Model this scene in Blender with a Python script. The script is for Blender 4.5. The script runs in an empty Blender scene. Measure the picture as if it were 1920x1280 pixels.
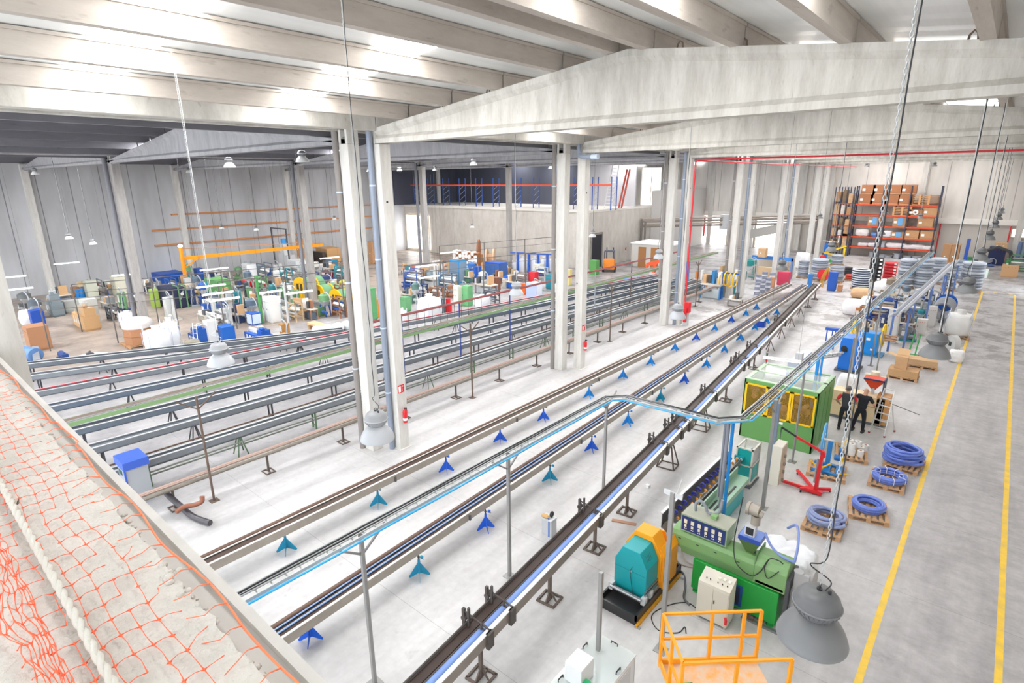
import bpy, math, random
from mathutils import Vector, Matrix
random.seed(7)
PI = math.pi
sc = bpy.context.scene
COL = sc.collection
# ---------------- camera ----------------
H = 9.6
FPX = 1062.56
PITCH, ROLL, YAW = 0.27992531, -0.01071952, 0.71314374
def _M():
    cx, sx = math.cos(PITCH), math.sin(PITCH); cz, sz = math.cos(ROLL), math.sin(ROLL); cy, sy = math.cos(YAW), math.sin(YAW)
    B = Matrix(((1,0,0),(0,0,-1),(0,1,0)))
    return Matrix(((cz,-sz,0),(sz,cz,0),(0,0,1))) @ Matrix(((1,0,0),(0,cx,-sx),(0,sx,cx))) @ B @ Matrix(((cy,sy,0),(-sy,cy,0),(0,0,1)))
M = _M()
CP = Vector((0,0,H))
cam = bpy.data.cameras.new('camera'); cam.sensor_width = 36; cam.lens = 36*FPX/1920; cam.clip_end = 400; cam.clip_start = 0.05
co = bpy.data.objects.new('camera', cam); COL.objects.link(co)
mw = Matrix.Identity(4)
for i in range(3):
    mw[i][0] = M[0][i]; mw[i][1] = -M[1][i]; mw[i][2] = -M[2][i]; mw[i][3] = CP[i]
co.matrix_world = mw
sc.camera = co
# ---------------- world, exposure ----------------
sc.view_settings.view_transform = 'Standard'; sc.view_settings.look = 'None'; sc.view_settings.gamma = 1
sc.view_settings.use_curve_mapping = False
sc.view_settings.exposure = 0.45
sc.cycles.max_bounces = 7; sc.cycles.diffuse_bounces = 5; sc.cycles.glossy_bounces = 3; sc.cycles.transparent_max_bounces = 12
sc.cycles.sample_clamp_indirect = 6; sc.cycles.use_denoising = True; sc.cycles.caustics_reflective = False
w = bpy.data.worlds.new('sky'); sc.world = w; w.use_nodes = True
w.node_tree.nodes['Background'].inputs[0].default_value = (0.90, 0.95, 1, 1)
w.node_tree.nodes['Background'].inputs[1].default_value = 2.6
def area(x, y, z, sx, sy, e, rot=(0,0,0), col=(1,.99,.97)):
    l = bpy.data.lights.new('daylight', 'AREA'); l.shape = 'RECTANGLE'; l.size = sx; l.size_y = sy; l.energy = e; l.color = col
    o = bpy.data.objects.new('daylight', l); COL.objects.link(o); o.location = (x,y,z); o.rotation_euler = rot
    return o
# ---------------- pixel -> place helpers ----------------
def ray(px, py): return M.transposed() @ Vector(((px-960)/FPX, (py-640)/FPX, 1))
def g(px, py, z=0.0):
    d = ray(px, py); return CP + d*((z-H)/d.z)
def onx(px, py, X): d = ray(px, py); return CP + d*(X/d.x)
def ony(px, py, Y): d = ray(px, py); return CP + d*(Y/d.y)
def hz(P, px, py):
    d = ray(px, py); t = (P[0]*d.x+P[1]*d.y)/(d.x*d.x+d.y*d.y); return H+t*d.z
def depth(P): return (M @ (Vector(P)-CP)).z
def mpp(P): return depth(P)/FPX
# ---------------- materials ----------------
def lin(c): return tuple((v/12.92 if v <= .04045 else ((v+.055)/1.055)**2.4) for v in c)
def hx(h): return lin(tuple(int(h[i:i+2],16)/255 for i in (0,2,4)))
MATS = {}
def mat(h, rough=.5, metal=0., var=.0, scale=3., bump=0., emit=0., stretch=None, name=None, alpha=1., dark=None, trans=0.):
    key = (h, rough, metal, var, scale, bump, emit, stretch, alpha, dark, trans)
    if key in MATS: return MATS[key]
    m = bpy.data.materials.new(name or 'm_'+h); m.use_nodes = True; nt = m.node_tree; b = nt.nodes['Principled BSDF']
    c = hx(h); b.inputs['Base Color'].default_value = (*c,1); b.inputs['Roughness'].default_value = rough; b.inputs['Metallic'].default_value = metal
    if trans: b.inputs['Transmission Weight'].default_value = trans
    if emit: b.inputs['Emission Color'].default_value = (*c,1); b.inputs['Emission Strength'].default_value = emit
    if alpha < 1: b.inputs['Alpha'].default_value = alpha
    if var or bump:
        tc = nt.nodes.new('ShaderNodeTexCoord'); mp = nt.nodes.new('ShaderNodeMapping'); nt.links.new(tc.outputs['Object'], mp.inputs[0])
        if stretch: mp.inputs['Scale'].default_value = stretch
        n = nt.nodes.new('ShaderNodeTexNoise'); n.inputs['Scale'].default_value = scale; n.inputs['Detail'].default_value = 6; n.inputs['Roughness'].default_value = .65
        nt.links.new(mp.outputs[0], n.inputs['Vector'])
        if var:
            r = nt.nodes.new('ShaderNodeValToRGB'); r.color_ramp.elements[0].position = .3; r.color_ramp.elements[1].position = .7
            d = hx(dark) if dark else tuple(v*(1-var) for v in c)
            r.color_ramp.elements[0].color = (*d,1); r.color_ramp.elements[1].color = (*[min(1,v*(1+var*.35)) for v in c],1)
            nt.links.new(n.outputs[0], r.inputs[0]); nt.links.new(r.outputs[0], b.inputs['Base Color'])
        if bump:
            bp = nt.nodes.new('ShaderNodeBump'); bp.inputs['Strength'].default_value = bump; bp.inputs['Distance'].default_value = .02
            nt.links.new(n.outputs[0], bp.inputs['Height']); nt.links.new(bp.outputs[0], b.inputs['Normal'])
    MATS[key] = m
    return m
def nodes_mat(name):
    m = bpy.data.materials.new(name); m.use_nodes = True; return m, m.node_tree, m.node_tree.nodes['Principled BSDF']
# concrete floor: patches, tyre haze, saw-cut joints every bay
def floor_mat():
    m, nt, b = nodes_mat('floor_concrete'); N = nt.nodes; L = nt.links
    tc = N.new('ShaderNodeTexCoord')
    def noise(s, det, sx=1, sy=1, rough=.6):
        mp = N.new('ShaderNodeMapping'); mp.inputs['Scale'].default_value = (sx, sy, 1); L.new(tc.outputs['Object'], mp.inputs[0])
        n = N.new('ShaderNodeTexNoise'); n.inputs['Scale'].default_value = s; n.inputs['Detail'].default_value = det; n.inputs['Roughness'].default_value = rough
        L.new(mp.outputs[0], n.inputs['Vector']); return n.outputs[0]
    def ramp(src, p0, p1, c0, c1):
        r = N.new('ShaderNodeValToRGB'); r.color_ramp.elements[0].position = p0; r.color_ramp.elements[1].position = p1
        r.color_ramp.elements[0].color = (*c0,1); r.color_ramp.elements[1].color = (*c1,1); L.new(src, r.inputs[0]); return r.outputs[0]
    def mix(a, bb, fac, mode='MULTIPLY'):
        x = N.new('ShaderNodeMix'); x.data_type = 'RGBA'; x.blend_type = mode
        if isinstance(fac, (int,float)): x.inputs[0].default_value = fac
        else: L.new(fac, x.inputs[0])
        L.new(a, x.inputs[6]); L.new(bb, x.inputs[7]); return x.outputs[2]
    base = ramp(noise(.25, 5), .35, .7, hx('c6c4c3'), hx('d8d6d5'))
    fine = ramp(noise(5, 8), .3, .75, (.80,.80,.80), (1.05,1.05,1.05))
    c = mix(base, fine, .6)
    streak = ramp(noise(.9, 6, 2.2, .3), .33, .62, (.62,.615,.63), (1,1,1))
    c = mix(c, streak, .5)
    lane = ramp(noise(1.3, 8, 1, 1.5, .72), .33, .66, (.62,.61,.62), (.88,.87,.88))
    sp0 = N.new('ShaderNodeSeparateXYZ'); L.new(tc.outputs['Object'], sp0.inputs[0]); mr0 = N.new('ShaderNodeMapRange'); mr0.inputs[1].default_value = -3.5; mr0.inputs[2].default_value = 0; L.new(sp0.outputs[0], mr0.inputs[0])
    c = mix(c, lane, mr0.outputs[0])
    spots = ramp(noise(1.6, 3, 1, 1, .8), .26, .36, (.62,.62,.63), (1,1,1))
    c = mix(c, spots, .5)
    # darker mottled floor of the side nave (X < -17) and brown bare area
    sep = N.new('ShaderNodeSeparateXYZ'); L.new(tc.outputs['Object'], sep.inputs[0])
    def mrange(src, a, bb):
        r = N.new('ShaderNodeMapRange'); r.inputs[1].default_value = a; r.inputs[2].default_value = bb; L.new(src, r.inputs[0]); return r.outputs[0]
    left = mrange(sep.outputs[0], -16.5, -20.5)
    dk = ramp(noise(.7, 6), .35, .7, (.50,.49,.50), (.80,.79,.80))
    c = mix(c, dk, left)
    br = mrange(sep.outputs[0], -36, -37.5)
    rgb = N.new('ShaderNodeRGB'); rgb.outputs[0].default_value = (1, .86, .72, 1)
    c = mix(c, rgb.outputs[0], br)
    stain = ramp(noise(.55, 7, 1, 1, .7), .50, .56, (1,1,1), (.60,.57,.55))
    c = mix(c, stain, mrange(sep.outputs[1], 33, 41))
    # joints
    def joint(src, period, off, wd):
        a = N.new('ShaderNodeMath'); a.operation = 'ADD'; a.inputs[1].default_value = off; L.new(src, a.inputs[0])
        p = N.new('ShaderNodeMath'); p.operation = 'PINGPONG'; p.inputs[1].default_value = period/2; L.new(a.outputs[0], p.inputs[0])
        q = N.new('ShaderNodeMath'); q.operation = 'LESS_THAN'; q.inputs[1].default_value = wd; L.new(p.outputs[0], q.inputs[0]); return q.outputs[0]
    jm = N.new('ShaderNodeMath'); jm.operation = 'MAXIMUM'
    L.new(joint(sep.outputs[1], 3.93, 1.1, .006), jm.inputs[0]); jm.inputs[1].default_value = 0
    rgb2 = N.new('ShaderNodeRGB'); rgb2.outputs[0].default_value = (.62, .62, .62, 1)
    c = mix(c, rgb2.outputs[0], jm.outputs[0])
    L.new(c, b.inputs['Base Color'])
    rr = N.new('ShaderNodeMapRange'); rr.inputs[3].default_value = .28; rr.inputs[4].default_value = .6; L.new(noise(2, 4), rr.inputs[0]); L.new(rr.outputs[0], b.inputs['Roughness'])
    return m
def concrete(h0, h1, name, vscale=(1,1,1), bump=.25):
    m, nt, b = nodes_mat(name); N = nt.nodes; L = nt.links
    tc = N.new('ShaderNodeTexCoord'); mp = N.new('ShaderNodeMapping'); mp.inputs['Scale'].default_value = vscale; L.new(tc.outputs['Object'], mp.inputs[0])
    n = N.new('ShaderNodeTexNoise'); n.inputs['Scale'].default_value = 1.4; n.inputs['Detail'].default_value = 9; n.inputs['Roughness'].default_value = .72; L.new(mp.outputs[0], n.inputs['Vector'])
    r = N.new('ShaderNodeValToRGB'); r.color_ramp.elements[0].position = .34; r.color_ramp.elements[1].position = .62
    r.color_ramp.elements[0].color = (*hx(h0),1); r.color_ramp.elements[1].color = (*hx(h1),1); L.new(n.outputs[0], r.inputs[0])
    n2 = N.new('ShaderNodeTexNoise'); n2.inputs['Scale'].default_value = 9; n2.inputs['Detail'].default_value = 4; L.new(mp.outputs[0], n2.inputs['Vector'])
    r2 = N.new('ShaderNodeValToRGB'); r2.color_ramp.elements[0].position = .25; r2.color_ramp.elements[1].position = .36; r2.color_ramp.elements[0].color = (.7,.69,.67,1); L.new(n2.outputs[0], r2.inputs[0])
    x = N.new('ShaderNodeMix'); x.data_type = 'RGBA'; x.blend_type = 'MULTIPLY'; x.inputs[0].default_value = .7; L.new(r.outputs[0], x.inputs[6]); L.new(r2.outputs[0], x.inputs[7])
    L.new(x.outputs[2], b.inputs['Base Color']); b.inputs['Roughness'].default_value = .85
    bp = N.new('ShaderNodeBump'); bp.inputs['Strength'].default_value = bump; bp.inputs['Distance'].default_value = .02; L.new(n2.outputs[0], bp.inputs['Height']); L.new(bp.outputs[0], b.inputs['Normal'])
    return m
CONC = concrete('aeaaa2', 'cdcac3', 'girder_concrete', (2.2,1,.45))
PURL = concrete('aaa198', 'beb6ad', 'purlin_concrete', (2.5,.25,1))
PILL = concrete('c9c6c0', 'dcdad5', 'pillar_concrete', (3,3,.5), .15)
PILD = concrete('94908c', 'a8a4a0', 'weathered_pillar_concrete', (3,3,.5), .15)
LEDGE = concrete('c6c1b8', 'd8d4cc', 'ledge_concrete', (3,3,3), .9)
BLOCK = concrete('bdb7ae', 'cfcac2', 'block_concrete', (1,1,.4), .1)
def clad(h, period, axis, dark=.80, name='cladding'):
    m, nt, b = nodes_mat(name); N = nt.nodes; L = nt.links
    tc = N.new('ShaderNodeTexCoord'); sep = N.new('ShaderNodeSeparateXYZ'); L.new(tc.outputs['Object'], sep.inputs[0])
    p = N.new('ShaderNodeMath'); p.operation = 'PINGPONG'; p.inputs[1].default_value = period/2; L.new(sep.outputs[axis], p.inputs[0])
    q = N.new('ShaderNodeMath'); q.operation = 'LESS_THAN'; q.inputs[1].default_value = .035; L.new(p.outputs[0], q.inputs[0])
    mp = N.new('ShaderNodeMapping'); mp.inputs['Scale'].default_value = (.5,.5,.12) ; L.new(tc.outputs['Object'], mp.inputs[0])
    n = N.new('ShaderNodeTexNoise'); n.inputs['Scale'].default_value = 1.5; n.inputs['Detail'].default_value = 5; L.new(mp.outputs[0], n.inputs['Vector'])
    r = N.new('ShaderNodeValToRGB'); c = hx(h); r.color_ramp.elements[0].position = .3; r.color_ramp.elements[1].position = .7
    r.color_ramp.elements[0].color = (*[v*.76 for v in c],1); r.color_ramp.elements[1].color = (*c,1); L.new(n.outputs[0], r.inputs[0])
    x = N.new('ShaderNodeMix'); x.data_type = 'RGBA'; x.blend_type = 'MULTIPLY'; L.new(q.outputs[0], x.inputs[0]); L.new(r.outputs[0], x.inputs[6]); x.inputs[7].default_value = (dark*.6,dark*.6,dark*.62,1)
    L.new(x.outputs[2], b.inputs['Base Color']); b.inputs['Roughness'].default_value = .6
    return m
STEEL = mat('9a9a9c', .35, .8); DARKST = mat('5b5450', .6, .3, var=.3); RUST = mat('77655a', .7, .2, var=.35, scale=6); GALV = mat('b4b6b8', .4, .5)
WOOD = mat('cfa57c', .8, var=.28, scale=5, stretch=(1,6,1)); CARD = mat('b98e68', .85, var=.1, scale=2); CARDL = mat('d1a97e', .85, var=.1)
WHITE = mat('ecebea', .5); BAG = mat('eceef2', .7, var=.08, scale=2, bump=.5); BEIGE = mat('d3cdbf', .5, var=.05); BLACK = mat('26272a', .5); RUB = mat('33353a', .7)
BLUE = mat('1a5fc4', .4); SKYB = mat('1a8fe0', .4); TEAL = mat('0fa3a8', .4, var=.05); GREENM = mat('1f9a44', .45); PGREEN = mat('6fa05c', .45, var=.06); SGREEN = mat('66a16c', .45, var=.05)
YEL = mat('f7c51a', .4); ORA = mat('f39a1c', .45); RED = mat('d8202a', .35); REDP = mat('e0303c', .4); CREAM = mat('e3dccb', .5); NAVY = mat('20305e', .45)
PIPEB = mat('8ea9d8', .3); GREYP = mat('8b95a6', .35); LGREY = mat('c9cbcd', .45); MGREY = mat('9fa1a3', .5); DGREY = mat('55575c', .55); LAMPG = mat('8c8c8e', .4); LAMPL = mat('b0b3b7', .4)
PAPER = mat('f4f4f2', .6); GLOW = mat('fffdf2', .4, emit=6); GLOWW = mat('ffffff', .4, emit=3.2)
FILM = mat('e6ecf3', .3, alpha=.55, name='stretch_film')
# ---------------- mesh builder ----------------
class MB:
    def __init__(s): s.v = []; s.f = []; s.sm = []
    def add(s, vs, fs, smooth=False):
        o = len(s.v); s.v += [tuple(v) for v in vs]; s.f += [tuple(i+o for i in f) for f in fs]; s.sm += [smooth]*len(fs); return s
    def box(s, x0, x1, y0, y1, z0, z1):
        return s.add([(x0,y0,z0),(x1,y0,z0),(x1,y1,z0),(x0,y1,z0),(x0,y0,z1),(x1,y0,z1),(x1,y1,z1),(x0,y1,z1)],
                     [(0,3,2,1),(4,5,6,7),(0,1,5,4),(1,2,6,5),(2,3,7,6),(3,0,4,7)])
    def cb(s, cx, cy, z0, sx, sy, sz, rz=0):
        c, n = math.cos(rz), math.sin(rz); vs = []
        for z in (z0, z0+sz):
            for a, b in ((-1,-1),(1,-1),(1,1),(-1,1)):
                x, y = a*sx/2, b*sy/2; vs.append((cx+x*c-y*n, cy+x*n+y*c, z))
        return s.add(vs, [(0,3,2,1),(4,5,6,7),(0,1,5,4),(1,2,6,5),(2,3,7,6),(3,0,4,7)])
    def bar(s, a, b, w, h=None, up=(0,0,1)):
        a, b = Vector(a), Vector(b); h = h or w; d = (b-a).normalized(); u = Vector(up)
        if abs(d.dot(u)) > .98: u = Vector((1,0,0))
        x = d.cross(u).normalized(); y = x.cross(d).normalized(); vs = []
        for p in (a, b):
            for i, j in ((-1,-1),(1,-1),(1,1),(-1,1)): vs.append(p+x*(i*w/2)+y*(j*h/2))
        return s.add(vs, [(0,3,2,1),(4,5,6,7),(0,1,5,4),(1,2,6,5),(2,3,7,6),(3,0,4,7)])
    def curve(s, pts, r, n=8, k=6):
        P = [Vector(p) for p in pts]; P = [P[0]*2-P[1]]+P+[P[-1]*2-P[-2]]; out = []
        for i in range(1, len(P)-2):
            for j in range(k):
                t = j/k; a, b, c, d = P[i-1], P[i], P[i+1], P[i+2]
                out.append((b*2+(c-a)*t+(a*2-b*5+c*4-d)*t*t+(b*3-a-c*3+d)*t**3)*.5)
        out.append(P[-2]); return s.tube(out, r, n)
    def tube(s, pts, r, n=8, closed=False, cap=True):
        pts = [Vector(p) for p in pts]; m = len(pts); vs = []; fs = []
        t0 = (pts[1]-pts[0]).normalized(); up = Vector((0,0,1)) if abs(t0.z) < .9 else Vector((1,0,0)); x = t0.cross(up).normalized()
        for i, p in enumerate(pts):
            if closed: t = (pts[(i+1)%m]-pts[i-1]).normalized()
            elif i == 0: t = t0
            elif i == m-1: t = (pts[-1]-pts[-2]).normalized()
            else: t = (pts[i+1]-pts[i-1]).normalized()
            x = (x - t*x.dot(t)).normalized(); y = t.cross(x)
            rr = r[i] if isinstance(r, (list,tuple)) else r
            for k in range(n):
                a = 2*PI*k/n; vs.append(p+x*(math.cos(a)*rr)+y*(math.sin(a)*rr))
        for i in range(m if closed else m-1):
            j = (i+1) % m
            for k in range(n): fs.append((i*n+k, i*n+(k+1)%n, j*n+(k+1)%n, j*n+k))
        s.add(vs, fs, True)
        if cap and not closed: s.add(vs[:n], [tuple(range(n))][::-1]); s.add(vs[-n:], [tuple(range(n))])
        return s
    def cyl(s, a, b, r, n=16): return s.tube([a, b], r, n)
    def lathe(s, prof, c=(0,0,0), n=24, axis='z', smooth=True):
        vs = []; fs = []
        for r, z in prof:
            for k in range(n):
                a = 2*PI*k/n; x, y = r*math.cos(a), r*math.sin(a)
                p = (x,y,z) if axis == 'z' else ((z,x,y) if axis == 'x' else (x,z,y))
                vs.append((c[0]+p[0], c[1]+p[1], c[2]+p[2]))
        for i in range(len(prof)-1):
            for k in range(n): fs.append((i*n+k, i*n+(k+1)%n, (i+1)*n+(k+1)%n, (i+1)*n+k))
        s.add(vs, fs, smooth)
        for e in (0, len(prof)-1):
            if prof[e][0] > 1e-4: s.add(vs[e*n:(e+1)*n], [tuple(range(n))])
        return s
    def prism(s, poly, a, b, axis='y'):
        def P(u, v, t): return (u,t,v) if axis == 'y' else ((t,u,v) if axis == 'x' else (u,v,t))
        n = len(poly); vs = [P(u,v,a) for u,v in poly]+[P(u,v,b) for u,v in poly]
        return s.add(vs, [tuple(range(n))[::-1], tuple(range(n,2*n))]+[(i,(i+1)%n,n+(i+1)%n,n+i) for i in range(n)])
    def torus(s, c, R, r, n=24, k=8, axis='z', tilt=0, ph=0):
        pts = []
        for i in range(n):
            a = 2*PI*i/n; x, y = R*math.cos(a), R*math.sin(a); zz = tilt*math.sin(a+ph)
            p = (x,y,zz) if axis == 'z' else ((zz,x,y) if axis == 'x' else (x,zz,y)); pts.append((c[0]+p[0],c[1]+p[1],c[2]+p[2]))
        return s.tube(pts, r, k, closed=True)
    def rough_box(s, cx, cy, z0, sx, sy, sz, bulge=.12, n=6, jit=.02, seed=0):
        rnd = random.Random(seed); vs = []; fs = []; idx = {}
        def P(i, j, k):
            if (i,j,k) in idx: return idx[(i,j,k)]
            u, v, t = i/n*2-1, j/n*2-1, k/n*2-1
            q = Vector((u*math.sqrt(1-v*v*.28-t*t*.12), v*math.sqrt(1-u*u*.28-t*t*.12), t*math.sqrt(max(0,1-(u*u+v*v)*.10))))
            bl = 1+bulge*(1-t*t)
            p = (cx+q.x*sx/2*bl+rnd.uniform(-jit,jit), cy+q.y*sy/2*bl+rnd.uniform(-jit,jit), z0+(q.z+1)/2*sz+(rnd.uniform(-jit,jit) if k > 0 else 0))
            idx[(i,j,k)] = len(vs); vs.append(p); return idx[(i,j,k)]
        for a in range(n):
            for b in range(n):
                fs += [(P(a,b,0),P(a,b+1,0),P(a+1,b+1,0),P(a+1,b,0)), (P(a,b,n),P(a+1,b,n),P(a+1,b+1,n),P(a,b+1,n)),
                       (P(a,0,b),P(a+1,0,b),P(a+1,0,b+1),P(a,0,b+1)), (P(a,n,b),P(a,n,b+1),P(a+1,n,b+1),P(a+1,n,b)),
                       (P(0,a,b),P(0,a,b+1),P(0,a+1,b+1),P(0,a+1,b)), (P(n,a,b),P(n,a+1,b),P(n,a+1,b+1),P(n,a,b+1))]
        return s.add(vs, fs, True)
    def build(s, name, m, parent=None, bev=0, label=None, kind=None):
        me = bpy.data.meshes.new(name); me.from_pydata(s.v, [], s.f); me.polygons.foreach_set('use_smooth', s.sm); me.update()
        me.materials.append(m); o = bpy.data.objects.new(name, me); COL.objects.link(o)
        if parent is not None: o.parent = parent
        if bev:
            b = o.modifiers.new('b', 'BEVEL'); b.width = bev; b.segments = 2; b.limit_method = 'ANGLE'; b.angle_limit = .6
        if label: o['label'] = label
        if kind: o['kind'] = kind
        return o
def tag(o, label, cat, group=None, kind=None):
    if label: o['label'] = label
    if cat: o['category'] = cat
    if group: o['group'] = group
    if kind: o['kind'] = kind
    return o
def thing(name, label, cat, loc=(0,0,0), rz=0, group=None, sc_=1):
    o = bpy.data.objects.new(name, None); COL.objects.link(o); o.location = loc; o.rotation_euler = (0,0,rz); o.empty_display_size = .1
    if sc_ != 1: o.scale = (sc_,)*3 if not isinstance(sc_, tuple) else sc_
    return tag(o, label, cat, group)
def solo(name, mb, m, label, cat, loc=(0,0,0), rz=0, group=None, bev=0, kind=None):
    o = mb.build(name, m, None, bev); o.location = loc; o.rotation_euler = (0,0,rz); return tag(o, label, cat, group, kind)
def struct(name, mb, m):
    o = mb.build(name, m); o['kind'] = 'structure'; return o
def kids(o): return [c for c in bpy.data.objects if c.parent == o]
def dup(root, loc, rz=None, label=None, group=None, scale=None):
    def cp(o, par):
        c = o.copy(); COL.objects.link(c); c.parent = par
        for ch in list(o.children):
            if ch.name.split('.')[0] not in ('chain','supply_cable'): cp(ch, c)
        return c
    r = cp(root, None); r.location = loc
    if rz is not None: r.rotation_euler = (0,0,rz)
    if label: r['label'] = label
    if group: r['group'] = group
    if scale: r.scale = scale if isinstance(scale, tuple) else (scale,)*3
    return r
ORD = ['first','second','third','fourth','fifth','sixth','seventh','eighth','ninth','tenth','eleventh','twelfth','thirteenth','fourteenth','fifteenth','sixteenth']
# ======================= STRUCTURE =======================
BAY = 11.78
def RB(k): return 11.69 + BAY*k          # front face of the inner pillar row
def LB(k): return 10.95 + BAY*k          # front face of the outer (side nave) rows
def roof_r(X): return 12.65-.115*abs(X+6.8)
def roof_l(X): return 12.55-.105*abs(X+28.6)
def roof_f(X): return 12.55-.105*abs(X+52.4)
struct('floor', MB().box(-80, 14, -12, 100, -.2, 0), floor_mat())
def yline(name, x0, x1, y0, y1):
    o = MB().box(x0, x1, y0, y1, 0, .004).build(name, mat('f2c62e', .5, var=.25, scale=3, dark='d9b95a')); o['kind'] = 'structure'
yline('trim_1', -.76, -.63, 1, 61.5); yline('trim_2', 1.33, 1.46, 1, 61.5)
for i in range(4): yline('trim_%d' % (3+i), -.5+i*.5, -.25+i*.5, 61.6, 61.8)
# roofs (two slopes per nave) as corrugated sandwich panels
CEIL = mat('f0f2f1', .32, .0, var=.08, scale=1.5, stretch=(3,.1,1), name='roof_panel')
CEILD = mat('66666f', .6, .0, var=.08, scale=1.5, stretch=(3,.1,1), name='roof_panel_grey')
def slope(name, x0, x1, f, m, y0=-8, y1=84):
    mb = MB(); n = int((y1-y0)/.5)
    vs = []; fs = []
    for i in range(n+1):
        y = y0+(y1-y0)*i/n; dz = .012 if i % 2 else 0
        for x in (x0, x1): vs.append((x, y, f(x)+dz))
    for i in range(n): fs.append((2*i, 2*i+1, 2*i+3, 2*i+2))
    mb.add(vs, fs); top = [(x,y,z+.12) for x,y,z in vs]; mb.add(top, fs)
    struct(name, mb, m)
slope('ceiling_1', -16.9, -6.8, roof_r, CEIL); slope('ceiling_2', -6.8, 2.9, roof_r, CEIL)
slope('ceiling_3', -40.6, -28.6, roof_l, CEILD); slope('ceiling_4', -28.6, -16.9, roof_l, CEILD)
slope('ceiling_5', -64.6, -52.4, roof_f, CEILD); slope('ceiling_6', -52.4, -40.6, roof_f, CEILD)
# walls
CL = clad('c9cacd', 2.36, 1, .75, 'wall_panel_grey'); CB_ = clad('ebe6df', 2.0, 0, .95, 'wall_panel_cream')
struct('wall_left', MB().box(-64.9, -64.6, -8, 84, 0, 12), CL)
wb = MB(); wb.box(-64.6, -44.5, 82.6, 83, 0, 12.6); wb.box(-41.2, 3.2, 82.6, 83, 4.3, 12.6); wb.box(-44.5, -41.2, 82.6, 83, 11, 12.6); wb.box(-44.5, -41.2, 82.6, 83, 0, 4.2)
struct('wall_back', wb, CB_)
struct('trim_9', MB().box(-41.2, 3.2, 82.35, 82.6, 4.15, 4.75), mat('efece6', .7, var=.05))
lw = MB(); lw.box(-40.5, -35, 82.75, 83, 0, 4.2); lw.box(-30.5, -26.5, 82.75, 83, 0, 4.2); lw.box(-22.5, 3.2, 82.75, 83, 0, 4.2)
struct('wall_back_lower', lw, mat('cdc8c1', .8, var=.1, scale=.6, stretch=(1,1,.3)))
def window(n, x0, x1, y, z0, z1, mull=2, e=2.2, side='y'):
    r = bpy.data.objects.new('window_%d' % n, None); COL.objects.link(r); r['kind'] = 'structure'
    gl = MB().box(x0, x1, y-.02, y+.02, z0, z1); gl.build('pane', mat('ffffff', .3, emit=e), r)
    fr = MB()
    for i in range(mull+1):
        x = x0+(x1-x0)*i/mull; fr.box(x-.05, x+.05, y-.07, y+.03, z0-.05, z1+.05)
    for z in (z0, z1): fr.box(x0, x1, y-.07, y+.03, z-.05, z+.05)
    fr.build('frame', mat('d9cbb0', .5), r)
window(1, -44.5, -41.2, 82.8, 4.2, 11, 2, 1.6); window(2, -35, -30.5, 82.8, 0, 4.0, 1, 2.6); window(3, -26.5, -22.5, 82.8, 0, 4.0, 1, 2.6)
window(4, .4, 2.6, 82.7, 2.9, 3.8, 1, 2.5); window(5, -65.3+1.2, -59.4, 51.75, .3, 4.9, 2, 3.2)
struct('wall_right', MB().box(2.9, 3.2, -1, 61, 0, 12).box(2.9, 3.2, 67, 83, 0, 12), CB_)
# pilasters and ribs on the left wall, timber rails
for k in range(0, 6):
    y = 11.1+BAY*k
    struct('wall_left_pilaster', MB().box(-64.6, -64.1, y-.25, y+.25, 0, 11.2), PILL)
for z, y0 in ((6.35, 22), (4.9, 20), (3.4, 20)):
    tag(MB().box(-64.6, -64.45, y0, 50, z, z+.16).build('timber_rail', mat('c98b5c', .8)), {6.35:'long timber rail along the grey panel wall, uppermost of three', 4.9:'long timber rail along the grey panel wall, middle of three', 3.4:'long timber rail along the grey panel wall, lowest of three'}[z], 'rail', 'timber rails on the panel wall')
# pillars of the back wall
for i, x in enumerate((-38.5, -33, -27, -21, -17.8, -8.2, 1.0)):
    struct('wall_back_pilaster', MB().box(x-.3, x+.3, 82.2, 82.6, 0, 12), PILL)
# concrete block with mezzanine storage
bl = MB(); bl.box(-64.6, -34, 51.9, 66, 0, 6.2); struct('wall_block', bl, BLOCK)
struct('trim_10', MB().box(-64.6, -33.95, 51.82, 66, 6.0, 6.25), mat('dedad2', .8))
struct('door_1', MB().box(-33.98, -33.9, 52.6, 54.6, 0, 3.6), mat('2b2c33', .8))
struct('door_2', MB().box(-33.99, -33.86, 54.6, 54.8, 0, 3.8).box(-33.99, -33.86, 52.4, 52.6, 0, 3.8).box(-33.99, -33.86, 52.4, 54.8, 3.6, 3.8), mat('8b8680', .7))
struct('wall_mezzanine', MB().box(-64.6, -41.5, 61.8, 62, 6.2, 12), mat('4c4f5c', .8, var=.1, scale=.5, stretch=(3,1,.1)))
struct('wall_mezzanine_return', MB().box(-64.58, -64.4, 50.2, 62, 6.25, 11.6), mat('4c4f5c', .8, var=.1, scale=.5, stretch=(3,1,.1)))
struct('wall_mezzanine_side', MB().box(-41.5, -34, 61.8, 62, 6.2, 11), mat('b9b8bb', .7, var=.1, scale=.6, stretch=(3,1,.1)))
struct('wall_block_end', MB().box(-34, -33.9, 66, 82.6, 0, 8), mat('c9c6c2', .7))
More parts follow.
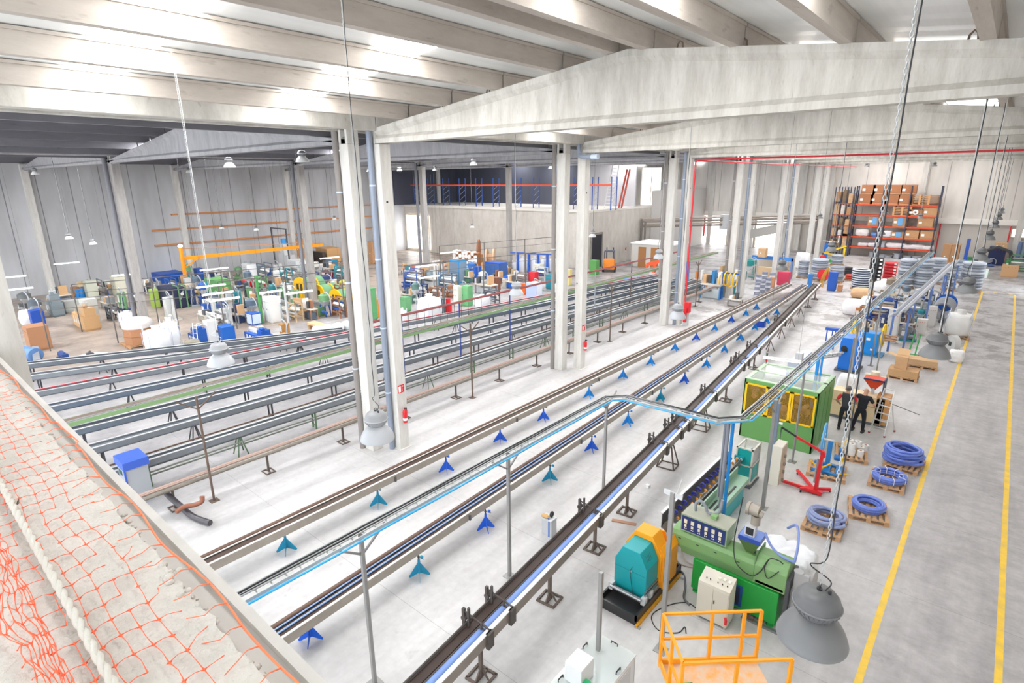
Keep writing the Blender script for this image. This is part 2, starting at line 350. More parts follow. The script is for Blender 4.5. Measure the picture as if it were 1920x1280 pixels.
# ---- pillars ----
def pillar(k, kind):
    if kind == 'R':
        b = RB(k); r = thing('concrete_pillar', None, 'pillar', (-15.83, b+.21, 0))
        MB().box(-.22, .22, -.21, .21, 0, 10.7).box(-.22, 0, -.21, .21, 10.7, 11.15).box(-.3, .3, -.29, .29, 0, .02).build('shaft', PILL, r, .02)
        MB().cyl((-.1,-.22,3.5+k), (-.1,-.225,3.5+k), .035).cyl((.22,-.05,8.9), (.226,-.05,8.9), .04).build('socket_hole', BLACK, r)
        return r
    b = LB(k) if kind != 'F' else 11.0+BAY*k
    x = -16.5 if kind == 'L' else -40.5
    r = thing('concrete_pillar', None, 'pillar', (x, b+.22, 0))
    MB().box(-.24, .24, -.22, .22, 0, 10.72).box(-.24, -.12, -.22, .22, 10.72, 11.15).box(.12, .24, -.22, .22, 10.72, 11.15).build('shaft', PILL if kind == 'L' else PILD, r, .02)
    return r
names = ['nearest the ledge', 'second from the ledge', 'third from the ledge', 'fourth from the ledge', 'fifth from the ledge', 'sixth from the ledge']
for k in range(0, 6):
    p = pillar(k, 'R'); p['label'] = 'pale concrete pillar of the aisle side row, ' + names[k]; p['group'] = 'aisle side pillars'
    p = pillar(k, 'L'); p['label'] = 'pale concrete pillar of the inner paired row, ' + names[k]; p['group'] = 'inner paired pillars'
    if k < 4:
        p = pillar(k, 'F'); p['label'] = 'weathered grey pillar in the middle of the side nave, ' + names[k]; p['group'] = 'side nave pillars'
def downpipe(x, y, z0, z1, m, label, r=.09, brk=(2.2, 4.6, 7.0, 9.4)):
    t = thing('downpipe', label, 'pipe', (x, y, 0))
    MB().cyl((0,0,z0), (0,0,z1), r, 14).build('pipe', m, t)
    for z in brk:
        if z0 < z < z1: MB().cyl((0,0,z), (0,0,z+.05), r*1.12, 14).build('collar', mat('c4d0e0', .4), t)
downpipe(-15.95, RB(0)-.12, 0, 11.1, GREYP, 'blue grey plastic rainwater pipe on the pillar nearest the ledge', .1)
downpipe(-15.95, RB(2)-.12, 0, 11.1, GREYP, 'blue grey rainwater pipe on the third aisle pillar, beside the red riser', .1)
downpipe(-15.95, RB(3)-.12, 0, 11.1, GREYP, 'blue grey rainwater pipe on the fourth aisle pillar', .1)
downpipe(-15.95, RB(4)-.12, 0, 11.1, GREYP, 'blue grey rainwater pipe on the fifth aisle pillar', .1)
BRN = mat('8d8784', .5)
for k in range(4): downpipe(-16.85, LB(k)-.05, 0 if k != 2 else 2, 11.1, BRN, 'dull grey brown pipe against the inner pillar ' + names[k], .1, (3.1, 6.2, 9.2))
for k in range(3): downpipe(-40.9, 11.0+BAY*k-.15, 0, 11, mat('77777d', .5), 'dark pipe beside the weathered side nave pillar ' + names[k], .13, ())
t = thing('gutter_elbow_pipe', 'short blue grey gutter pipe with elbow near the top of the second pillar', 'pipe', (-15.9, RB(1)-.15, 0))
MB().tube([(0,0,11.1),(0,0,10.75),(.05,-.03,10.62),(.2,-.06,10.55),(.85,-.1,10.52)], .1, 14).build('pipe', GREYP, t)
MB().cyl((.8,-.1,10.52), (1.15,-.12,10.52), .12, 14).build('cap', mat('c4d0e0', .4), t)
# ---- girders ----
def girder(x0, x1, y, f, mm, w=.4, depth=.43, zb=10.72, xr=None):
    r = thing('roof_girder', None, 'girder', (0, y, 0))
    xr = xr if xr is not None else (x0+x1)/2
    top = lambda x: f(x)-depth
    MB().prism([(x0,zb+.1),(x1,zb+.1),(x1,top(x1)-.1),(xr,top(xr)-.1),(x0,top(x0)-.1)], -.08, .08).build('web', mm, r)
    fl = MB(); fl.prism([(-w/2,zb),(w/2,zb),(w/2,zb+.14),(.08,zb+.24),(-.08,zb+.24),(-w/2,zb+.14)], x0, x1, 'x'); fl.build('lower_flange', mm, r)
    tf = MB()
    for a, b in ((x0,xr),(xr,x1)):
        za, zc = top(a), top(b)
        tf.add([(a,-w/2,za-.13),(a,w/2,za-.13),(a,w/2,za),(a,-w/2,za),(b,-w/2,zc-.13),(b,w/2,zc-.13),(b,w/2,zc),(b,-w/2,zc)],[(0,1,2,3),(4,7,6,5),(0,4,5,1),(1,5,6,2),(2,6,7,3),(3,7,4,0)])
        tf.add([(a,-w/2,za-.13),(a,w/2,za-.13),(a,.08,za-.24),(a,-.08,za-.24),(b,-w/2,zc-.13),(b,w/2,zc-.13),(b,.08,zc-.24),(b,-.08,zc-.24)],[(0,3,2,1),(4,5,6,7),(0,4,7,3),(1,2,6,5),(3,7,6,2)])
    tf.build('upper_flange', mm, r)
    L = x1-x0
    for u in (.16, .26, .55, .62, .81):
        x = x0+L*u; z = top(x)
        MB().tube([(x-.07,0,z-.03),(x-.05,0,z+.1),(x,0,z+.16),(x+.05,0,z+.12),(x+.07,0,z-.03)], .018, 6).build('lifting_hook', RUST, r)
    return r
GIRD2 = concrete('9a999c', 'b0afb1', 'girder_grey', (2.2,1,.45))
for k in range(0, 6):
    gr = girder(-15.82, 2.6, RB(k)+.21, roof_r, CONC, xr=-6.8); gr['label'] = 'deep pale concrete ridge girder over the aisle, ' + names[k]; gr['group'] = 'aisle girders'
for k in range(0, 4):
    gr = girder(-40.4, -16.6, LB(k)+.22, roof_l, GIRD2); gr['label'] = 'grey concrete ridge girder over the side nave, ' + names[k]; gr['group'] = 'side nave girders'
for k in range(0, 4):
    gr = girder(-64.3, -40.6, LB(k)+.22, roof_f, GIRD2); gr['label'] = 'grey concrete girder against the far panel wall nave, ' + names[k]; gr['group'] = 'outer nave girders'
# ---- eave beams ----
for k in range(-1, 5):
    y0, y1 = RB(k)+.03, RB(k+1)+.0
    mb = MB(); mb.box(-15.95, -15.72, y0, y1, 11.1, 11.56); mb.box(-16.75, -15.95, y0, y1, 11.15, 11.25); mb.box(-16.95, -16.75, y0, y1, 11.1, 11.6)
    b_ = tag(mb.build('eave_beam', CONC, None, .015), 'long concrete eave beam between the pillar pairs, ' + ('bay over the ledge' if k < 0 else ORD[k]+' bay beyond it'), 'beam', 'eave beams')
for k in range(-1, 4):
    tag(MB().box(-40.85, -40.15, LB(k)+.1, LB(k+1)+.1, 11.1, 11.5).build('eave_beam', GIRD2, None, .015), 'dark eave beam over the side nave row, ' + ('bay at the ledge end' if k < 0 else ORD[k]+' bay beyond it'), 'beam', 'eave beams')
# ---- purlins ----
def purlin(x, y0, y1, f, m, d=.42, w=.2):
    z = f(x)-.01
    mb = MB(); mb.box(x-w, x, y0, y1, z-d, z-.06); mb.box(x-w-.04, x+.03, y0, y1, z-.06, z); return mb.build('purlin', m)
PX = [-14.32, -12.42, -10.5, -8.62, -7.1, -6.27, -4.39, -2.51, -.60, 1.3]
for k in range(-1, 6):
    for i, x in enumerate(PX):
        o = purlin(x, RB(k)+.24, RB(k+1)+.18, roof_r, PURL)
        tag(o, 'concrete roof purlin, %s from the paired pillars, %s' % (ORD[i], 'bay over the ledge' if k < 0 else ORD[k]+' bay beyond'), 'purlin', 'aisle roof purlins')
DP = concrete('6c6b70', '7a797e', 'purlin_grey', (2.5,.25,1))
for k in range(-1, 2):
    for i in range(11):
        x = -17.6-i*2.1
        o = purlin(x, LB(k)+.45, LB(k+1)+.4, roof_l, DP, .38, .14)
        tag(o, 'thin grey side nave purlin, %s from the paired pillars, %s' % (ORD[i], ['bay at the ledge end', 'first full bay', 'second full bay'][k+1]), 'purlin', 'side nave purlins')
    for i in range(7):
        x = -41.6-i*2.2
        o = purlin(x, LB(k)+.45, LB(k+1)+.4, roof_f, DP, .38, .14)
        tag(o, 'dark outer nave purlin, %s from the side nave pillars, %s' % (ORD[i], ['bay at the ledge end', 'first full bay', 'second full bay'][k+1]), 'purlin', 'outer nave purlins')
# ---- skylights (daylight through translucent aisle panels) and glow panels added over side naves ----
SKY = mat('ffffff', .5, emit=15, name='translucent_daylight_panel'); FILL_END = mat('ffffff', .5, emit=26, name='added_fill_panel_end'); SKYR = mat('ffffff', .5, emit=8, name='translucent_daylight_panel_right'); FILL_SIDE = mat('ffffff', .5, emit=58, name='added_fill_panel_side')
ns = [0]
def skylight_or_fill(x0, x1, y0, y1, f, m):
    ns[0] += 1
    d = .035
    vs = [(x0,y0,f(x0)-d),(x1,y0,f(x1)-d),(x1,y1,f(x1)-d),(x0,y1,f(x0)-d)]; vs += [(x,y,z-.02) for x,y,z in vs]
    mb = MB().add(vs, [(0,3,2,1),(4,5,6,7),(0,1,5,4),(1,2,6,5),(2,3,7,6),(3,0,4,7)])
    o = mb.build('window_%d' % (10+ns[0]), m); o['kind'] = 'structure'
for k in range(-1, 6):
    b = RB(k)+.2
    for dy in (3.35, 7.85):
        y = b+dy
        for x0, x1 in ((-15.6,-14.55), (-14.3,-12.64), (-12.4,-10.72), (-10.48,-8.85), (-6.0,-4.62), (-4.35,-2.74), (-2.47,-.83)):
            if k == -1 and x0 < -6.5: pass
            skylight_or_fill(x0, x1, y, y+1.0, roof_r, SKY if x0 < -6.5 else SKYR)
for k in range(-1, 7):  # unseen fill: added emitters, tucked behind girders to brighten the side naves
    b = LB(k)+.2
    for dy in (.55, 2.1):
        for i in (2, 5, 8):
            x = -17.6-i*2.1; skylight_or_fill(x-1.9, x-.2, b+dy, b+dy+1.0, roof_l, FILL_SIDE if k < 3 else FILL_END)
        for i in (1, 4):
            x = -41.6-i*2.2; skylight_or_fill(x-1.9, x-.2, b+dy, b+dy+1.0, roof_f, FILL_SIDE if k < 3 else FILL_END)
# ======================= LEDGE AND NET =======================
def bumpy(x0, x1, y0, y1, z, dz, nx, ny, seed):
    rnd = random.Random(seed); vs = []; fs = []
    for j in range(ny+1):
        for i in range(nx+1):
            vs.append((x0+(x1-x0)*i/nx, y0+(y1-y0)*j/ny+(rnd.uniform(-.012,.012) if j in (0,ny) else 0), z+rnd.uniform(-dz,dz)))
    for j in range(ny):
        for i in range(nx):
            a = j*(nx+1)+i; fs.append((a,a+1,a+nx+2,a+nx+1))
    return vs, fs
lm = MB(); vs, fs = bumpy(-8.6, 3, -.6, .60, 8.0, .006, 260, 30, 3); lm.add(vs, fs, True); lm.box(-8.6, 3, -.59, .59, 7.3, 7.985)
o = lm.build('wall_ledge', LEDGE); o['kind'] = 'structure'
struct('trim_11', MB().box(-8.6, 3, .60, .74, 7.35, 7.93).box(-8.6, 3, .70, .74, 7.9, 7.96), mat('d2cfc9', .6, var=.12, scale=3))
struct('floor_mezzanine', MB().box(-9, 3, -4, -.6, 7.1, 7.3), LEDGE)
lump = MB(); rnd = random.Random(5)
for i in range(20):
    a = rnd.uniform(.0,1); x = -7.55+rnd.uniform(-.25,.25) if i < 10 else rnd.choice((-2.55,-2.45,-2.35,-2.25))+rnd.uniform(-.1,.1)
    r_ = rnd.uniform(.010,.024); lump.lathe([(0,-r_*.6),(r_*.8,-r_*.3),(r_,0),(r_*.6,r_*.5),(0,r_*.6)], (x, .6+rnd.uniform(-.03,.03), 8.0), 7)
for i in range(90):
    x = rnd.uniform(-6, -.9); r_ = rnd.uniform(.006,.018); lump.lathe([(0,-r_*.5),(r_,0),(0,r_*.6)], (x, .598+rnd.uniform(-.012,.015), 7.99), 6)
o = lump.build('mortar_crumbs', LEDGE); tag(o, 'rough mortar crumbs along the ledge joint', 'rubble', kind='stuff')
struct('wall_ledge_pillar', MB().box(-8.3, -7.62, .62, .97, 0, 12.4), PILL)
# safety net: one net with its border cord
NETC = mat('ff6a3d', .5); CORD = mat('ff8557', .45)
nt_ = thing('safety_net', 'orange plastic safety netting spread over the concrete ledge', 'net', (0,0,8.0))
A_, B_, O_ = (.125,.004), (-.006,.062), (-6.9,.16)
rnd = random.Random(11); nodes = {}
NI, NJ = 64, 6
for i in range(NI):
    for j in range(NJ):
        sag = .028*math.sin(i*.55+j*.3)
        x = O_[0]+A_[0]*i+B_[0]*j+.012*math.sin(j*1.3+i*.35)+rnd.uniform(-.006,.006); y = O_[1]+A_[1]*0+B_[1]*j+.010*math.sin(i*.8)+sag*.25
        nodes[i,j] = Vector((x, y, .016+.008*abs(math.sin(i*.9+j*.7))))
nm = MB()
def strand(mb, a, b, r, w=.006, n=5, lift=.006):
    m_ = (a+b)/2+Vector((rnd.uniform(-w,w), rnd.uniform(-w,w), lift)); mb.tube([a, a*.5+m_*.5+Vector((0,0,.001)), m_, b*.5+m_*.5, b], [r*1.7, r*.85, r*.7, r*.85, r*1.7], n, cap=False)
for (i,j), p in nodes.items():
    if rnd.random() < .06 and i > 8: continue
    if (i+1,j) in nodes: strand(nm, p, nodes[i+1,j], .0017)
    if (i,j+1) in nodes: strand(nm, p, nodes[i,j+1], .0017)
    nm.lathe([(0,-.002),(.010,0),(0,.003)], p, 4)
for i in range(NI):                      # stray strands lying toward the outer edge
    p = nodes[i,NJ-1]; 
    if i % 3: strand(nm, p, p+Vector((rnd.uniform(-.05,.05), rnd.uniform(.05,.10), .01)), .0016, .02)
nm.build('netting', NETC, nt_)
dr = MB()                                # the slack part hanging on the inner side, in folds
def dpt(i, j):
    x = -5.6+i*.115; fold = .02*math.sin(i*.9)+.012*math.sin(i*2.3)
    return Vector((x+.02*math.sin(j*.8+i), .17-j*.013+fold*(j/5 if j < 5 else 1), .03+.035*abs(math.sin(j*1.1+i*.35))+.012*math.sin(i*.6)))
for i in range(46):
    for j in range(0, 8):
        a = dpt(i,j)
        strand(dr, a, dpt(i+1,j), .0018, .008, 4, 0); strand(dr, a, dpt(i,j+1), .002, .004, 4, 0)
dr.build('slack_netting', NETC, nt_)
pts = []
for i in range(120):
    x = -7.4+i*(6.2/119); pts.append((x, .66+.012*math.sin(i*.33)+(.03 if 50 < i < 60 else 0), -.01+.02*abs(math.sin(i*.21))))
cm = MB().tube(pts, .005, 6)
for i in range(3, 117, 3):
    a = Vector(pts[i]); cm.tube([a, a+Vector((.02,-.05,.03)), a+Vector((.03,-.09,.02)), a+Vector((rnd.uniform(-.02,.05),-.14,.012))], [.004,.002,.0018,.002], 5)
cm.build('border_cord', CORD, nt_)
a, b = g(0, 905, 8.03), g(222, 1300, 8.03)
a2 = a+(a-b)*.8
rp = MB(); n = 160
for s_ in (0, 1):
    rp.tube([a2+(b-a2)*(i/n)+Vector((0,.007*math.cos(i*.9+s_*PI),.007*math.sin(i*.9+s_*PI))) for i in range(n+1)], .011, 6)
solo('rope', rp, mat('dcd9cf', .8, bump=.4, scale=60), 'thick white braided rope lying along the inner side of the ledge', 'rope')
for i, p in enumerate([(30,945)]):
    q = g(*p, 8.03); solo('tie_wire', MB().tube([q+Vector((-.02,0,-.02)), q+Vector((0,.015,.025)), q+Vector((.02,.01,.01)), q+Vector((.01,-.02,-.01)), q+Vector((-.02,-.01,-.01))], .0025, 6), RUST, ['rusty wire loop tied round the white rope on the ledge','bent wire end sticking up at the near outer edge of the ledge'][i], 'wire')
# ======================= RAILS / COOLING LINES =======================
def line_thing(name, p0, p1, label, group=None):
    p0, p1 = Vector(p0), Vector(p1); d = p1-p0; L = math.hypot(d.x, d.y); rz = math.atan2(d.y, d.x)-PI/2
    t = thing(name, label, 'conveyor line', (p0.x, p0.y, 0), rz, group); return t, L
BRS = mat('6b5347', .45, .3, var=.15); BRD = mat('4f3d35', .6, .2, var=.2); CHN = mat('a69e94', .45, .4, var=.12); PLW = mat('e6e4e0', .3)
def ring_brackets(t, L, z, x, step=2.9, start=1.3):
    y = start
    while y < L:
        MB().box(x, x+.05, y, y+.05, z-.13, z+.02).build('bracket', DGREY, t); y += step
def rail_small(p0, p1, label, blue):
    t, L = line_thing('pipe_rail', p0, p1, label, 'pipe cooling rails on blue stands')
    MB().box(-.24, .24, 0, L, .66, .70).box(-.245, -.225, 0, L, .66, .84).box(.16, .24, 0, L, .66, .86).box(.225, .245, 0, L, .66, .88).build('channel', CHN, t)
    MB().cyl((-.19,0,.86), (-.19,L,.86), .062, 12).build('brown_pipe', BRS, t)
    MB().cyl((-.10,0,.87), (-.10,L,.87), .02, 10).build('thin_pipe', PLW if not blue else PIPEB, t)
    MB().box(-.06, .155, 0, L, .70, .85).build('dark_channel', BRD, t)
    MB().box(.185, .245, 0, L, .88, .892).build('edge_strip', PLW, t)
    if blue: MB().cyl((.04,0,.875), (.04,L*.55,.875), .024, 10).build('blue_pipe', PIPEB, t)
    ring_brackets(t, L, .80, .245, 5.8, 2.4)
    return t
rail_small((-13.22, 1.2, 0), (-13.22, 51.2, 0), 'long brown pipe rail nearest the paired pillars, on blue stands', False)
rail_small((-9.62, 1.2, 0), (-11.95, 51.2, 0), 'middle long pipe rail on blue stands, carrying pale blue pipe', True)
q0, q1 = g(752, 1280, 1.27), g(1525, 530, 1.27)
dv = (q1-q0); p0 = q0-dv*.08; p0.x += .30; q1.x += .30
t, L = line_thing('pipe_rail', p0, q1, 'long rail carrying a pale blue pipe on brown steel legs', None); R3 = t; R3L = L
T3 = Matrix.Translation(t.location) @ Matrix.Rotation(t.rotation_euler[2], 4, 'Z'); T3i = T3.inverted()
MB().box(-.28, .26, 0, L, 1.03, 1.07).box(.2, .28, 0, L, 1.03, 1.28).box(-.29, -.25, 0, L, 1.03, 1.24).build('channel', mat('8b8178', .45, .3, var=.15), t)
MB().box(-.24, -.06, 0, L, 1.07, 1.2).box(-.06, .03, 0, L, 1.07, 1.13).build('dark_channel', mat('43342e', .5, .2, var=.2), t)
MB().cyl((-.265,0,1.25), (-.265,L,1.25), .022, 8).cyl((-.03,0,1.17), (-.03,L,1.17), .03, 8).build('conduit', DARKST, t)
MB().cyl((.10,0,1.20), (.10,L*.62,1.20), .085, 14).build('blue_pipe', mat('7896d2', .45), t)
MB().box(.2, .29, 0, L, 1.28, 1.3).build('edge_strip', PLW, t)
def bracket(t, y, kind):
    mb = MB()
    mb.box(-.36, -.30, y, y+.06, 1.0, 1.55).box(-.22, -.18, y, y+.05, 1.2, 1.62).bar((-.33,y+.03,1.5), (.3,y+.03,1.36), .025).cyl((-.33,y,1.32), (-.33,y+.12,1.32), .06, 10)
    mb.bar((.12,y,1.30), (.12,y+.02,1.44), .03).torus((.10,y+.04,1.20), .10, .02, 14, 6, 'y').torus((.10,y+.12,1.20), .10, .02, 14, 6, 'y')
    mb.box(.26, .34, y-.05, y+.12, .96, 1.3)
    mb.build('roller_bracket', DARKST, t)
for px, py in ((868,1165),(905,1120),(1100,960),(1225,830),(1245,800),(1275,790),(1320,735),(1370,680),(1385,672),(1400,650),(1450,600)):
    v = T3i @ g(px, py, 1.25); bracket(t, v.y, 0)
FR = mat('6f625a', .6, .3, var=.25)
def leg3(px, py, kind):
    v = T3i @ g(px, py, 0); y = v.y
    mb = MB()
    if kind == 'plate':
        mb.box(-.035, .035, y-.035, y+.035, .03, 1.03)
        for s_ in (-1, 1): mb.bar((-.24,y+s_*.2,.02), (.24,y+s_*.2,.02), .05, .04); mb.bar((s_*.22,y-.2,.02), (s_*.22,y+.2,.02), .05, .04)
        mb.bar((0,y-.2,.02), (0,y+.2,.02), .05, .04).bar((0,y-.18,.03), (0,y-.03,.22), .03).bar((.18,y,.03), (.03,y,.22), .03)
    elif kind == 'trestle':
        for a, b in ((-1,-1),(1,-1),(1,1),(-1,1)): mb.bar((a*.3,y+b*.25,.02), (a*.06,y+b*.05,1.03), .04)
        for s_ in (-1, 1): mb.bar((-.3,y+s_*.25,.02), (.3,y+s_*.25,.02), .035); mb.bar((s_*.3,y-.25,.02), (s_*.3,y+.25,.02), .035)
    else:
        mb.bar((0,y,.55), (0,y,1.03), .05)
        for a in (0.4, 2.5, 4.6): mb.bar((math.cos(a)*.26,y+math.sin(a)*.26,.0), (0,y,.62), .035)
    mb.build('leg', FR, t)
for l in ((880,1255,'plate'),(1017,1117,'plate'),(1102,1023,'plate'),(1160,955,'plate'),(1233,868,'trestle'),(1300,800,'trestle'),(1347,748,'plate'),(1395,688,'plate'),(1428,655,'tripod'),(1450,632,'tripod'),(1478,612,'tripod'),(1490,592,'tripod'),(1505,575,'plate'),(1515,560,'plate')): leg3(*l)
# blue stands
def make_stand(m):
    t = thing('blue_stand', '', 'stand')
    MB().cyl((0,0,.45), (0,0,.66), .018, 8).cyl((0,0,.56), (0,0,.60), .03, 8).build('spindle', DARKST, t)
    MB().bar((-.2,0,.56), (.2,0,.60), .012).build('lock_bar', DARKST, t)
    fin = MB()
    for k in range(4):
        a = k*PI/2+.95; c, s_ = math.cos(a), math.sin(a); n_ = Vector((-s_, c, 0))*.004
        poly = [(0,.50),(.03,.50),(.035,.40),(.27,.035),(.245,.0),(.17,.03),(.0,.12)]
        vs = [Vector((c*u,s_*u,z))+n_ for u,z in poly]+[Vector((c*u,s_*u,z))-n_ for u,z in poly]; n = len(poly)
        fin.add(vs, [tuple(range(n)), tuple(range(n,2*n))[::-1]]+[(i,n+i,n+(i+1)%n,(i+1)%n) for i in range(n)])
    fin.build('fins', m, t)
    MB().cyl((0,0,.10), (0,0,.52), .028, 10).build('sleeve', m, t)
    MB().box(.10, .16, -.03, .03, .60, .66).build('clamp', m, t)
    return t
SB = [make_stand(mat('1b62d6', .4)), make_stand(mat('1b8fe2', .4)), make_stand(mat('0f8bb0', .4))]
used = [0,0,0]
def stand(px, py, v, label, grp):
    P = g(px, py); loc = (P.x, P.y, 0)
    if not used[v]: o = SB[v]; o.location = loc; used[v] = 1; o['label'] = label; o['group'] = grp
    else: dup(SB[v], loc, random.uniform(-.2,.2), label, grp)
s1 = [(538,1033,2),(710,948,2),(837,884,0),(938,828,0),(1019,788,0),(1104,745,1),(1168,710,1),(1220,684,1),(1265,657,1),(1305,638,0),(1340,620,1),(1371,604,0),(1398,592,1),(1418,580,1)]
s2 = [(583,1200,0),(787,1080,2),(911,992,0),(1031,902,2),(1109,845,0),(1177,796,1),(1238,751,2),(1283,717,0),(1324,688,1),(1358,660,1),(1388,638,1),(1415,618,1),(1437,606,1),(1456,590,1)]
for i, (x, y, v) in enumerate(s1): stand(x, y, v, '%s stand with folded sheet fins under the outer pipe rail, %s from the ledge' % (['royal blue','bright blue','teal blue'][v], ORD[i]), 'blue stands under the outer rail')
for i, (x, y, v) in enumerate(s2): stand(x, y, v, '%s stand with folded sheet fins under the middle pipe rail, %s from the ledge' % (['royal blue','bright blue','teal blue'][v], ORD[i]), 'blue stands under the middle rail')
# long troughs of the side nave
TR = mat('8a9097', .45, .3, var=.12); TRS = mat('7c8187', .4, .3, var=.1); TRD = mat('4c4d52', .6, .2, var=.2); GFR = mat('5f7a5c', .6)
def trough(p0, p1, z, wd, label, style, m=TR):
    t, L = line_thing('cooling_trough', p0, p1, label, 'long troughs of the side nave')
    if style == 'thin':
        MB().box(-wd/2, wd/2, 0, L, z-.12, z-.08).box(wd/2-.03, wd/2, 0, L, z-.12, z).build('channel', CHN, t)
        MB().cyl((-.05,0,z+.0), (-.05,L,z+.0), .028, 6).cyl((.03,0,z), (.03,L,z), .022, 6).cyl((-.12,0,z), (-.12,L,z), .022, 6).build('pipes', mat('b59a90', .5), t)
    else:
        MB().box(-wd/2, wd/2, 0, L, z-.24, z-.20).box(wd/2-.03, wd/2, 0, L, z-.24, z+.0).box(-wd/2, -wd/2+.03, 0, L, z-.24, z).build('channel', m, t)
        MB().box(-wd/2+.04, wd/2-.05, 0, L, z-.19, z-.06).build('inner_tray', TRD if style == 'dark' else TRS, t)
        MB().box(wd/2-.05, wd/2+.02, 0, L, z, z+.02).box(-wd/2-.02, -wd/2+.05, 0, L, z, z+.02).build('lip', mat('d6d8da', .35, .3), t)
        if style == 'pipe': MB().cyl((-wd/2-.12,0,z+.05), (-wd/2-.12,L,z+.05), .03, 8).build('side_pipe', BRS, t)
        if style == 'red': MB().cyl((0,0,z+.05), (0,L,z+.05), .025, 8).build('red_pipe', mat('c8404a', .5), t)
    y = 1.2; i = 0
    while y < L:
        mb = MB(); zb = z-.12 if style == 'thin' else z-.24
        if style == 'thin':
            mb.box(-.03, .03, y-.03, y+.03, .03, zb)
            for s_ in (-1, 1): mb.bar((-.2,y+s_*.15,.02), (.2,y+s_*.15,.02), .035); mb.bar((s_*.18,y-.15,.02), (s_*.18,y+.15,.02), .035)
            mb.bar((-.18,y,.02), (.18,y,.02), .035)
        elif i % 3 == 1:
            for s_ in (-1, 1):
                for q in (-1, 1): mb.bar((s_*.22,y+q*.18,0), (s_*.06,y+q*.03,zb), .035)
        else:
            mb.box(-wd/2+.02, -wd/2+.07, y-.03, y+.03, 0, zb).box(wd/2-.07, wd/2-.02, y-.03, y+.03, 0, zb).box(-wd/2, wd/2, y-.02, y+.02, .12, .16)
        mb.build('leg', FR if style == 'thin' else (GFR if style == 'pipe' else TRD), t); y += 2.95; i += 1
    if style == 'pipe':
        MB().cyl((.0,1,.35), (.0,L,.35), .03, 6).cyl((.1,1,.5), (.1,L,.5), .03, 6).cyl((-.1,1,.6), (-.1,L,.6), .03, 6).build('lower_pipes', mat('8a9088', .5), t)
    return t
trough((-17.85, 3.6, 0), (-17.6, 47, 0), .80, .34, 'slim trough with pink tinted pipes and square footed legs beside the pillars', 'thin')
trough((-20.0, 3.6, 0), (-18.9, 47, 0), .95, .34, 'grey trough on green frames with a brown pipe along its far side', 'pipe')
trough((-22.6, 3, 0), (-20.2, 48, 0), .92, .48, 'grey trough third from the pillars, with pale lips', 'std')
trough((-24.9, 3, 0), (-21.3, 48, 0), .92, .5, 'blue grey trough fourth from the pillars, deep sided', 'dark', mat('778390', .45, .3, var=.1))
trough((-28.4, 2.5, 0), (-22.6, 48, 0), .95, .5, 'blue grey trough fifth from the pillars, slightly slanted', 'std', mat('6d7a8a', .45, .3, var=.1))
trough((-31.0, 2.5, 0), (-23.8, 48, 0), .95, .45, 'grey trough with a red pipe along its top', 'red')
trough((-34.1, 3.4, 0), (-29.4, 16, 0), .95, .5, 'dark lined trough second nearest the machines', 'dark')
trough((-36.6, 3.6, 0), (-29.6, 18.5, 0), .95, .5, 'black edged trough nearest the machines of the side nave', 'dark', mat('70767e', .45, .3, var=.1))
# ======================= CABLE TRAYS ON POSTS =======================
def tray(pts, z, label, wd=.3, edge=None, cable=BLACK, ncab=5, pipe=True, m=None):
    m = m or mat('c3c7c6', .4, .4)
    P = [Vector((x, y, 0)) for x, y in pts]; t = thing('cable_tray', label, 'cable tray', (P[0].x, P[0].y, z))
    Q = [p-P[0] for p in P]; side = MB(); rung = MB(); cab = MB(); cab2 = MB(); bp = MB()
    for a, b in zip(Q[:-1], Q[1:]):
        d = (b-a).normalized(); n = Vector((d.y, -d.x, 0))
        for s_ in (-1, 1): side.bar(a+n*(s_*wd/2), b+n*(s_*wd/2), .02, .06 if wd < .4 else .11)
        L = (b-a).length; k = 0
        while k*.25 < L: c = a+d*(k*.25); rung.bar(c-n*wd/2, c+n*wd/2, .02, .012); k += 1
    rn = random.Random(len(pts)+int(z*10))
    def off(o, h):
        R = []
        for i, q in enumerate(Q):
            d = (Q[min(i+1,len(Q)-1)]-Q[max(i-1,0)]).normalized(); n = Vector((d.y,-d.x,0)); R.append(q+n*o+Vector((0,0,h)))
        S = []
        for a, b in zip(R[:-1], R[1:]):
            L = (b-a).length; nn = max(2, int(L/.8))
            for k in range(nn): S.append(a+(b-a)*(k/nn)+Vector((rn.uniform(-.012,.012), rn.uniform(-.012,.012), rn.uniform(0,.015))))
        S.append(R[-1]); return S
    for i in range(ncab): (cab if i % 2 else cab2).tube(off(-wd/2+.05+i*(wd*.6/ncab), .035+.012*(i % 2)), .016, 6)
    side.build('side_rails', edge or m, t); rung.build('rungs', m, t, kind='stuff' if len(rung.f) > 600 else None); cab.build('black_cables', cable, t); cab2.build('grey_cables', MGREY, t)
    if pipe: MB().tube(off(wd/2+.07, -.02), .022, 8).build('blue_air_pipe', mat('3aa7df', .3), t)
    return t
POSTM = mat('9b9a98', .45, .4, var=.08)
def post(P, z, label, arm=None, m=POSTM, w=.075, grp=None, plate=True, round_=False):
    t = thing('steel_post', label, 'post', (P[0], P[1], 0), 0, grp)
    if round_: MB().cyl((0,0,0), (0,0,z), w/2, 10).build('shaft', m, t)
    else: MB().box(-w/2, w/2, -w/2, w/2, 0, z).build('shaft', m, t, .008)
    if plate: MB().box(-.13, .13, -.13, .13, 0, .012).build('foot_plate', m, t)
    if arm:
        dx, dy = arm; mb = MB()
        for s_ in (-1, 1): mb.bar((0,0,z-.42), (s_*dx*.55,s_*dy*.55,z-.02), .035)
        mb.build('brace', m, t)
    return t
tray([(-8.0,2.0),(-8.0,13.4),(-7.6,13.85),(-4.9,13.95),(-4.42,14.5),(-4.42,58)], 3.42, 'overhead cable ladder with pale blue air pipe, turning above the long rails', .28)
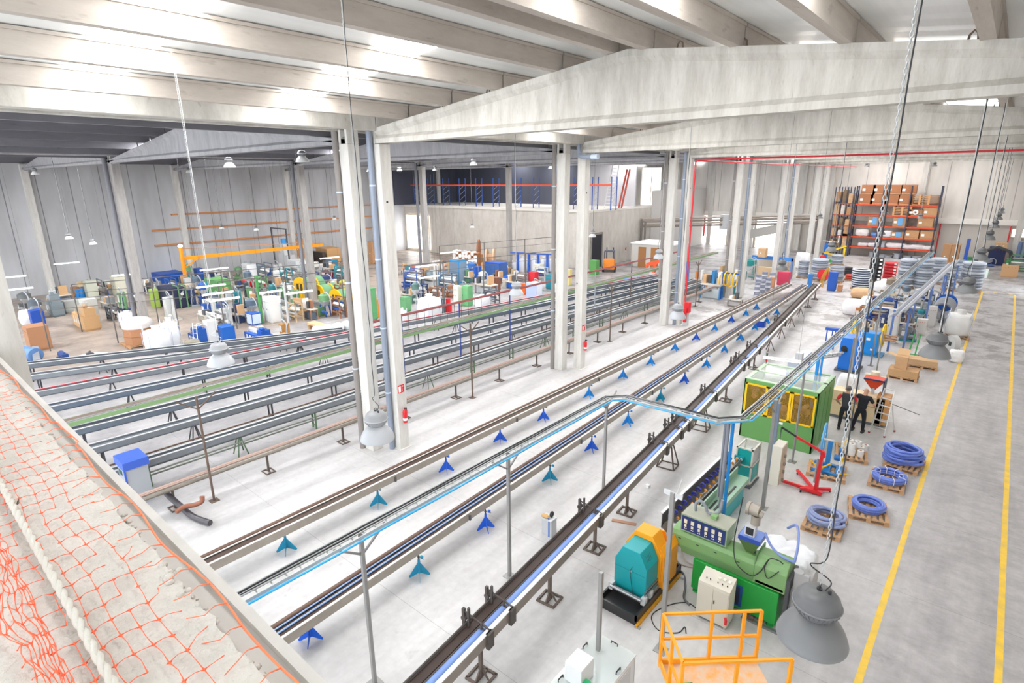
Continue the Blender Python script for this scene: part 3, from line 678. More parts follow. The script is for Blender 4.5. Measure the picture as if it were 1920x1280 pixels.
post((-7.97,4.94), 3.4, 'square steel post under the overhead cable ladder, nearest the ledge', (0,1))
post((-7.99,9.05), 3.4, 'square steel post under the overhead cable ladder, with two diagonal braces', (0,1))
post((-8.15,13.7), 3.4, 'square steel post under the corner of the overhead cable ladder', (0,1))
post((-4.3,19.84), 3.4, 'round grey post standing in front of the green cage machine', None, round_=True)
post((-4.2,28.0), 3.4, 'square post carrying the cable ladder beyond the operators', (0,1))
post((-4.2,33.5), 3.4, 'square post carrying the cable ladder among the far machines', (0,1))
post((-3.85,25.2), 3.4, 'thin round post beside the blue puller and cage machine', None, w=.06, round_=True)
post((-3.2,27.5), 3.3, 'thin round post beside the reel winder', None, w=.06, round_=True)
t = post((-4.5,7.6), 2.75, 'bare square post near the white cabinet', None)
t = post((-4.02,9.35), 3.75, 'tall grey post between the teal haul off and the extruder', None, w=.085)
MB().bar((-.18,0,3.72), (.2,0,3.7), .03, .1).bar((.05,0,3.6), (.16,0,4.1), .015).build('bracket_arm', LGREY, t)
t = post((-4.14,16.23), 3.5, 'stout steel post with perforated cable duct beside the beige wall box', (0,1), w=.10)
MB().box(.05, .12, -.04, .10, 1.2, 3.4).build('cable_duct', mat('7f8ea3', .5, var=.2, scale=30), t)
t = thing('pipe_riser', 'cluster of bright blue and grey pipes dropping from the cable ladder corner', 'pipe', (-4.75, 14.3, 0))
MB().cyl((.12,0,.05), (.12,0,3.3), .045, 12).build('blue_pipe', mat('1a83cf', .35), t)
MB().cyl((0,0,.05), (0,0,3.3), .05, 10).cyl((-.1,.05,1.0), (-.1,.05,3.3), .035, 10).build('grey_pipe', mat('8b8e99', .4), t)
MB().tube([(.12,0,.5),(.16,0,.25),(.28,0,.2),(.3,0,.05)], .02, 8).build('blue_hose', PIPEB, t)
q = g(1517, 800); t = thing('blue_channel_frame', 'bright blue steel channel frame beside the cage machine', 'frame', (-4.55, 22.9, 0))
MB().box(-.05,.05,-.05,.05,0,3.1).box(.1,.16,-.05,.05,0,3.1).build('upright', SKYB, t); MB().bar((0,0,3.05), (.2,2.6,3.3), .12, .1).build('beam', mat('2a6fc9', .4), t)
# side nave trays
post((-17.38,5.75), 3.5, 'rust brown post with diagonal arms nearest the ledge', (0,1), RUST, .06)
post((-17.2,17.09), 3.5, 'rust brown post with diagonal arms, between first and second pillars', (0,1), RUST, .06)
post((-17.2,28.99), 3.5, 'rust brown post with diagonal arms, beyond the second pillar pair', (0,1), RUST, .06)
post((-17.2,41.5), 3.5, 'rust brown post beyond the third pillar pair', (0,1), RUST, .06)
tray([(-18.0,1.5),(-18.0,20),(-18.1,47)], 3.5, 'long cable tray with green edges above the side nave troughs', .42, mat('7fa06f', .5), mat('8a7870', .6), 9, False, mat('a59a94', .5))
t = thing('red_pipe_run', 'dull red pipe run carried high over the side nave troughs', 'pipe', (-20.85, 14.5, 3.5))
MB().cyl((0,0,0), (0,33,0), .05, 8).cyl((.09,0,-.02), (.09,33,-.02), .03, 8).build('pipe', mat('8f4a4a', .5), t)
mb = MB()
for i in range(14): mb.cyl((0,.6+i*.5,-.05), (0,.6+i*.5,-1.1), .012, 5)
mb.build('drop_rod', DGREY, t)
for i, (x, y, c) in enumerate([(-20.9,16.2,'3a4f9a'),(-20.9,20,'3a4f9a'),(-20.9,24,'3a4f9a'),(-20.9,28,'9aa0a8'),(-20.9,33,'9aa0a8'),(-20.9,38,'6a5a55'),(-20.9,43,'6a5a55')]):
    post((x,y), 3.5, '%s post carrying the red pipe run, %s from the first pillar pair' % ({'3a4f9a':'dark blue','9aa0a8':'grey','6a5a55':'brown'}[c], ORD[i]), None, mat(c,.5), .06, 'posts under the red pipe run', False)
# ======================= HIGH BAY LAMPS =======================
def make_lamp(shell, refl, glow=None):
    t = thing('high_bay_lamp', '', 'lamp')
    rf = [(.25,0),(.252,.012),(.246,.03),(.228,.08),(.20,.13),(.162,.175),(.125,.21),(.10,.225)]
    MB().lathe(rf, n=36).build('reflector', refl, t)
    MB().lathe([(.05,.215),(.11,.225),(.135,.25),(.16,.29),(.165,.31),(.168,.33),(.158,.335),(.15,.38),(.115,.42),(.06,.44),(0,.445)], n=32).build('ballast_housing', shell, t)
    f = MB()
    for k in range(30):
        a = 2*PI*k/30; f.bar((math.cos(a)*.12,math.sin(a)*.12,.235), (math.cos(a)*.165,math.sin(a)*.165,.30), .006, .012)
    f.build('cooling_fins', shell, t)
    MB().torus((0,0,.32), .168, .008, 32, 6).build('rim_ring', refl, t)
    MB().torus((0,0,.465), .02, .005, 10, 5, 'x').cyl((0,0,.44), (0,0,.455), .02, 8).cyl((.07,0,.42), (.07,0,.46), .012, 8).build('eye_bolt', BLACK, t)
    MB().cb(0,-.09,.392,.07,.05,.012).build('white_sticker', PAPER, t)
    if glow: MB().lathe([(0,.03),(.16,.035),(.06,.14),(0,.15)], n=20).build('bulb', glow, t)
    return t
LD = make_lamp(mat('6a6b6d', .35), mat('7b7c7e', .4)); LL = make_lamp(mat('9b9da0', .35), mat('b7babf', .35)); LG = make_lamp(mat('77787a', .4), mat('e8e8e6', .4), GLOW)
lu = {}
def lamp(X, Y, Z, kind, label, top=None, chain=True, cable=BLACK):
    src = {'d':LD,'l':LL,'g':LG}[kind]
    if kind not in lu: lu[kind] = 1; o = src; o.location = (X,Y,Z); o['label'] = label; o['group'] = 'high bay lamps'
    else: o = dup(src, (X,Y,Z), random.uniform(0,3), label, 'high bay lamps')
    if top is None: return o
    if chain:
        c = MB(); n = int((top-Z-.5)/.032); near = Y < 6
        if near:
            for i in range(n):
                z = .49+i*.032; pts = [(.009*math.cos(a),0,.021*math.sin(a)) for a in (0,PI/3,2*PI/3,PI,4*PI/3,5*PI/3)]
                pts = [(p[0],0,p[2]+z) if i % 2 else (0,p[0],p[2]+z) for p in pts]; c.tube(pts, .0028, 4, closed=True)
        else: c.cyl((0,0,.48), (0,0,top-Z), .008, 5)
        c.build('chain', mat('c9ccce', .35, .3), o)
    w_ = MB(); pts = [(.04,0,.45),(.06,.02,.53),(-.09,.03,.60) if Y < 6 else (.06,.02,.70),(.015,.0,.72 if Y < 6 else .85)]
    zz = .85
    while zz < top-Z-.4: zz += .35; pts.append((.022+random.uniform(-.006,.006), random.uniform(-.01,.01), zz))
    w_.curve(pts, .005 if Y < 6 else .010, 6).build('supply_cable', cable, o)
    return o
def rtop(X): return roof_r(X) if X > -16 else (roof_l(X) if X > -40.5 else roof_f(X))
near_desc = {0:'dark grey high bay lamp over the yellow lane, '}
rowA = [(-.6,4.17,6.19),(-.62,12.58,6.38),(-.58,20.64,6.33),(-.6,28.5,6.4),(-.6,36.36,6.5),(-.6,44.5,6.5),(-.6,52.5,6.5),(-.6,61,6.5)]
for i, (X,Y,Z) in enumerate(rowA): lamp(X,Y,Z,'d','dark grey high bay lamp on a chain above the yellow lane, %s from the ledge' % ORD[i], rtop(X)-.4)
rowB = [(-6.52,4.48,5.93,'l'),(-7.1,15.86,5.5,'l'),(-7.27,26.7,5.6,'d'),(-6.4,31.44,6.0,'d'),(-6.6,47,5.6,'d'),(-6.4,66,5.6,'d'),(-10,72,5.6,'d'),(-13.5,60,5.7,'d')]
for i, (X,Y,Z,k) in enumerate(rowB): lamp(X,Y,Z,k,'%s grey high bay lamp of the middle line, %s from the ledge' % ('pale' if k == 'l' else 'dull', ORD[i]), rtop(X)-.4, cable=BLACK if i else BLACK)
rowC = [(-11.17,4.24,6.18),(-12.14,14.28,5.85),(-12.6,25.51,5.8)]
for i, (X,Y,Z) in enumerate(rowC): lamp(X,Y,Z,'l','pale grey high bay lamp before the inner pillars, %s from the ledge' % ORD[i], rtop(X)-.4, cable=WHITE if i == 0 else BLACK)
rowD = [(-21.82,33.92,5.63,'the concrete block door'),(-49.42,10.13,5.87,'the first pilaster of the grey wall'),(-51.79,12.0,5.18,'the grey wall, lower of a close pair'),(-61.5,25.5,4.9,'the timber rails'),(-59,27.9,4.7,'the timber rails, lower one'),(-60,37.8,5.2,'the third side nave pillar'),(-46,46.5,4.3,'the plain block face')]
for i, (X,Y,Z,s_) in enumerate(rowD): lamp(X,Y,Z,'g','small lit high bay lamp hanging before '+s_, rtop(X)-.4)
rowE = [(-26.64,11.78,10.2,'close under the first side nave girder'),(-21.31,12.26,10.3,'under the first side nave girder, beside the pillar pair'),(-52,9.56,10.2,'high over the machines near the first wall pilaster'),(-57,21.5,10.4,'high before the second pilaster'),(-45.93,36.6,10.4,'beside the aisle pillar before the dark mezzanine'),(-43.29,38.87,10.4,'beside the third side nave pillar'),(-31.61,42.07,10.4,'before the dark mezzanine near the second pillar pair'),(-27.04,27.63,10.45,'under the third side nave girder'),(-55,39.5,10.5,'seen between the first pillar pair'),(-13.99,81,10.5,'on the cream end wall above the boxes'),(-7.2,79,10.4,'on the cream end wall above the rack end')]
for i, (X,Y,Z,s_) in enumerate(rowE): lamp(X,Y,Z,'g' if i < 9 else 'd','high bay lamp fixed '+s_, None)
# fire safety things
def extinguisher(x, y, z, label, rz=0):
    t = thing('fire_extinguisher', label, 'fire extinguisher', (x,y,z), rz)
    MB().lathe([(0,0),(.075,.01),(.08,.03),(.08,.42),(.06,.49),(.03,.52),(.03,.54)], n=20).build('cylinder', RED, t)
    MB().box(.0, .10, -.012, .012, .56, .59).box(-.02, .02, -.02, .02, .53, .58).build('handle', BLACK, t)
    MB().tube([(0,.02,.56),(-.02,.1,.55),(-.03,.12,.4),(-.02,.11,.12)], .012, 6).build('hose', BLACK, t)
    MB().lathe([(.0815,.10),(.0815,.19)], n=20).build('label_band', PAPER, t)
    return t
def fire_sign(x, y, z, label):
    t = thing('fire_sign', label, 'sign', (x,y,z))
    MB().box(0, .006, -.14, .14, -.15, .15).build('plate', RED, t)
    MB().box(.006, .008, -.11, -.01, -.12, .10).build('pictogram', PAPER, t); MB().box(.006, .008, .03, .05, -.1, .1).box(.006, .008, .03, .10, .07, .10).build('flame_mark', PAPER, t)
extinguisher(-15.5, RB(0)+.22, 1.05, 'red fire extinguisher hung on the pillar nearest the ledge'); fire_sign(-15.61, RB(0)+.2, 2.35, 'square red and white extinguisher sign on the nearest aisle pillar')
extinguisher(-15.5, RB(1)+.25, 1.0, 'red fire extinguisher hung on the second aisle pillar'); fire_sign(-15.61, RB(1)+.2, 2.2, 'square red and white extinguisher sign on the second aisle pillar')
t = thing('fire_riser', 'red sprinkler pipe dropping down the third pillar and running off overhead', 'pipe', (-15.45, RB(2)+.3, 0))
MB().tube([(0,0,1.2),(0,0,10.45),(.1,.1,10.6),(18,.1,10.6)], .05, 10).build('riser', REDP, t)
MB().tube([(0,.1,10.55),(.2,.3,10.55),(.3,12,10.5),(.3,46,10.5)], .04, 8).build('branch_pipe', REDP, t)
MB().cyl((0,0,1.15), (0,0,1.22), .1, 12).build('flange', REDP, t)
t = thing('fire_hydrant_box', 'red hose box and valve at the foot of the third pillar', 'hydrant', (-15.3, RB(2)+.25, 0))
MB().box(-.1,.25,-.2,.15,.9,1.6).build('box', RED, t, .02); MB().cyl((.05,-.3,.3), (.05,-.3,1.2), .11, 12).build('valve_body', RED, t)
mb = MB(); mb.box(-.15,.15,-.15,.15,0,.9); mb.build('stand_post', LGREY, t)
for i, (x, n_) in enumerate(((-5.9,'beside the tall rack'),(.25,'near the window of the end wall'))):
    solo('red_standpipe', MB().cyl((0,0,0), (0,0,4.1), .07, 10), REDP, 'red vertical pipe on the lower end wall '+n_, 'pipe', (x, 82.2, 0))
solo('red_standpipe', MB().cyl((0,0,1.2), (0,0,4.0), .12, 10), REDP, 'thick red pipe before the bright opening of the end wall', 'pipe', (-33.6, 82, 0))
# ======================= AISLE MACHINES =======================
def L3(px, py, z=0): P = g(px, py, z); return (P.x, P.y, z)
# teal and orange haul-off
t = thing('haul_off_machine', 'teal and orange octagonal haul off machine standing in a black tray', 'machine', (-5.25, 9.6, 0))
MB().box(-.50,.50,0,2.3,0,.10).box(-.50,-.46,0,2.3,.1,.24).box(.46,.50,0,2.3,.1,.24).box(-.5,.5,0,.04,.1,.24).box(-.5,.5,2.26,2.3,.1,.24).build('drip_tray', mat('2d2c2e', .35, var=.1), t)
MB().box(.50,.56,-.05,2.2,0,.06).build('floor_rail', mat('d89a25', .5, var=.3, scale=6), t)
MB().box(-.44,.44,.6,1.9,.1,.3).build('base_frame', mat('98928a', .5), t)
def octo(w, z0, z1, ch, tw): return [(-w,z0),(w,z0),(w,z1-ch),(tw,z1),(-tw,z1),(-w,z1-ch)]
MB().prism(octo(.41,.28,1.42,.38,.22), .56, 1.14).build('front_housing', mat('12989f', .4, var=.04), t, .012)
MB().prism(octo(.34,.28,.85,.02,.28), 1.14, 1.5).build('grey_core', mat('b9b4aa', .5), t)
MB().box(-.41,.41,.555,.56,.86,.866).build('seam_line', mat('0b7076', .5), t)
MB().prism(octo(.47,.40,1.55,.44,.22), 1.14, 1.56).build('orange_guard', mat('f5a21d', .4, var=.05), t, .012)
MB().prism([(.34,.2),(.52,.2),(.52,1.1),(.40,1.28),(.34,1.2)], 1.2, 1.95).build('orange_side_cover', mat('f5a21d', .4, var=.05), t, .01)
MB().prism(octo(.34,.8,1.36,.36,.22), 1.78, 1.82).build('rear_ring_guard', ORA, t)
MB().cyl((.02,.54,.86), (.02,.56,.86), .022, 14).build('door_knob', LGREY, t)
MB().curve([(.05,.55,1.0),(.02,.53,.86),(.06,.52,.6),(.10,.50,.45),(.16,.46,.32)], .006, 6).build('cable', BLACK, t)
v = MB()
for i in range(4): v.bar((.27,.72+i*.06,1.30), (.30,.72+i*.06,1.25), .008, .02)
for i in range(4): v.bar((.30,.72+i*.06,1.245), (.345,.72+i*.06,1.16), .008, .02)
v.build('vent_slots', DGREY, t)
for i, y in enumerate((.38, .48)):
    MB().cyl((-.40,y,.36-i*.06), (.40,y,.36-i*.06), .035, 14).build('roller', STEEL, t)
for s_ in (-1, 1):
    for y in (.42, .7):
        MB().box(s_*.42-.05,s_*.42+.05,y,y+.14,.22,.40).build('bearing_block', LGREY, t)
MB().bar((.42,.5,.42), (.42,1.5,.42), .04).bar((.42,.5,.5), (.42,1.5,.5), .03).build('guide_rods', STEEL, t)
MB().box(.5,.62,-.06,.02,0,.02).box(.5,.66,2.1,2.2,0,.05).build('anchor_lug', GALV, t)
# valve stand behind it
t = thing('pressure_gauge_stand', 'thin red and grey gauge stand behind the orange guard', 'stand', (-5.35, 12.35, 0))
MB().cyl((0,0,0), (0,0,1.5), .015, 8).box(-.12,.12,-.12,.12,0,.05).build('rod', mat('a4555a', .5), t); MB().cyl((0,-.03,1.5), (0,.03,1.5), .05, 14).box(-.03,.03,-.03,.03,1.38,1.46).build('gauge', LGREY, t)
MB().torus((.05,0,.62), .11, .04, 18, 8, 'x').cyl((-.02,0,.62), (.12,0,.62), .05).build('valve_wheel', mat('6d3f38', .6, .3), t)
# green extruder
t = thing('extruder', 'green plastic extruder with sage barrel, blue control panel and hopper', 'machine', (-4.3, 11.46, 0))
MB().box(0,1.92,0,.75,.10,.90).build('base_cabinet', mat('1e9a3c', .35, var=.05), t, .015)
MB().box(.30,1.18,-.012,0,.18,.72).build('panel_frame', mat('1b4a8e', .5), t); MB().box(.36,1.12,-.02,-.012,.22,.67).build('dark_panel', mat('27304a', .5), t)
for x in (.1, 1.8): MB().cyl((x,.08,0), (x,.08,.1), .05, 12).lathe([(.08,0),(.08,.02),(0,.02)], (x,.08,0), 12).build('levelling_foot', GREENM, t)
def rr(w, z0, z1, c=.10): return [(-w,z0),(w,z0),(w,z1-c),(w-c*.3,z1-c*.3),(w-c,z1),(-w+c,z1),(-w+c*.3,z1-c*.3),(-w,z1-c)]
def xprism(mb, prof, x0, x1, yc):
    n = len(prof); vs = [(x0,yc+u,z) for u,z in prof]+[(x1,yc+u,z) for u,z in prof]
    return mb.add(vs, [tuple(range(n)), tuple(range(n,2*n))[::-1]]+[(i,n+i,n+(i+1)%n,(i+1)%n) for i in range(n)])
SG = mat('7ba36a', .4, var=.05)
xprism(MB(), rr(.26,1.04,1.44,.14), -.62, 1.35, .36).build('barrel_cover', SG, t, .01)
xprism(MB(), [(-.28,.9),(.28,.9),(.28,1.06),(-.28,1.06)], -.35, 1.4, .36).build('barrel_bed', mat('6c9160', .4), t)
MB().prism([(-.62,1.05),(-.1,1.05),(0,.9),(-.02,.9),(-.35,.95)], .12, .6).build('front_skirt', SG, t)
xprism(MB(), rr(.32,.92,1.58,.2), 1.35, 2.02, .36).build('gearbox', SG, t, .02)
MB().box(1.40,1.98,.04,.05,.96,1.02).box(1.34,1.37,.05,.68,1.0,1.6).build('flange_seam', mat('5c8352', .5), t)
s_ = MB()
for x in (-.45, .0, .42, .95): s_.box(x,x+.07,.09,.10,1.22,1.235)
s_.build('slot_handles', BLACK, t)
MB().cyl((-.62,.36,1.22), (-.74,.36,1.22), .14, 18).cyl((-.74,.36,1.22), (-.82,.36,1.22), .09, 18).build('die_head', STEEL, t)
MB().box(-.42,.68,.10,.66,1.46,1.90).build('control_box', mat('8fa886', .45), t, .008)
MB().box(-.41,.69,.09,.67,1.90,1.915).build('box_top', mat('a3a594', .5, var=.06), t)
MB().box(-.39,.65,.088,.10,1.50,1.87).build('control_panel', mat('1f2f66', .4), t)
for i in range(6):
    x = -.33+i*.165; MB().box(x,x+.075,.075,.09,1.70,1.80).box(x+.01,x+.065,.075,.09,1.60,1.67).build('temperature_gauge', mat('d8d2b8', .4), t)
b_ = MB()
for i in range(6):
    for j in range(2): b_.cyl((-.31+i*.165+j*.04,.08,1.555), (-.31+i*.165+j*.04,.09,1.555), .012, 8)
b_.build('push_buttons', PAPER, t)
MB().curve([(-.2,.4,1.9),(-.2,.4,2.12),(-.1,.42,2.2),(.02,.42,2.1),(.08,.42,1.98),(.22,.44,1.97),(.32,.5,2.05),(.36,.55,2.35)], .035, 12).build('flexible_conduit', mat('83898f', .5), t)
MB().box(.2,.34,.3,.45,1.9,2.0).build('junction_block', SG, t)
def frust(mb, cx, cy, z0, w0, d0, z1, w1, d1):
    vs = [(cx+a*w0/2,cy+b*d0/2,z0) for a,b in ((-1,-1),(1,-1),(1,1),(-1,1))]+[(cx+a*w1/2,cy+b*d1/2,z1) for a,b in ((-1,-1),(1,-1),(1,1),(-1,1))]
    return mb.add(vs, [(0,3,2,1),(4,5,6,7),(0,1,5,4),(1,2,6,5),(2,3,7,6),(3,0,4,7)])
hp = frust(MB(), 1.14, .38, 1.42, .14, .14, 1.78, .46, .42).build('hopper', mat('54703f', .45), t)
MB().box(.90,1.38,.16,.60,1.78,1.88).build('hopper_rim', mat('25459a', .4), t); MB().box(.91,1.37,.17,.59,1.88,1.885).build('hopper_lid', mat('6d8ad0', .4), t)
MB().box(1.0,1.22,.24,.40,1.885,2.12).build('loader_box', LGREY, t); MB().box(1.03,1.19,.23,.245,1.92,2.09).build('loader_window', BLACK, t)
MB().cyl((1.16,.42,2.12), (1.16,.42,2.34), .10, 16).cyl((1.02,.42,2.46), (1.22,.42,2.46), .13, 18).cyl((.95,.42,2.46), (1.02,.42,2.46), .15, 18).cyl((1.22,.42,2.40), (1.30,.42,2.38), .07).build('loader_motor', mat('a59d92', .45, .4), t)
MB().curve([(1.38,.42,2.0),(1.55,.36,1.78),(1.75,.32,1.66),(1.95,.32,1.62),(2.06,.35,1.60)], .028, 10).curve([(2.06,.36,1.6),(2.05,.5,1.95),(1.92,.8,2.2),(1.7,1.0,1.95)], .028, 10).build('feed_hose', mat('7d90cc', .3), t)
MB().curve([(.9,.2,2.8),(.88,.12,2.3),(.86,.06,1.7),(.95,.0,1.3),(1.15,-.03,1.15),(1.35,-.02,1.12),(1.5,.02,1.3),(1.62,.08,1.62),(1.8,.1,1.66),(1.9,.1,1.62)], .012, 8).curve([(1.62,.08,1.62),(1.56,.04,1.4),(1.66,0,1.2),(1.85,.03,1.45)], .01, 6).build('power_cable', BLACK, t)
MB().box(2.02,2.09,.06,.72,.35,1.30).build('pulley_frame', mat('4a4b4e', .5), t)
MB().box(2.12,2.42,.18,.26,.1,1.5).cyl((2.2,.22,1.5), (2.2,.22,1.52), .1).box(2.09,2.4,.2,.9,.1,1.05).cyl((2.42,.45,1.05), (2.46,.45,1.05), .42, 28).build('belt_guard', mat('a7a6a6', .5), t, .02)
MB().box(1.25,2.25,-.12,-.04,0,.05).build('floor_rail', STEEL, t); MB().torus((1.45,-.1,.1), .05, .018, 14, 6, 'y').build('rail_wheel', mat('6e4a40', .6), t)
MB().curve([(-.62,.5,1.1),(-.5,.7,.85),(-.1,.8,.7),(.05,.6,.75)], .02, 8).build('water_hose', mat('c8bfb8', .4), t)
# beige control cabinet in front of the extruder
t = thing('control_cabinet', 'beige two door control cabinet with sloped top in front of the green extruder', 'cabinet', (-3.87, 10.74, 0))
MB().prism([(0,.06),(.38,.06),(.38,1.12),(.0,.98)], 0, .70, 'x').build('body', BEIGE, t, .006)
for x in (.02, .355):
    d = MB().box(x,x+.325,-.012,0,.10,.92).build('door', mat('cfc8b8', .5), t, .004)
    if x > .1: MB().box(x+.02,x+.04,-.03,-.012,.56,.64).build('lock_handle', DGREY, d)
def slopept(x, v): return (x, v*.38, .98+v*.14)
for i, x in enumerate((.36, .46, .57)): p = slopept(x,.6); MB().box(x,x+.06,p[1]-.04,p[1]+.05,p[2]+.0,p[2]+.018).build('meter', mat('e8e6dc', .4), t)
for i, x in enumerate((.12, .2, .37, .47, .58)): p = slopept(x,.3); MB().cyl((x+.02,p[1],p[2]), (x+.02,p[1]-.01,p[2]+.03), .012, 8).build('switch', BLACK, t)
for x in (.03, .62): MB().box(x,x+.05,.02,.36,0,.06).build('foot', mat('b9b2a2', .5), t)
MB().tube([(.66,-.02,.35),(.69,-.05,.3),(.69,-.05,.2)], .03, 8).build('red_plug', RED, t)
solo('floor_cable', MB().curve([(-3.9,10.95,.015),(-4.2,11.0,.012),(-4.5,10.6,.012),(-4.62,10.1,.012),(-4.3,9.8,.012),(-3.95,10.0,.012),(-3.9,10.25,.02),(-3.8,10.1,.012)], .012, 6), BLACK, 'black power cable looping over the floor beside the beige control cabinet', 'cable')
solo('floor_cable', MB().curve([(-5.0,11.9,.03),(-4.7,11.9,.03),(-4.45,11.5,.025),(-4.3,11.1,.025),(-4.1,10.95,.03)], .028, 8), mat('63656b', .6), 'thick grey cable from the haul off tray to the extruder feet', 'cable')
solo('water_hoses', MB().curve([(-5.2,12.5,.03),(-4.9,12.2,.03),(-4.5,12.3,.03),(-4.4,11.95,.3)], .025, 8).curve([(-5.1,12.7,.05),(-4.8,12.35,.06),(-4.45,12.4,.04),(-4.38,12.0,.35)], .022, 8), mat('c9bdb6', .5), 'pale pink water hoses lying under the barrel of the green extruder', 'hose')
# calibration / spray tank with blue and amber couplings
t = thing('spray_cooling_tank', 'long dark spray cooling tank with rows of blue and amber couplings', 'tank', (-5.35, 12.35, 0))
MB().box(-.22,-.19,0,4.6,.72,1.14).box(.19,.22,0,4.6,.72,1.0).box(-.22,.22,0,4.6,.72,.76).build('tank_body', mat('7c7a78', .35, .6), t, .01)
MB().box(-.26,-.19,0,4.6,1.14,1.17).build('rim', mat('d5d6d8', .3, .4), t)
for i in range(15):
    y = .18+i*.3
    MB().torus((-.06,y,1.02), .055, .022, 14, 7, 'y').build('blue_coupling', mat('3a3fae', .4), t)
    MB().torus((.10,y+.13,.98), .035, .015, 12, 6, 'y').cyl((.1,y+.1,.96), (.1,y+.16,.96), .02).build('amber_coupling', mat('e39b3a', .4), t)
for y in (.3, 2.3, 4.3): MB().box(-.2,-.15,y,y+.05,0,.72).box(.15,.2,y,y+.05,0,.72).build('leg', LGREY, t)
MB().cyl((0,.05,.85), (0,-.08,.85), .14, 20).build('end_flange', mat('85807b', .35, .6), t)
t = thing('pump_tray', 'open sage green trough with black slots beside the spray cooling tank', 'trough', (-4.93, 12.9, 0))
MB().box(-.16,.24,0,3.6,.55,.70).box(-.16,-.12,0,3.6,.70,.95).build('body', mat('8fb39a', .4), t); MB().box(-.05,.0,.3,1.7,.70,.72).box(.08,.13,.6,2.8,.70,.72).build('slots', BLACK, t)
MB().box(-.1,.2,.3,3.3,.02,.5).build('teal_tank', mat('27a7ad', .4), t); MB().curve([(.0,.2,.75),(.02,.2,1.35),(-.05,.5,1.4),(-.1,1,1.3)], .012, 6).build('hose', mat('a89060', .5), t)
# teal puller on wheels frame
def framed_box(t, x0,x1,y0,y1,z0,z1,fm,w=.05):
    mb = MB()
    for x in (x0,x1-w):
        for y in (y0,y1-w): mb.box(x,x+w,y,y+w,z0,z1)
    for z in (z0,(z0+z1)/2,z1-w):
        mb.box(x0,x1,y0,y0+w,z,z+w).box(x0,x1,y1-w,y1,z,z+w).box(x0,x0+w,y0,y1,z,z+w).box(x1-w,x1,y0,y1,z,z+w)
    return mb.build('frame', fm, t)
t = thing('vacuum_unit', 'small teal vacuum unit in a cream frame with open top', 'machine', (-5.36, 17.12, 0))
framed_box(t, 0,.52,0,.78,.08,1.32, mat('d4d0c4', .5), .045)
MB().box(.02,.5,.02,.03,.1,.7).box(.02,.5,.02,.03,.74,1.27).box(.48,.49,.03,.74,.1,.7).build('teal_panel', mat('14a3a0', .4), t)
MB().box(.485,.495,.05,.73,.74,1.27).build('glass_door', mat('aab2b4', .2, .3), t); MB().box(.04,.48,.05,.74,.95,.98).build('shelf', mat('1b9a94', .5), t)
MB().box(-.02,.26,-.06,.02,.86,1.02).build('coupling_box', mat('129aa0', .4), t); MB().cyl((.08,-.12,.93), (.08,-.05,.93), .05).cyl((.2,-.12,.93), (.2,-.05,.93), .04).build('pipe_coupling', LGREY, t)
MB().cyl((.15,.35,1.0), (.35,.35,1.0), .09).box(.15,.3,.45,.65,.98,1.12).build('pump_motor', mat('b8c0bd', .4, .3), t)
MB().box(-.08,.56,-.06,.82,0,.06).build('drip_tray', mat('5b6068', .5), t)
# wall box on post
t = thing('beige_wall_box', 'tall slim beige distribution box with sockets, fixed to the perforated duct post', 'electrical box', (-4.02, 16.1, .95))
MB().box(0,.26,-.1,.42,0,1.25).build('body', mat('ded8cb', .5), t, .01)
MB().box(.265,.28,-.06,.38,.05,1.2).build('socket_panel', mat('c9b29a', .5, var=.2, scale=12), t)
for z in (.15,.4,.65,.9): MB().cyl((.28,.16,z), (.33,.16,z), .05, 12).build('socket', mat('8b7f72', .5), t)
# engine crane (red)
t = thing('engine_crane', 'red folding workshop crane with black boom tip', 'crane', (-3.2, 18.05, 0))
MB().bar((0,0,.1), (-1.15,.05,.1), .07, .09).bar((0,.1,.1), (-.75,1.05,.12), .07, .09).box(-.25,.25,-.08,.1,.06,.16).bar((-.35,-.12,.1), (.38,.45,.1), .08).build('base_legs', RED, t)
MB().bar((.05,.02,.15), (.12,-.1,1.55), .09).bar((.05,.3,.12), (.1,.0,.9), .05).build('mast', RED, t)
MB().bar((.14,-.1,1.5), (-.6,-.45,1.95), .07).bar((.14,-.1,1.5), (.16,-.1,1.36), .09).build('boom', RED, t); MB().bar((-.6,-.45,1.95), (-1.0,-.62,2.2), .05).bar((-1.0,-.62,2.2), (-1.0,-.62,2.02), .02).build('boom_extension', BLACK, t)
MB().cyl((-.03,.1,.35), (.0,.02,1.2), .035).build('hydraulic_ram', mat('a8a8aa', .3, .5), t)
for p in ((-.32,-.15),(.38,.45),(-1.1,.05),(-.72,1.0)): MB().cyl((p[0]-.02,p[1],.04), (p[0]+.02,p[1],.04), .04, 12).build('caster', BLACK, t)
MB().tube([(-1.0,-.62,2.05),(-1.0,-.62,1.8)], .012, 6).build('hook_chain', DGREY, t)
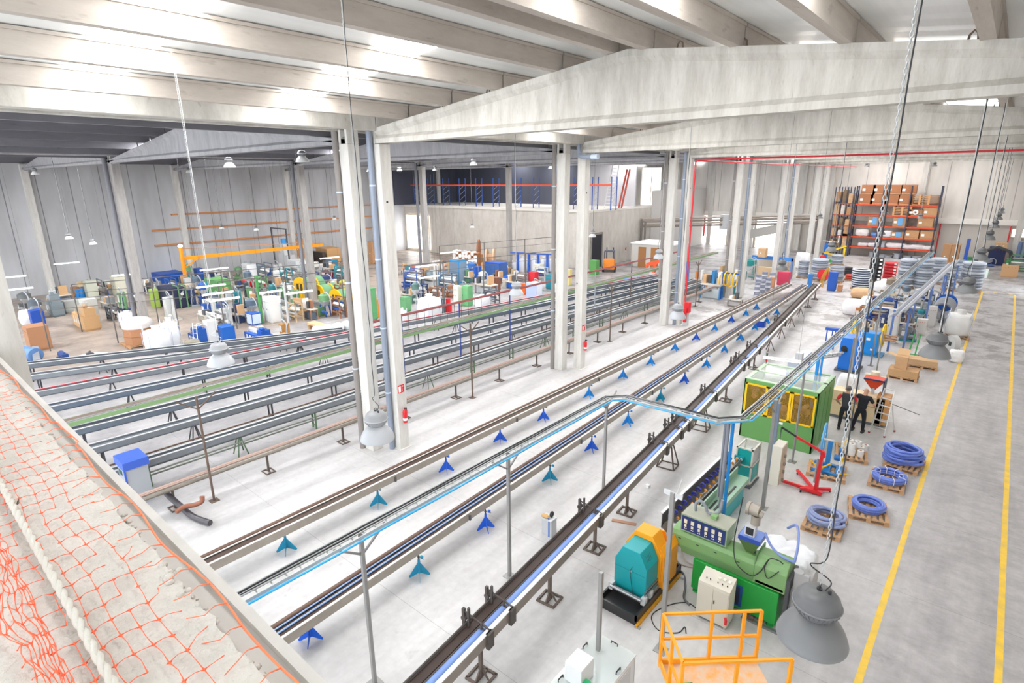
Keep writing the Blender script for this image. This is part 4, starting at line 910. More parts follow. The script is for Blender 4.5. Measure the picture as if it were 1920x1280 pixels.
# pallets
def pallet(x, y, label, rz=0, w=1.0, d=1.2, n=7, grp='wooden pallets', m=WOOD):
    mb = MB()
    for i in range(3): yy = -d/2+.05+i*(d-.1)/2; mb.box(-w/2, w/2, yy-.05, yy+.05, 0, .02); 
    for i in range(3):
        yy = -d/2+.05+i*(d-.1)/2
        for j in range(3): xx = -w/2+.06+j*(w-.12)/2; mb.box(xx-.06, xx+.06, yy-.05, yy+.05, .02, .10)
        mb.box(-w/2, w/2, yy-.05, yy+.05, .10, .12)
    for i in range(n): xx = -w/2+.05+i*(w-.1)/(n-1); mb.box(xx-.045, xx+.045, -d/2, d/2, .12, .14)
    return solo('pallet', mb, m, label, 'pallet', (x,y,0), rz, grp)
HB = mat('6a82d6', .25, var=.18, scale=40); HG = mat('93a0cc', .3, var=.15, scale=30)
def coil(x, y, z, loops, label, m, ties=0, mess=0, seed=0, r=.045):
    rnd = random.Random(seed); mb = MB(); pts = []
    N = 22
    for k, (R, zz) in enumerate(loops):
        for i in range(N):
            a = 2*PI*i/N; j = mess*math.sin(a*2+k*1.7); nx = loops[min(k+1,len(loops)-1)]; u = i/N
            RR = R*(1-u)+nx[0]*u; z2 = zz*(1-u)+nx[1]*u
            ox = mess*.5*math.sin(k*2.1); oy = mess*.5*math.cos(k*1.3)
            pts.append(((RR+j)*math.cos(a)+ox, (RR+j)*1.02*math.sin(a)+oy, z2+mess*.25*abs(math.sin(a+k))))
    mb.tube(pts, r, 10); t = thing('hose_coil', label, 'hose', (x,y,z), 0, 'coils of blue hose'); mb.build('hose', m, t)
    if ties:
        for k in range(ties):
            a = 2*PI*k/ties+.4; R0 = min(l[0] for l in loops); R1 = max(l[0] for l in loops); zt = max(l[1] for l in loops)
            mb2 = MB(); c, s_ = math.cos(a), math.sin(a)
            mb2.tube([((R0-r)*c,(R0-r)*s_,.02),((R0-r)*c,(R0-r)*s_,zt+r+.01),((R1+r)*c,(R1+r)*s_,zt+r+.01),((R1+r)*c,(R1+r)*s_,.02)], .008, 5); mb2.build('white_tie', PAPER, t)
    return t
pallet(-2.5,16.4,'wooden pallet under the loose greyish blue hose coil',.03); coil(-2.5,16.4,.19,[(.44,0),(.40,.04),(.46,.08),(.38,.12),(.42,.16),(.34,.2)],'loose greyish blue hose coil with crossing loops, nearest the big lamp',HG,mess=.05,r=.045)
pallet(-1.70,17.95,'wooden pallet under the neat dark centred blue hose coil',.2); coil(-1.70,17.95,.18,[(.42,0),(.35,.0),(.28,.02),(.30,.08),(.36,.08),(.42,.09),(.40,.16),(.34,.16)],'neat blue hose coil beside the loose greyish one',HB,mess=.0,r=.038)
pallet(-1.55,20.3,'wooden pallet under the blue hose coil bound with white ties',.05); coil(-1.52,20.25,.18,[(.46,0),(.39,.0),(.32,.0),(.33,.08),(.40,.08),(.46,.08),(.45,.16),(.38,.16)],'blue hose coil bound with white ties on a pallet',HB,ties=8,r=.04)
pallet(-1.3,22.0,'wooden pallet under the tall tangled blue hose coil',-.1); coil(-1.38,22.0,.19,[(.56,0),(.5,.04),(.55,.1),(.48,.15),(.54,.2),(.46,.25),(.52,.3),(.44,.36),(.5,.4),(.42,.44)],'tall tangled blue hose coil, farthest of the four',HB,mess=.05,r=.045)
# winder on pallet
pallet(-3.2,19.75,'wooden pallet under the blue and yellow winder',.15,1.15,1.1)
t = thing('hose_winder', 'blue hose winder with spoked wheel and yellow arms on a pallet', 'winder', (-3.2, 19.75, .14), .1)
MB().box(-.42,.42,-.4,-.28,0,.07).box(-.42,.42,.25,.37,0,.07).box(-.1,.1,-.4,.4,0,.08).box(.25,.5,-.3,.2,.07,.12).build('base', mat('2a7fc4', .4), t)
MB().box(-.08,.06,-.05,.07,.07,1.0).box(-.04,.02,.07,.35,.75,.85).build('column', mat('2a7fc4', .4), t)
MB().torus((-.22,0,1.05), .52, .035, 32, 8, 'x').build('wheel_rim', mat('5aa4d8', .4), t)
sp = MB()
for k in range(6): a = k*PI/3; sp.cyl((-.22,0,1.05), (-.22,.5*math.cos(a),1.05+.5*math.sin(a)), .010, 6)
sp.cyl((-.3,0,1.05), (.1,0,1.05), .035, 10); sp.build('spokes', LGREY, t)
for k in range(5):
    a = k*1.25; MB().bar((.35,.25,.62), (.35+.05,.25+.42*math.cos(a),.62+.42*math.sin(a)), .035).build('yellow_arm', YEL, t)
for a, b in (((-.5,-.3,.3),(-.1,-.3,.1)),((-.3,-.45,.05),(.1,-.25,.35)),((.3,-.35,.1),(.7,-.2,.08))): MB().bar(a,b,.035).build('yellow_bar', YEL, t)
MB().cyl((.25,.25,.62), (.4,.25,.62), .14, 18).cyl((.15,.1,.45), (.35,.1,.45), .1).build('motor', mat('1f6fb4', .4), t)
pallet(-2.85,21.7,'wooden pallet under the white rolls behind the winder',.2,1.0,1.2)
k_ = 0
for (x,y,z) in [(-3.05,21.45,0),(-2.8,21.4,0),(-2.55,21.5,0),(-3.1,21.75,0),(-2.85,21.7,0),(-2.6,21.85,0),(-2.5,22.1,0),(-3.05,21.45,.22),(-2.82,21.42,.22),(-2.95,21.72,.22),(-2.7,21.75,.22)]:
    t = thing('plastic_roll', 'white plastic roll with brown core, %s layer on the pallet behind the winder' % ('upper' if z else 'lower'), 'roll', (x,y,.14+z), 0, 'white rolls '+('upper' if z else 'lower')+' layer')
    MB().cyl((0,0,0), (0,0,.21), .11, 18).build('film', mat('efeeeb', .5), t); MB().cyl((0,0,.205), (0,0,.215), .04, 12).build('core', CARD, t)
# green cage machine
GX = mat('6aa35c', .4, var=.04)
t = thing('cage_machine', 'large green machine cabinet with three yellow framed grid doors', 'machine', (-6.5, 20.85, 0))
W_, D_, H_ = 2.55, 2.35, 2.32
mb = MB(); mb.box(0,W_,0,.04,0,1.0).box(0,W_,D_-.04,D_,0,1.0).box(0,.04,0,D_,0,H_).box(W_-.04,W_,0,D_,0,H_-.05).box(0,W_,0,.04,H_-.14,H_).box(0,W_,D_-.04,D_,H_-.12,H_).box(0,.06,0,.06,0,H_).box(W_-.06,W_,0,.06,0,H_)
mb.build('body', GX, t, .006)
MB().box(0,W_,0,.14,H_,H_+.03).box(0,W_,D_-.14,D_,H_,H_+.03).box(0,.14,.14,D_-.14,H_,H_+.03).box(W_-.14,W_,.14,D_-.14,H_,H_+.03).box(0,W_,1.1,1.2,H_,H_+.03).build('top_frame', mat('aecba6', .35), t)
MB().box(.14,W_-.14,.14,1.1,H_+.005,H_+.012).box(.14,W_-.14,1.2,D_-.14,H_+.005,H_+.012).build('top_glass', mat('dfe9e2', .1, alpha=.35), t)
MB().box(.05,W_-.05,.05,D_-.05,.05,.98).box(.1,W_-.1,D_-.3,D_-.1,.98,1.9).build('inner_block', mat('5c4b3a', .6), t)
for i in range(3):
    x0 = .06+i*.815; x1 = x0+.80
    d = MB().box(x0,x0+.07,-.03,0,1.0,2.18).box(x1-.07,x1,-.03,0,1.0,2.18).box(x0,x1,-.03,0,1.0,1.07).box(x0,x1,-.03,0,2.11,2.18).build('yellow_door', mat('f6c614', .4), t, .004)
    gm = MB(); n = 17
    for k in range(1,n): xx = x0+.07+(x1-x0-.14)*k/n; gm.box(xx-.0045,xx+.0045,-.02,-.012,1.07,2.11)
    for k in range(1,26): zz = 1.07+1.04*k/26; gm.box(x0+.07,x1-.07,-.02,-.012,zz-.0045,zz+.0045)
    gm.build('grid_wire', mat('c99a2e', .4, .3), d)
for i in range(3):
    cx = .46+i*.815
    rl = MB()
    rnd = random.Random(i)
    for k in range(8):
        a = rnd.uniform(-.3,.3), rnd.uniform(1.2,2.0); rl.cyl((cx+a[0],.3,a[1]), (cx+a[0],.22,a[1]), rnd.uniform(.06,.14), 16)
    rl.build('reels', mat('c9a58a', .45, var=.3, scale=6), t)
    h_ = MB()
    for k in range(6):
        a = rnd.uniform(-.28,.28), rnd.uniform(1.2,2.0); h_.torus((cx+a[0],.2,a[1]), .05, .012, 14, 5, 'y')
    h_.build('reel_hubs', LGREY, t)
MB().box(W_-.001,W_+.01,.3,.35,.2,2.1).box(W_-.001,W_+.01,.95,1.0,.2,2.1).box(W_-.001,W_+.01,1.6,1.65,.2,2.1).build('side_ribs', mat('5f9554', .4), t)
MB().box(1.25,1.5,-.012,0,.85,.93).build('white_plate', PAPER, t); MB().box(1.62,1.70,-.07,-.03,1.1,1.35).build('yellow_handle', YEL, t)
t = thing('signal_tower', 'small signal tower with green, yellow and red segments on the cage machine corner', 'lamp', (-6.42, 23.0, 2.35))
for i, c in enumerate(('c9202a','f0d040','2f7d4a')): MB().cyl((0,0,.1+i*.1), (0,0,.19+i*.1), .035, 12).build(['red','yellow','green'][i]+'_lens', mat(c,.4), t)
MB().cyl((0,0,0), (0,0,.1), .015, 8).cyl((0,0,.4), (0,0,.44), .04, 12).build('stem', BLACK, t)
# fluorescent light hanging above the cage machine
def batten(x, y, z, L, rz, label, top=None):
    t = thing('fluorescent_light', label, 'lamp', (x,y,z), rz, 'hanging fluorescent lights')
    MB().box(-L/2,L/2,-.06,.06,.04,.09).build('housing', PAPER, t); MB().cyl((-L/2,0,.02), (L/2,0,.02), .03, 10).build('glowing_tube', GLOWW, t)
    if top: MB().cyl((-L/2+.1,0,.09), (-L/2+.1,0,top-z), .004, 4).cyl((L/2-.1,0,.09), (L/2-.1,0,top-z), .004, 4).build('suspension_wire', DGREY, t)
    return t
batten(-5.6, 22.0, 2.9, 1.3, .2, 'lit fluorescent light close above the green cage machine', 11.8)
# beige machine with operators
t = thing('beige_extruder', 'cream coloured extruder with row of switches, seen beyond the two men', 'machine', (-4.3, 25.0, 0))
MB().box(0,1.85,0,.7,.12,1.15).build('body', mat('e6cfa6', .45), t, .01); MB().prism([(0,1.15),(.25,1.15),(.25,1.2),(0,1.18)], 0, 1.85, 'x').build('top_ledge', mat('efdcb8', .45), t)
MB().box(0,1.9,.02,.75,.0,.12).build('plinth', mat('6d6f74', .5), t); MB().box(.0,1.85,-.01,0,.75,.78).build('seam', mat('b99a6e', .5), t)
k_ = MB()
for i in range(7): k_.cyl((1.0+i*.1,-.01,.98), (1.0+i*.1,-.03,.98), .022, 8)
k_.cyl((.35,-.01,.95), (.35,-.03,.95), .025, 8); k_.build('switches', mat('8f6f4e', .5), t)
MB().box(1.55,2.0,.0,.6,.1,1.28).build('gear_cover', mat('d9a066', .5, var=.1), t, .02); MB().box(1.3,1.4,.3,.4,1.2,1.5).build('feed_neck', LGREY, t)
frust(MB(), 1.35, .4, 1.38, .12, .12, 1.85, .72, .62).build('red_hopper', mat('e2431e', .45), t)
MB().box(1.0,1.72,.08,.12,1.82,1.88).box(1.68,1.72,.08,.72,1.2,1.88).build('hopper_frame', mat('2a3560', .5), t)
MB().cyl((1.25,1.0,1.5), (1.25,1.0,1.95), .16, 16).cyl((1.0,1.05,1.6), (1.0,1.05,1.8), .12).box(1.45,1.7,.9,1.15,1.45,1.75).build('vacuum_loader', mat('e6dfc6', .4), t)
MB().bar((1.9,.3,1.0), (3.0,-.25,.95), .02).build('long_rod', DGREY, t)
t = solo('white_sack', MB().rough_box(0,0,0,.75,.6,1.5,.15,8,.02,4), BAG, 'tall white sack standing behind the cream extruder', 'bag', (-4.0, 26.4, 0))
solo('material_bag', MB().rough_box(0,0,0,1.25,1.1,.85,.10,10,.055,9), BAG, 'crumpled white bag slumped behind the green extruder hopper', 'bag', (-2.75, 13.35, 0))
solo('blue_bag_print', MB().rough_box(0,0,0,.35,.02,.2,.02,4,.01,2), mat('5a7ac8', .5), 'blue printed patch and tie on the crumpled white bag', 'print', (-3.0, 12.5, .75)) if False else None
# step ladder
t = thing('step_ladder', 'white aluminium step ladder beside the man in black', 'ladder', (-2.35, 24.55, 0), -.25)
AL = mat('dcdcdc', .35, .4)
f = MB()
for s_ in (-1, 1): f.bar((s_*.26,-.4,0), (s_*.17,.05,1.75), .03, .06); f.bar((s_*.26,.45,0), (s_*.17,.1,1.15), .025)
f.bar((-.17,.05,1.75), (.17,.05,1.75), .03).bar((-.24,.3,.4), (.24,.3,.4), .02); f.build('side_frames', AL, t)
for k in range(5): u = (k+1)/6*.95; y = -.4+.45*u; MB().box(-.25+.07*u,.25-.07*u,y-.04,y+.05,1.75*u-.01,1.75*u+.015).build('step', mat('c9c9c9', .4, .3), t)
for s_ in (-1, 1): MB().box(s_*.27-.03,s_*.27+.03,-.44,-.38,0,.05).box(s_*.27-.03,s_*.27+.03,.42,.48,0,.05).build('rubber_foot', mat('a8303a', .6), t)
# yellow lift basket
t = thing('lift_basket', 'yellow work platform basket with guard rails and worn deck', 'lift basket', (-3.41, 7.93, 1.15), .745)
YB = mat('f6a21a', .35, var=.06)
bx0, bx1, by0, by1 = 0.0, 1.75, -1.05, 0
dk = MB(); dk.box(bx0,bx1,by0,by1,-.06,0); dk.build('deck', mat('b9b3a6', .6, var=.9, scale=4, dark='f0a02a'), t)
MB().box(bx0-.02,bx1,by1-.02,by1+.02,0,.10).box(bx0-.02,bx1,by0-.02,by0+.02,0,.10).box(bx0-.02,bx0+.02,by0,by1,0,.10).build('toe_board', YB, t)
def rail_side(mb, a, b, z, w=.04): mb.bar((a[0],a[1],z), (b[0],b[1],z), w)
gr_ = MB()
cs = [(bx0,by1),(bx1,by1)], [(bx0,by0),(bx1,by0)], [(bx0,by0),(bx0,by1)]
for a, b in cs:
    for z in (.55, 1.08): rail_side(gr_, a, b, z)
gr_.build('guard_rails', YB, t)
for x, y in ((bx0,by1),(bx1-.3,by1),(bx1,by1),(bx0,by0),((bx0+bx1)/2,by0),(bx1,by0),((bx0+bx1)/2,by1),(bx0,(by0+by1)/2)): MB().box(x-.025,x+.025,y-.025,y+.025,-.05,1.08).build('post', YB, t)
MB().box(.05,.45,-.45,-.42,0,.004).box(.05,.45,-.85,-.82,0,.004).box(.05,.08,-.85,-.42,0,.004).box(.42,.45,-.85,-.42,0,.004).build('green_marking', mat('2f9a58', .5), t)
MB().box(.4,1.4,-.85,-.2,-1.15,-.06).build('scissor_base', mat('55585c', .5), t)
# white cabinet at the lower edge
t = thing('drying_cabinet', 'white open topped machine cabinet with black grab handles near the ledge', 'cabinet', (-4.75, 6.3, 0))
MB().box(0,.85,0,.03,0,1.0).box(0,.85,1.62,1.65,0,1.0).box(0,.03,0,1.65,0,1.0).box(.82,.85,0,1.65,0,1.0).box(0,.85,0,1.65,0,.3).build('body', mat('e9eae9', .4), t, .008)
MB().box(.04,.81,.04,1.61,.55,.56).build('inner_floor', mat('bfe3ec', .4), t); MB().box(-.01,.86,-.01,1.66,1.0,1.02).build('top_plate', mat('dfe6e4', .12, alpha=.5), t)
for x, y, r_ in ((.42,1.6,0),(.02,1.2,1),(.8,1.1,1),(.8,.4,1),(.1,.3,1)):
    mb = MB(); a = (.07,0) if not r_ else (0,.07); mb.tube([(x-a[0],y-a[1],1.02),(x-a[0],y-a[1],1.07),(x+a[0],y+a[1],1.07),(x+a[0],y+a[1],1.02)], .012, 6); mb.build('grab_handle', BLACK, t)
MB().box(.15,.5,.35,.75,1.02,1.42).build('switch_box', mat('d9dadb', .4), t, .01); MB().box(.505,.6,.25,.5,1.02,1.16).build('green_module', mat('2fae72', .5), t)
MB().box(.855,.865,.2,.7,.1,.9).box(.855,.865,.9,1.45,.1,.9).build('side_panel', mat('d5d6d6', .4), t)
# switch box on stand between the rails
t = thing('switch_cabinet', 'small grey switch cabinet with gloves and blue strip, between the long rails', 'cabinet', (-8.3, 11.1, 0))
MB().box(-.17,.17,-.12,.12,0,.50).build('body', mat('c2c5c8', .4, .2), t, .006); MB().box(-.2,.18,-.16,.13,.50,.53).build('lid', LGREY, t); MB().box(.07,.10,-.14,-.12,0,.6).build('blue_strip', mat('2f63b8', .5), t)
solo('work_glove', MB().rough_box(0,0,0,.22,.12,.06,.1,4,.01,1), mat('c7a06a', .8), 'tan work glove lying on the small switch cabinet', 'glove', (-8.38, 11.03, .53))
solo('black_hose_ring', MB().torus((0,0,0), .06, .03, 14, 8, 'x'), BLACK, 'black hose ring on the small switch cabinet', 'hose', (-8.24, 11.14, .62))
solo('plank', MB().box(-.35,.35,-.06,.06,0,.03), mat('b98f77', .8), 'short worn plank on the floor beside the near rail leg', 'plank', (-6.95,12.9,0), .35)
solo('white_block', MB().box(-.06,.06,-.06,.06,0,.10), PAPER, 'white plastic block beside the trestle leg of the near rail', 'block', (-7.35,15.1,0))
solo('blue_crate', MB().box(-.3,.3,-.2,.2,0,.03).box(-.3,-.27,-.2,.2,0,.3).box(.27,.3,-.2,.2,0,.3).box(-.3,.3,-.2,-.17,0,.3).box(-.3,.3,.17,.2,0,.3), mat('2457d0', .4), 'royal blue plastic crate standing on the floor among the blue stands', 'crate', L3(1425,612))
q = L3(88,0) if False else None
# flexible conduits near the ledge
t = thing('drain_pipe', 'copper brown and black drain pipes ending by the ledge', 'pipe', (0,0,0))
MB().curve([g(312,925,.5),g(338,948,.25),g(362,968,.1),g(394,980,.1)], .085, 12).build('black_pipe', mat('4a474c', .35), t); MB().curve([g(330,960,.3),g(345,950,.35),g(365,946,.35),g(378,940,.45),g(379,930,.6)], .07, 12).build('brown_pipe', mat('8f5a44', .5), t)
t = thing('blue_pump_cabinet', 'blue framed pump cabinet behind the ledge edge among the troughs', 'cabinet', (-21.9, 6.2, 0)); t.location = L3(262, 935)
MB().box(-.4,.4,-.3,.3,.0,1.25).build('body', mat('a9adb3', .4), t); MB().box(-.45,.45,-.35,.35,1.25,1.5).box(.38,.44,-.35,-.3,0,1.25).box(-.42,.44,-.36,-.3,.7,.76).build('blue_hood', mat('3d63c6', .4), t, .01); MB().box(-.3,.0,-.31,-.3,.95,1.1).build('display', mat('33594f', .4), t)
# ---------------- PEOPLE ----------------
SKIN = mat('c99a80', .6)
def skin_mesh(name, verts, edges, radii, m, parent, root=0, sub=2):
    me = bpy.data.meshes.new(name); me.from_pydata(verts, edges, []); me.update(); me.materials.append(m)
    o = bpy.data.objects.new(name, me); COL.objects.link(o); o.parent = parent
    md = o.modifiers.new('skin', 'SKIN'); md.use_smooth_shade = True
    if not me.skin_vertices: me.skin_vertices.new() if hasattr(me.skin_vertices,'new') else None
    for i, r_ in enumerate(radii):
        sv = me.skin_vertices[0].data[i]; sv.radius = r_ if isinstance(r_, tuple) else (r_, r_); sv.use_root = (i == root)
    s_ = o.modifiers.new('sub', 'SUBSURF'); s_.levels = sub; s_.render_levels = sub
    return o
def person(loc, rz, lean, arms, legs, top_m, sleeve_m, trous_m, hair, label, sc_=1.0, vest=None):
    t = thing('person', label, 'person', loc, rz, None, sc_)
    hip = Vector((0,0,.93)); S = lambda h: hip+Vector((0,lean*h,h))      # torso leans toward +Y
    ch = S(.32); nk = S(.54)+Vector((0,.02,0)); hd = S(.68)+Vector((0,.05,0)); ht = S(.80)+Vector((0,.06,0))
    sh = [S(.47)+Vector((s_*.19,0,0)) for s_ in (-1,1)]
    V = [hip, S(.15), ch, S(.46), nk, hd-Vector((0,0,.02)), ht-Vector((0,0,.03))]; E = [(0,1),(1,2),(2,3),(3,4),(4,5),(5,6)]
    Rr = [(.13,.09),(.12,.08),(.125,.085),(.09,.065),(.052,.052),(.082,.095),(.075,.088)]
    arm_pts = []
    for k, s_ in enumerate((-1,1)):
        el, wr = Vector(arms[k][0]), Vector(arms[k][1]); b = len(V); d = (wr-el).normalized()
        V += [sh[k], el, wr, wr+d*.07]; E += [(3,b),(b,b+1),(b+1,b+2),(b+2,b+3)]; Rr += [.062,.045,.032,(.04,.02)]
        side = d.cross(Vector((0,0,1))); side = side.normalized() if side.length > .1 else Vector((1,0,0))
        for f_ in range(4):
            o0 = side*((f_-1.5)*.021); ln = [.075,.088,.082,.062][f_]; c = len(V)
            V += [wr+d*.09+o0, wr+d*(.09+ln*.5)+o0*1.1+Vector((0,0,-.008)), wr+d*(.09+ln)+o0*1.15+Vector((0,0,-.03))]; E += [(b+3,c),(c,c+1),(c+1,c+2)]; Rr += [.011,.0095,.008]
        c = len(V); V += [wr+d*.03+side*(-s_)*.035, wr+d*.07+side*(-s_)*.06]; E += [(b+2,c),(c,c+1)]; Rr += [.013,.010]
        arm_pts.append((sh[k], el, wr))
    leg_pts = []
    for k, s_ in enumerate((-1,1)):
        kn, an = Vector(legs[k][0]), Vector(legs[k][1]); b = len(V); h0 = hip+Vector((s_*.09,0,-.05))
        V += [h0, kn, an, an+Vector((0,.12,-.05))]; E += [(0,b),(b,b+1),(b+1,b+2),(b+2,b+3)]; Rr += [.088,.058,.040,(.04,.03)]
        leg_pts.append((h0, kn, an))
    skin_mesh('body', V, E, Rr, SKIN, t)
    # clothing
    V = [hip+Vector((0,0,.06)), hip+Vector((0,0,-.02))]; E = [(0,1)]; Rr = [(.158,.118),(.16,.12)]
    for h0, kn, an in leg_pts:
        b = len(V); V += [h0+Vector((0,0,-.04)), (h0+kn)/2, kn, an+Vector((0,0,.06)), an+Vector((0,0,.0))]; E += [(1,b),(b,b+1),(b+1,b+2),(b+2,b+3),(b+3,b+4)]; Rr += [.102,.090,.072,.060,.062]
    skin_mesh('trousers', V, E, Rr, trous_m, t)
    V = [S(-.09), S(.15), ch, S(.46), nk-Vector((0,.01,.04))]; E = [(0,1),(1,2),(2,3),(3,4)]; Rr = [(.17,.13),(.165,.125),(.19,.135),(.175,.125),(.075,.07)]
    if vest is None:
        for s0, el, wr in arm_pts:
            b = len(V); V += [s0, (s0+el)/2, el*.85+s0*.15]; E += [(3,b),(b,b+1),(b+1,b+2)]; Rr += [.078,.070,.062]
        skin_mesh('shirt', V, E, Rr, top_m, t)
    else:
        for s0, el, wr in arm_pts:
            b = len(V); V += [s0*.92+S(.46)*.08]; E += [(3,b)]; Rr += [.085]
        skin_mesh('vest', V, E, Rr, vest, t)
        for s0, el, wr in arm_pts: skin_mesh('sleeve', [s0, (s0+el)/2, el*.9+s0*.1], [(0,1),(1,2)], [.076,.07,.062], sleeve_m, t)
    for (h0, kn, an) in leg_pts:
        sm = MB().rough_box(0,0,0,.10,.28,.10,.1,5,.002,1); o = sm.build('shoe', BLACK, t); o.location = (an.x, an.y+.05, 0)
    if hair: 
        hm = MB().lathe([(0,.098),(.045,.09),(.078,.06),(.092,.02),(.094,-.02),(.088,-.06),(.06,-.08)], n=20); o = hm.build('hair', hair, t); o.location = hd+Vector((0,-.012,.03))
    ey = MB()
    for s_ in (-1,1): ey.lathe([(0,-.008),(.01,0),(0,.008)], hd+Vector((s_*.032,.092,.01)), 8)
    ey.build('eyes', BLACK, t); MB().lathe([(.014,-.02),(.012,0),(0,.035)], hd+Vector((0,.10,-.025)), 8).build('nose', SKIN, t)
    MB().box(-.025,.025,.088,.094,-.05,-.043).build('mouth', mat('a0605a', .6), t).location = hd
    e2 = MB()
    for s_ in (-1,1): e2.lathe([(0,-.03),(.012,-.015),(.014,.01),(0,.03)], hd+Vector((s_*.09,0,-.005)), 8)
    e2.build('ears', SKIN, t)
    return t
person((-3.56,23.88,0), .15, .12, [((-.34,.02,1.12),(-.26,.22,.98)),((.33,.05,1.14),(.30,.28,1.10))], [((-.12,.05,.50),(-.13,-.02,.09)),((.11,.03,.50),(.12,-.04,.09))], None, mat('e0303a', .6), mat('23242c', .8), mat('6a6560', .8), 'person in a dark grey vest over a red shirt, standing at the cream extruder', 1.03, mat('3b3c42', .7))
person((-3.06,24.05,0), -.15, .22, [((-.36,.16,1.22),(-.30,.42,1.16)),((.36,.10,1.16),(.33,.36,1.02))], [((-.17,.04,.50),(-.20,-.04,.09)),((.12,.06,.50),(.15,-.02,.09))], mat('1f2128', .8), None, mat('1d1f27', .8), None, 'person with shaved head in black shirt and trousers, leaning over the cream extruder', 1.02)
person(L3(1540,505)[:2]+(0,), 2.6, .1, [((-.3,.1,1.15),(-.25,.3,1.1)),((.3,.1,1.15),(.2,.35,1.15))], [((-.1,.05,.5),(-.11,0,.09)),((.1,.05,.5),(.11,0,.09))], mat('d8202c', .6), None, mat('b8454a', .8), mat('3a302c', .8), 'person in red clothes standing among the wrapped coil stacks', 1.0)
# ======================= BACKGROUND MACHINES AND GOODS (table driven) =======================
def spot(px, py, top, wpx):
    P = g(px, py); s_ = mpp(P); h = max(.15, hz(P, px, top)); return P, wpx*s_, h
def M_(h, r=.5, **k): return mat(h, r, **k)
def cab(px, py, top, wpx, c, label, cat='cabinet', name='control_cabinet', doors=2, c2=None, ratio=.8, extra=None):
    P, w, h = spot(px, py, top, wpx); W = w/1.25; D = W*ratio
    t = thing(name, label, cat, (P.x-W*.15, P.y+D*.3, 0)); m = M_(c)
    MB().box(-W/2,W/2,-D/2,D/2,.06,h).box(-W/2+.03,W/2-.03,-D/2+.03,D/2-.03,0,.06).build('body', m, t)
    dm = M_(c2) if c2 else mat(c, .45, var=.04)
    for i in range(doors):
        a = -W/2+.03+i*(W-.06)/doors; d = MB().box(a+.01,a+(W-.06)/doors-.01,-D/2-.015,-D/2,.1,h*.93).build('door', dm, t)
        MB().box(a+.04,a+.07,-D/2-.035,-D/2-.015,h*.5,h*.5+.1).build('handle', DGREY, d)
    MB().box(W/2,W/2+.012,-D/2+.05,D/2-.05,.1,h*.93).build('side_panel', dm, t)
    k = MB()
    for i in range(4): k.cyl((-W*.3+i*W*.2,-D/2-.02,h*.82), (-W*.3+i*W*.2,-D/2-.035,h*.82), .022, 8)
    k.build('buttons', M_('d04030') if doors == 1 else DGREY, t)
    if extra: extra(t, W, D, h)
    return t
def bigbag(px, py, top, wpx, label, pal=True, seed=1, m=BAG, group=None):
    P, w, h = spot(px, py, top, wpx); W = w/1.15
    z0 = .14 if pal else 0
    if pal: pallet(P.x, P.y+W*.35, 'wooden pallet under the '+label.split(' standing')[0].split(' before')[0][:60], .05, max(.8,W), max(.8,W), 6)
    t = thing('big_bag', label, 'bag', (P.x, P.y+W*.35, z0), 0, group); hh = h-z0
    MB().rough_box(0,0,0,W,W,hh*.86,.06,8,.025,seed).build('sack', m, t)
    MB().lathe([(W*.30,hh*.80),(W*.16,hh*.92),(W*.20,hh),(0,hh*.97)], (0,0,0), 12).build('filling_spout', m, t)
    lp = MB()
    for a, b in ((-1,-1),(1,-1),(1,1),(-1,1)): lp.tube([(a*W*.46,b*W*.36,hh*.7),(a*W*.44,b*W*.42,hh*.98),(a*W*.36,b*W*.46,hh*.7)], .02, 5)
    lp.build('lifting_loops', M_('dfe3ee', .6), t)
    sm_ = MB()
    for a, b in ((-1,-1),(1,-1),(1,1),(-1,1)): sm_.box(a*W*.485-.012,a*W*.485+.012,b*W*.485-.012,b*W*.485+.012,0,hh*.75)
    sm_.build('seams', M_('b9c0d0', .6), t)
    return t
def octabin(px, py, top, wpx, label):
    P, w, h = spot(px, py, top, wpx); r_ = w/2
    pallet(P.x, P.y+r_, 'wooden pallet under the brown octagonal carton bin', 0, 2*r_+.1, 2*r_+.1)
    t = thing('carton_bin', label, 'bin', (P.x, P.y+r_, .14)); h -= .14
    MB().lathe([(r_*.98,0),(r_,h*.3),(r_*.99,h*.78)], n=8, smooth=False).build('carton', M_('b07f5c', .85, var=.1), t)
    MB().lathe([(r_*1.0,h*.62),(r_*1.04,h*.78),(r_*1.0,h*.86),(r_*.8,h*.95),(r_*.4,h),(0,h*.98)], n=20).build('liner', mat('e4e2e0', .4, alpha=.8), t)
    MB().lathe([(r_*1.005,h*.3),(r_*1.01,h*.33)], n=8, smooth=False).build('strap', M_('8d6648'), t)
    return t
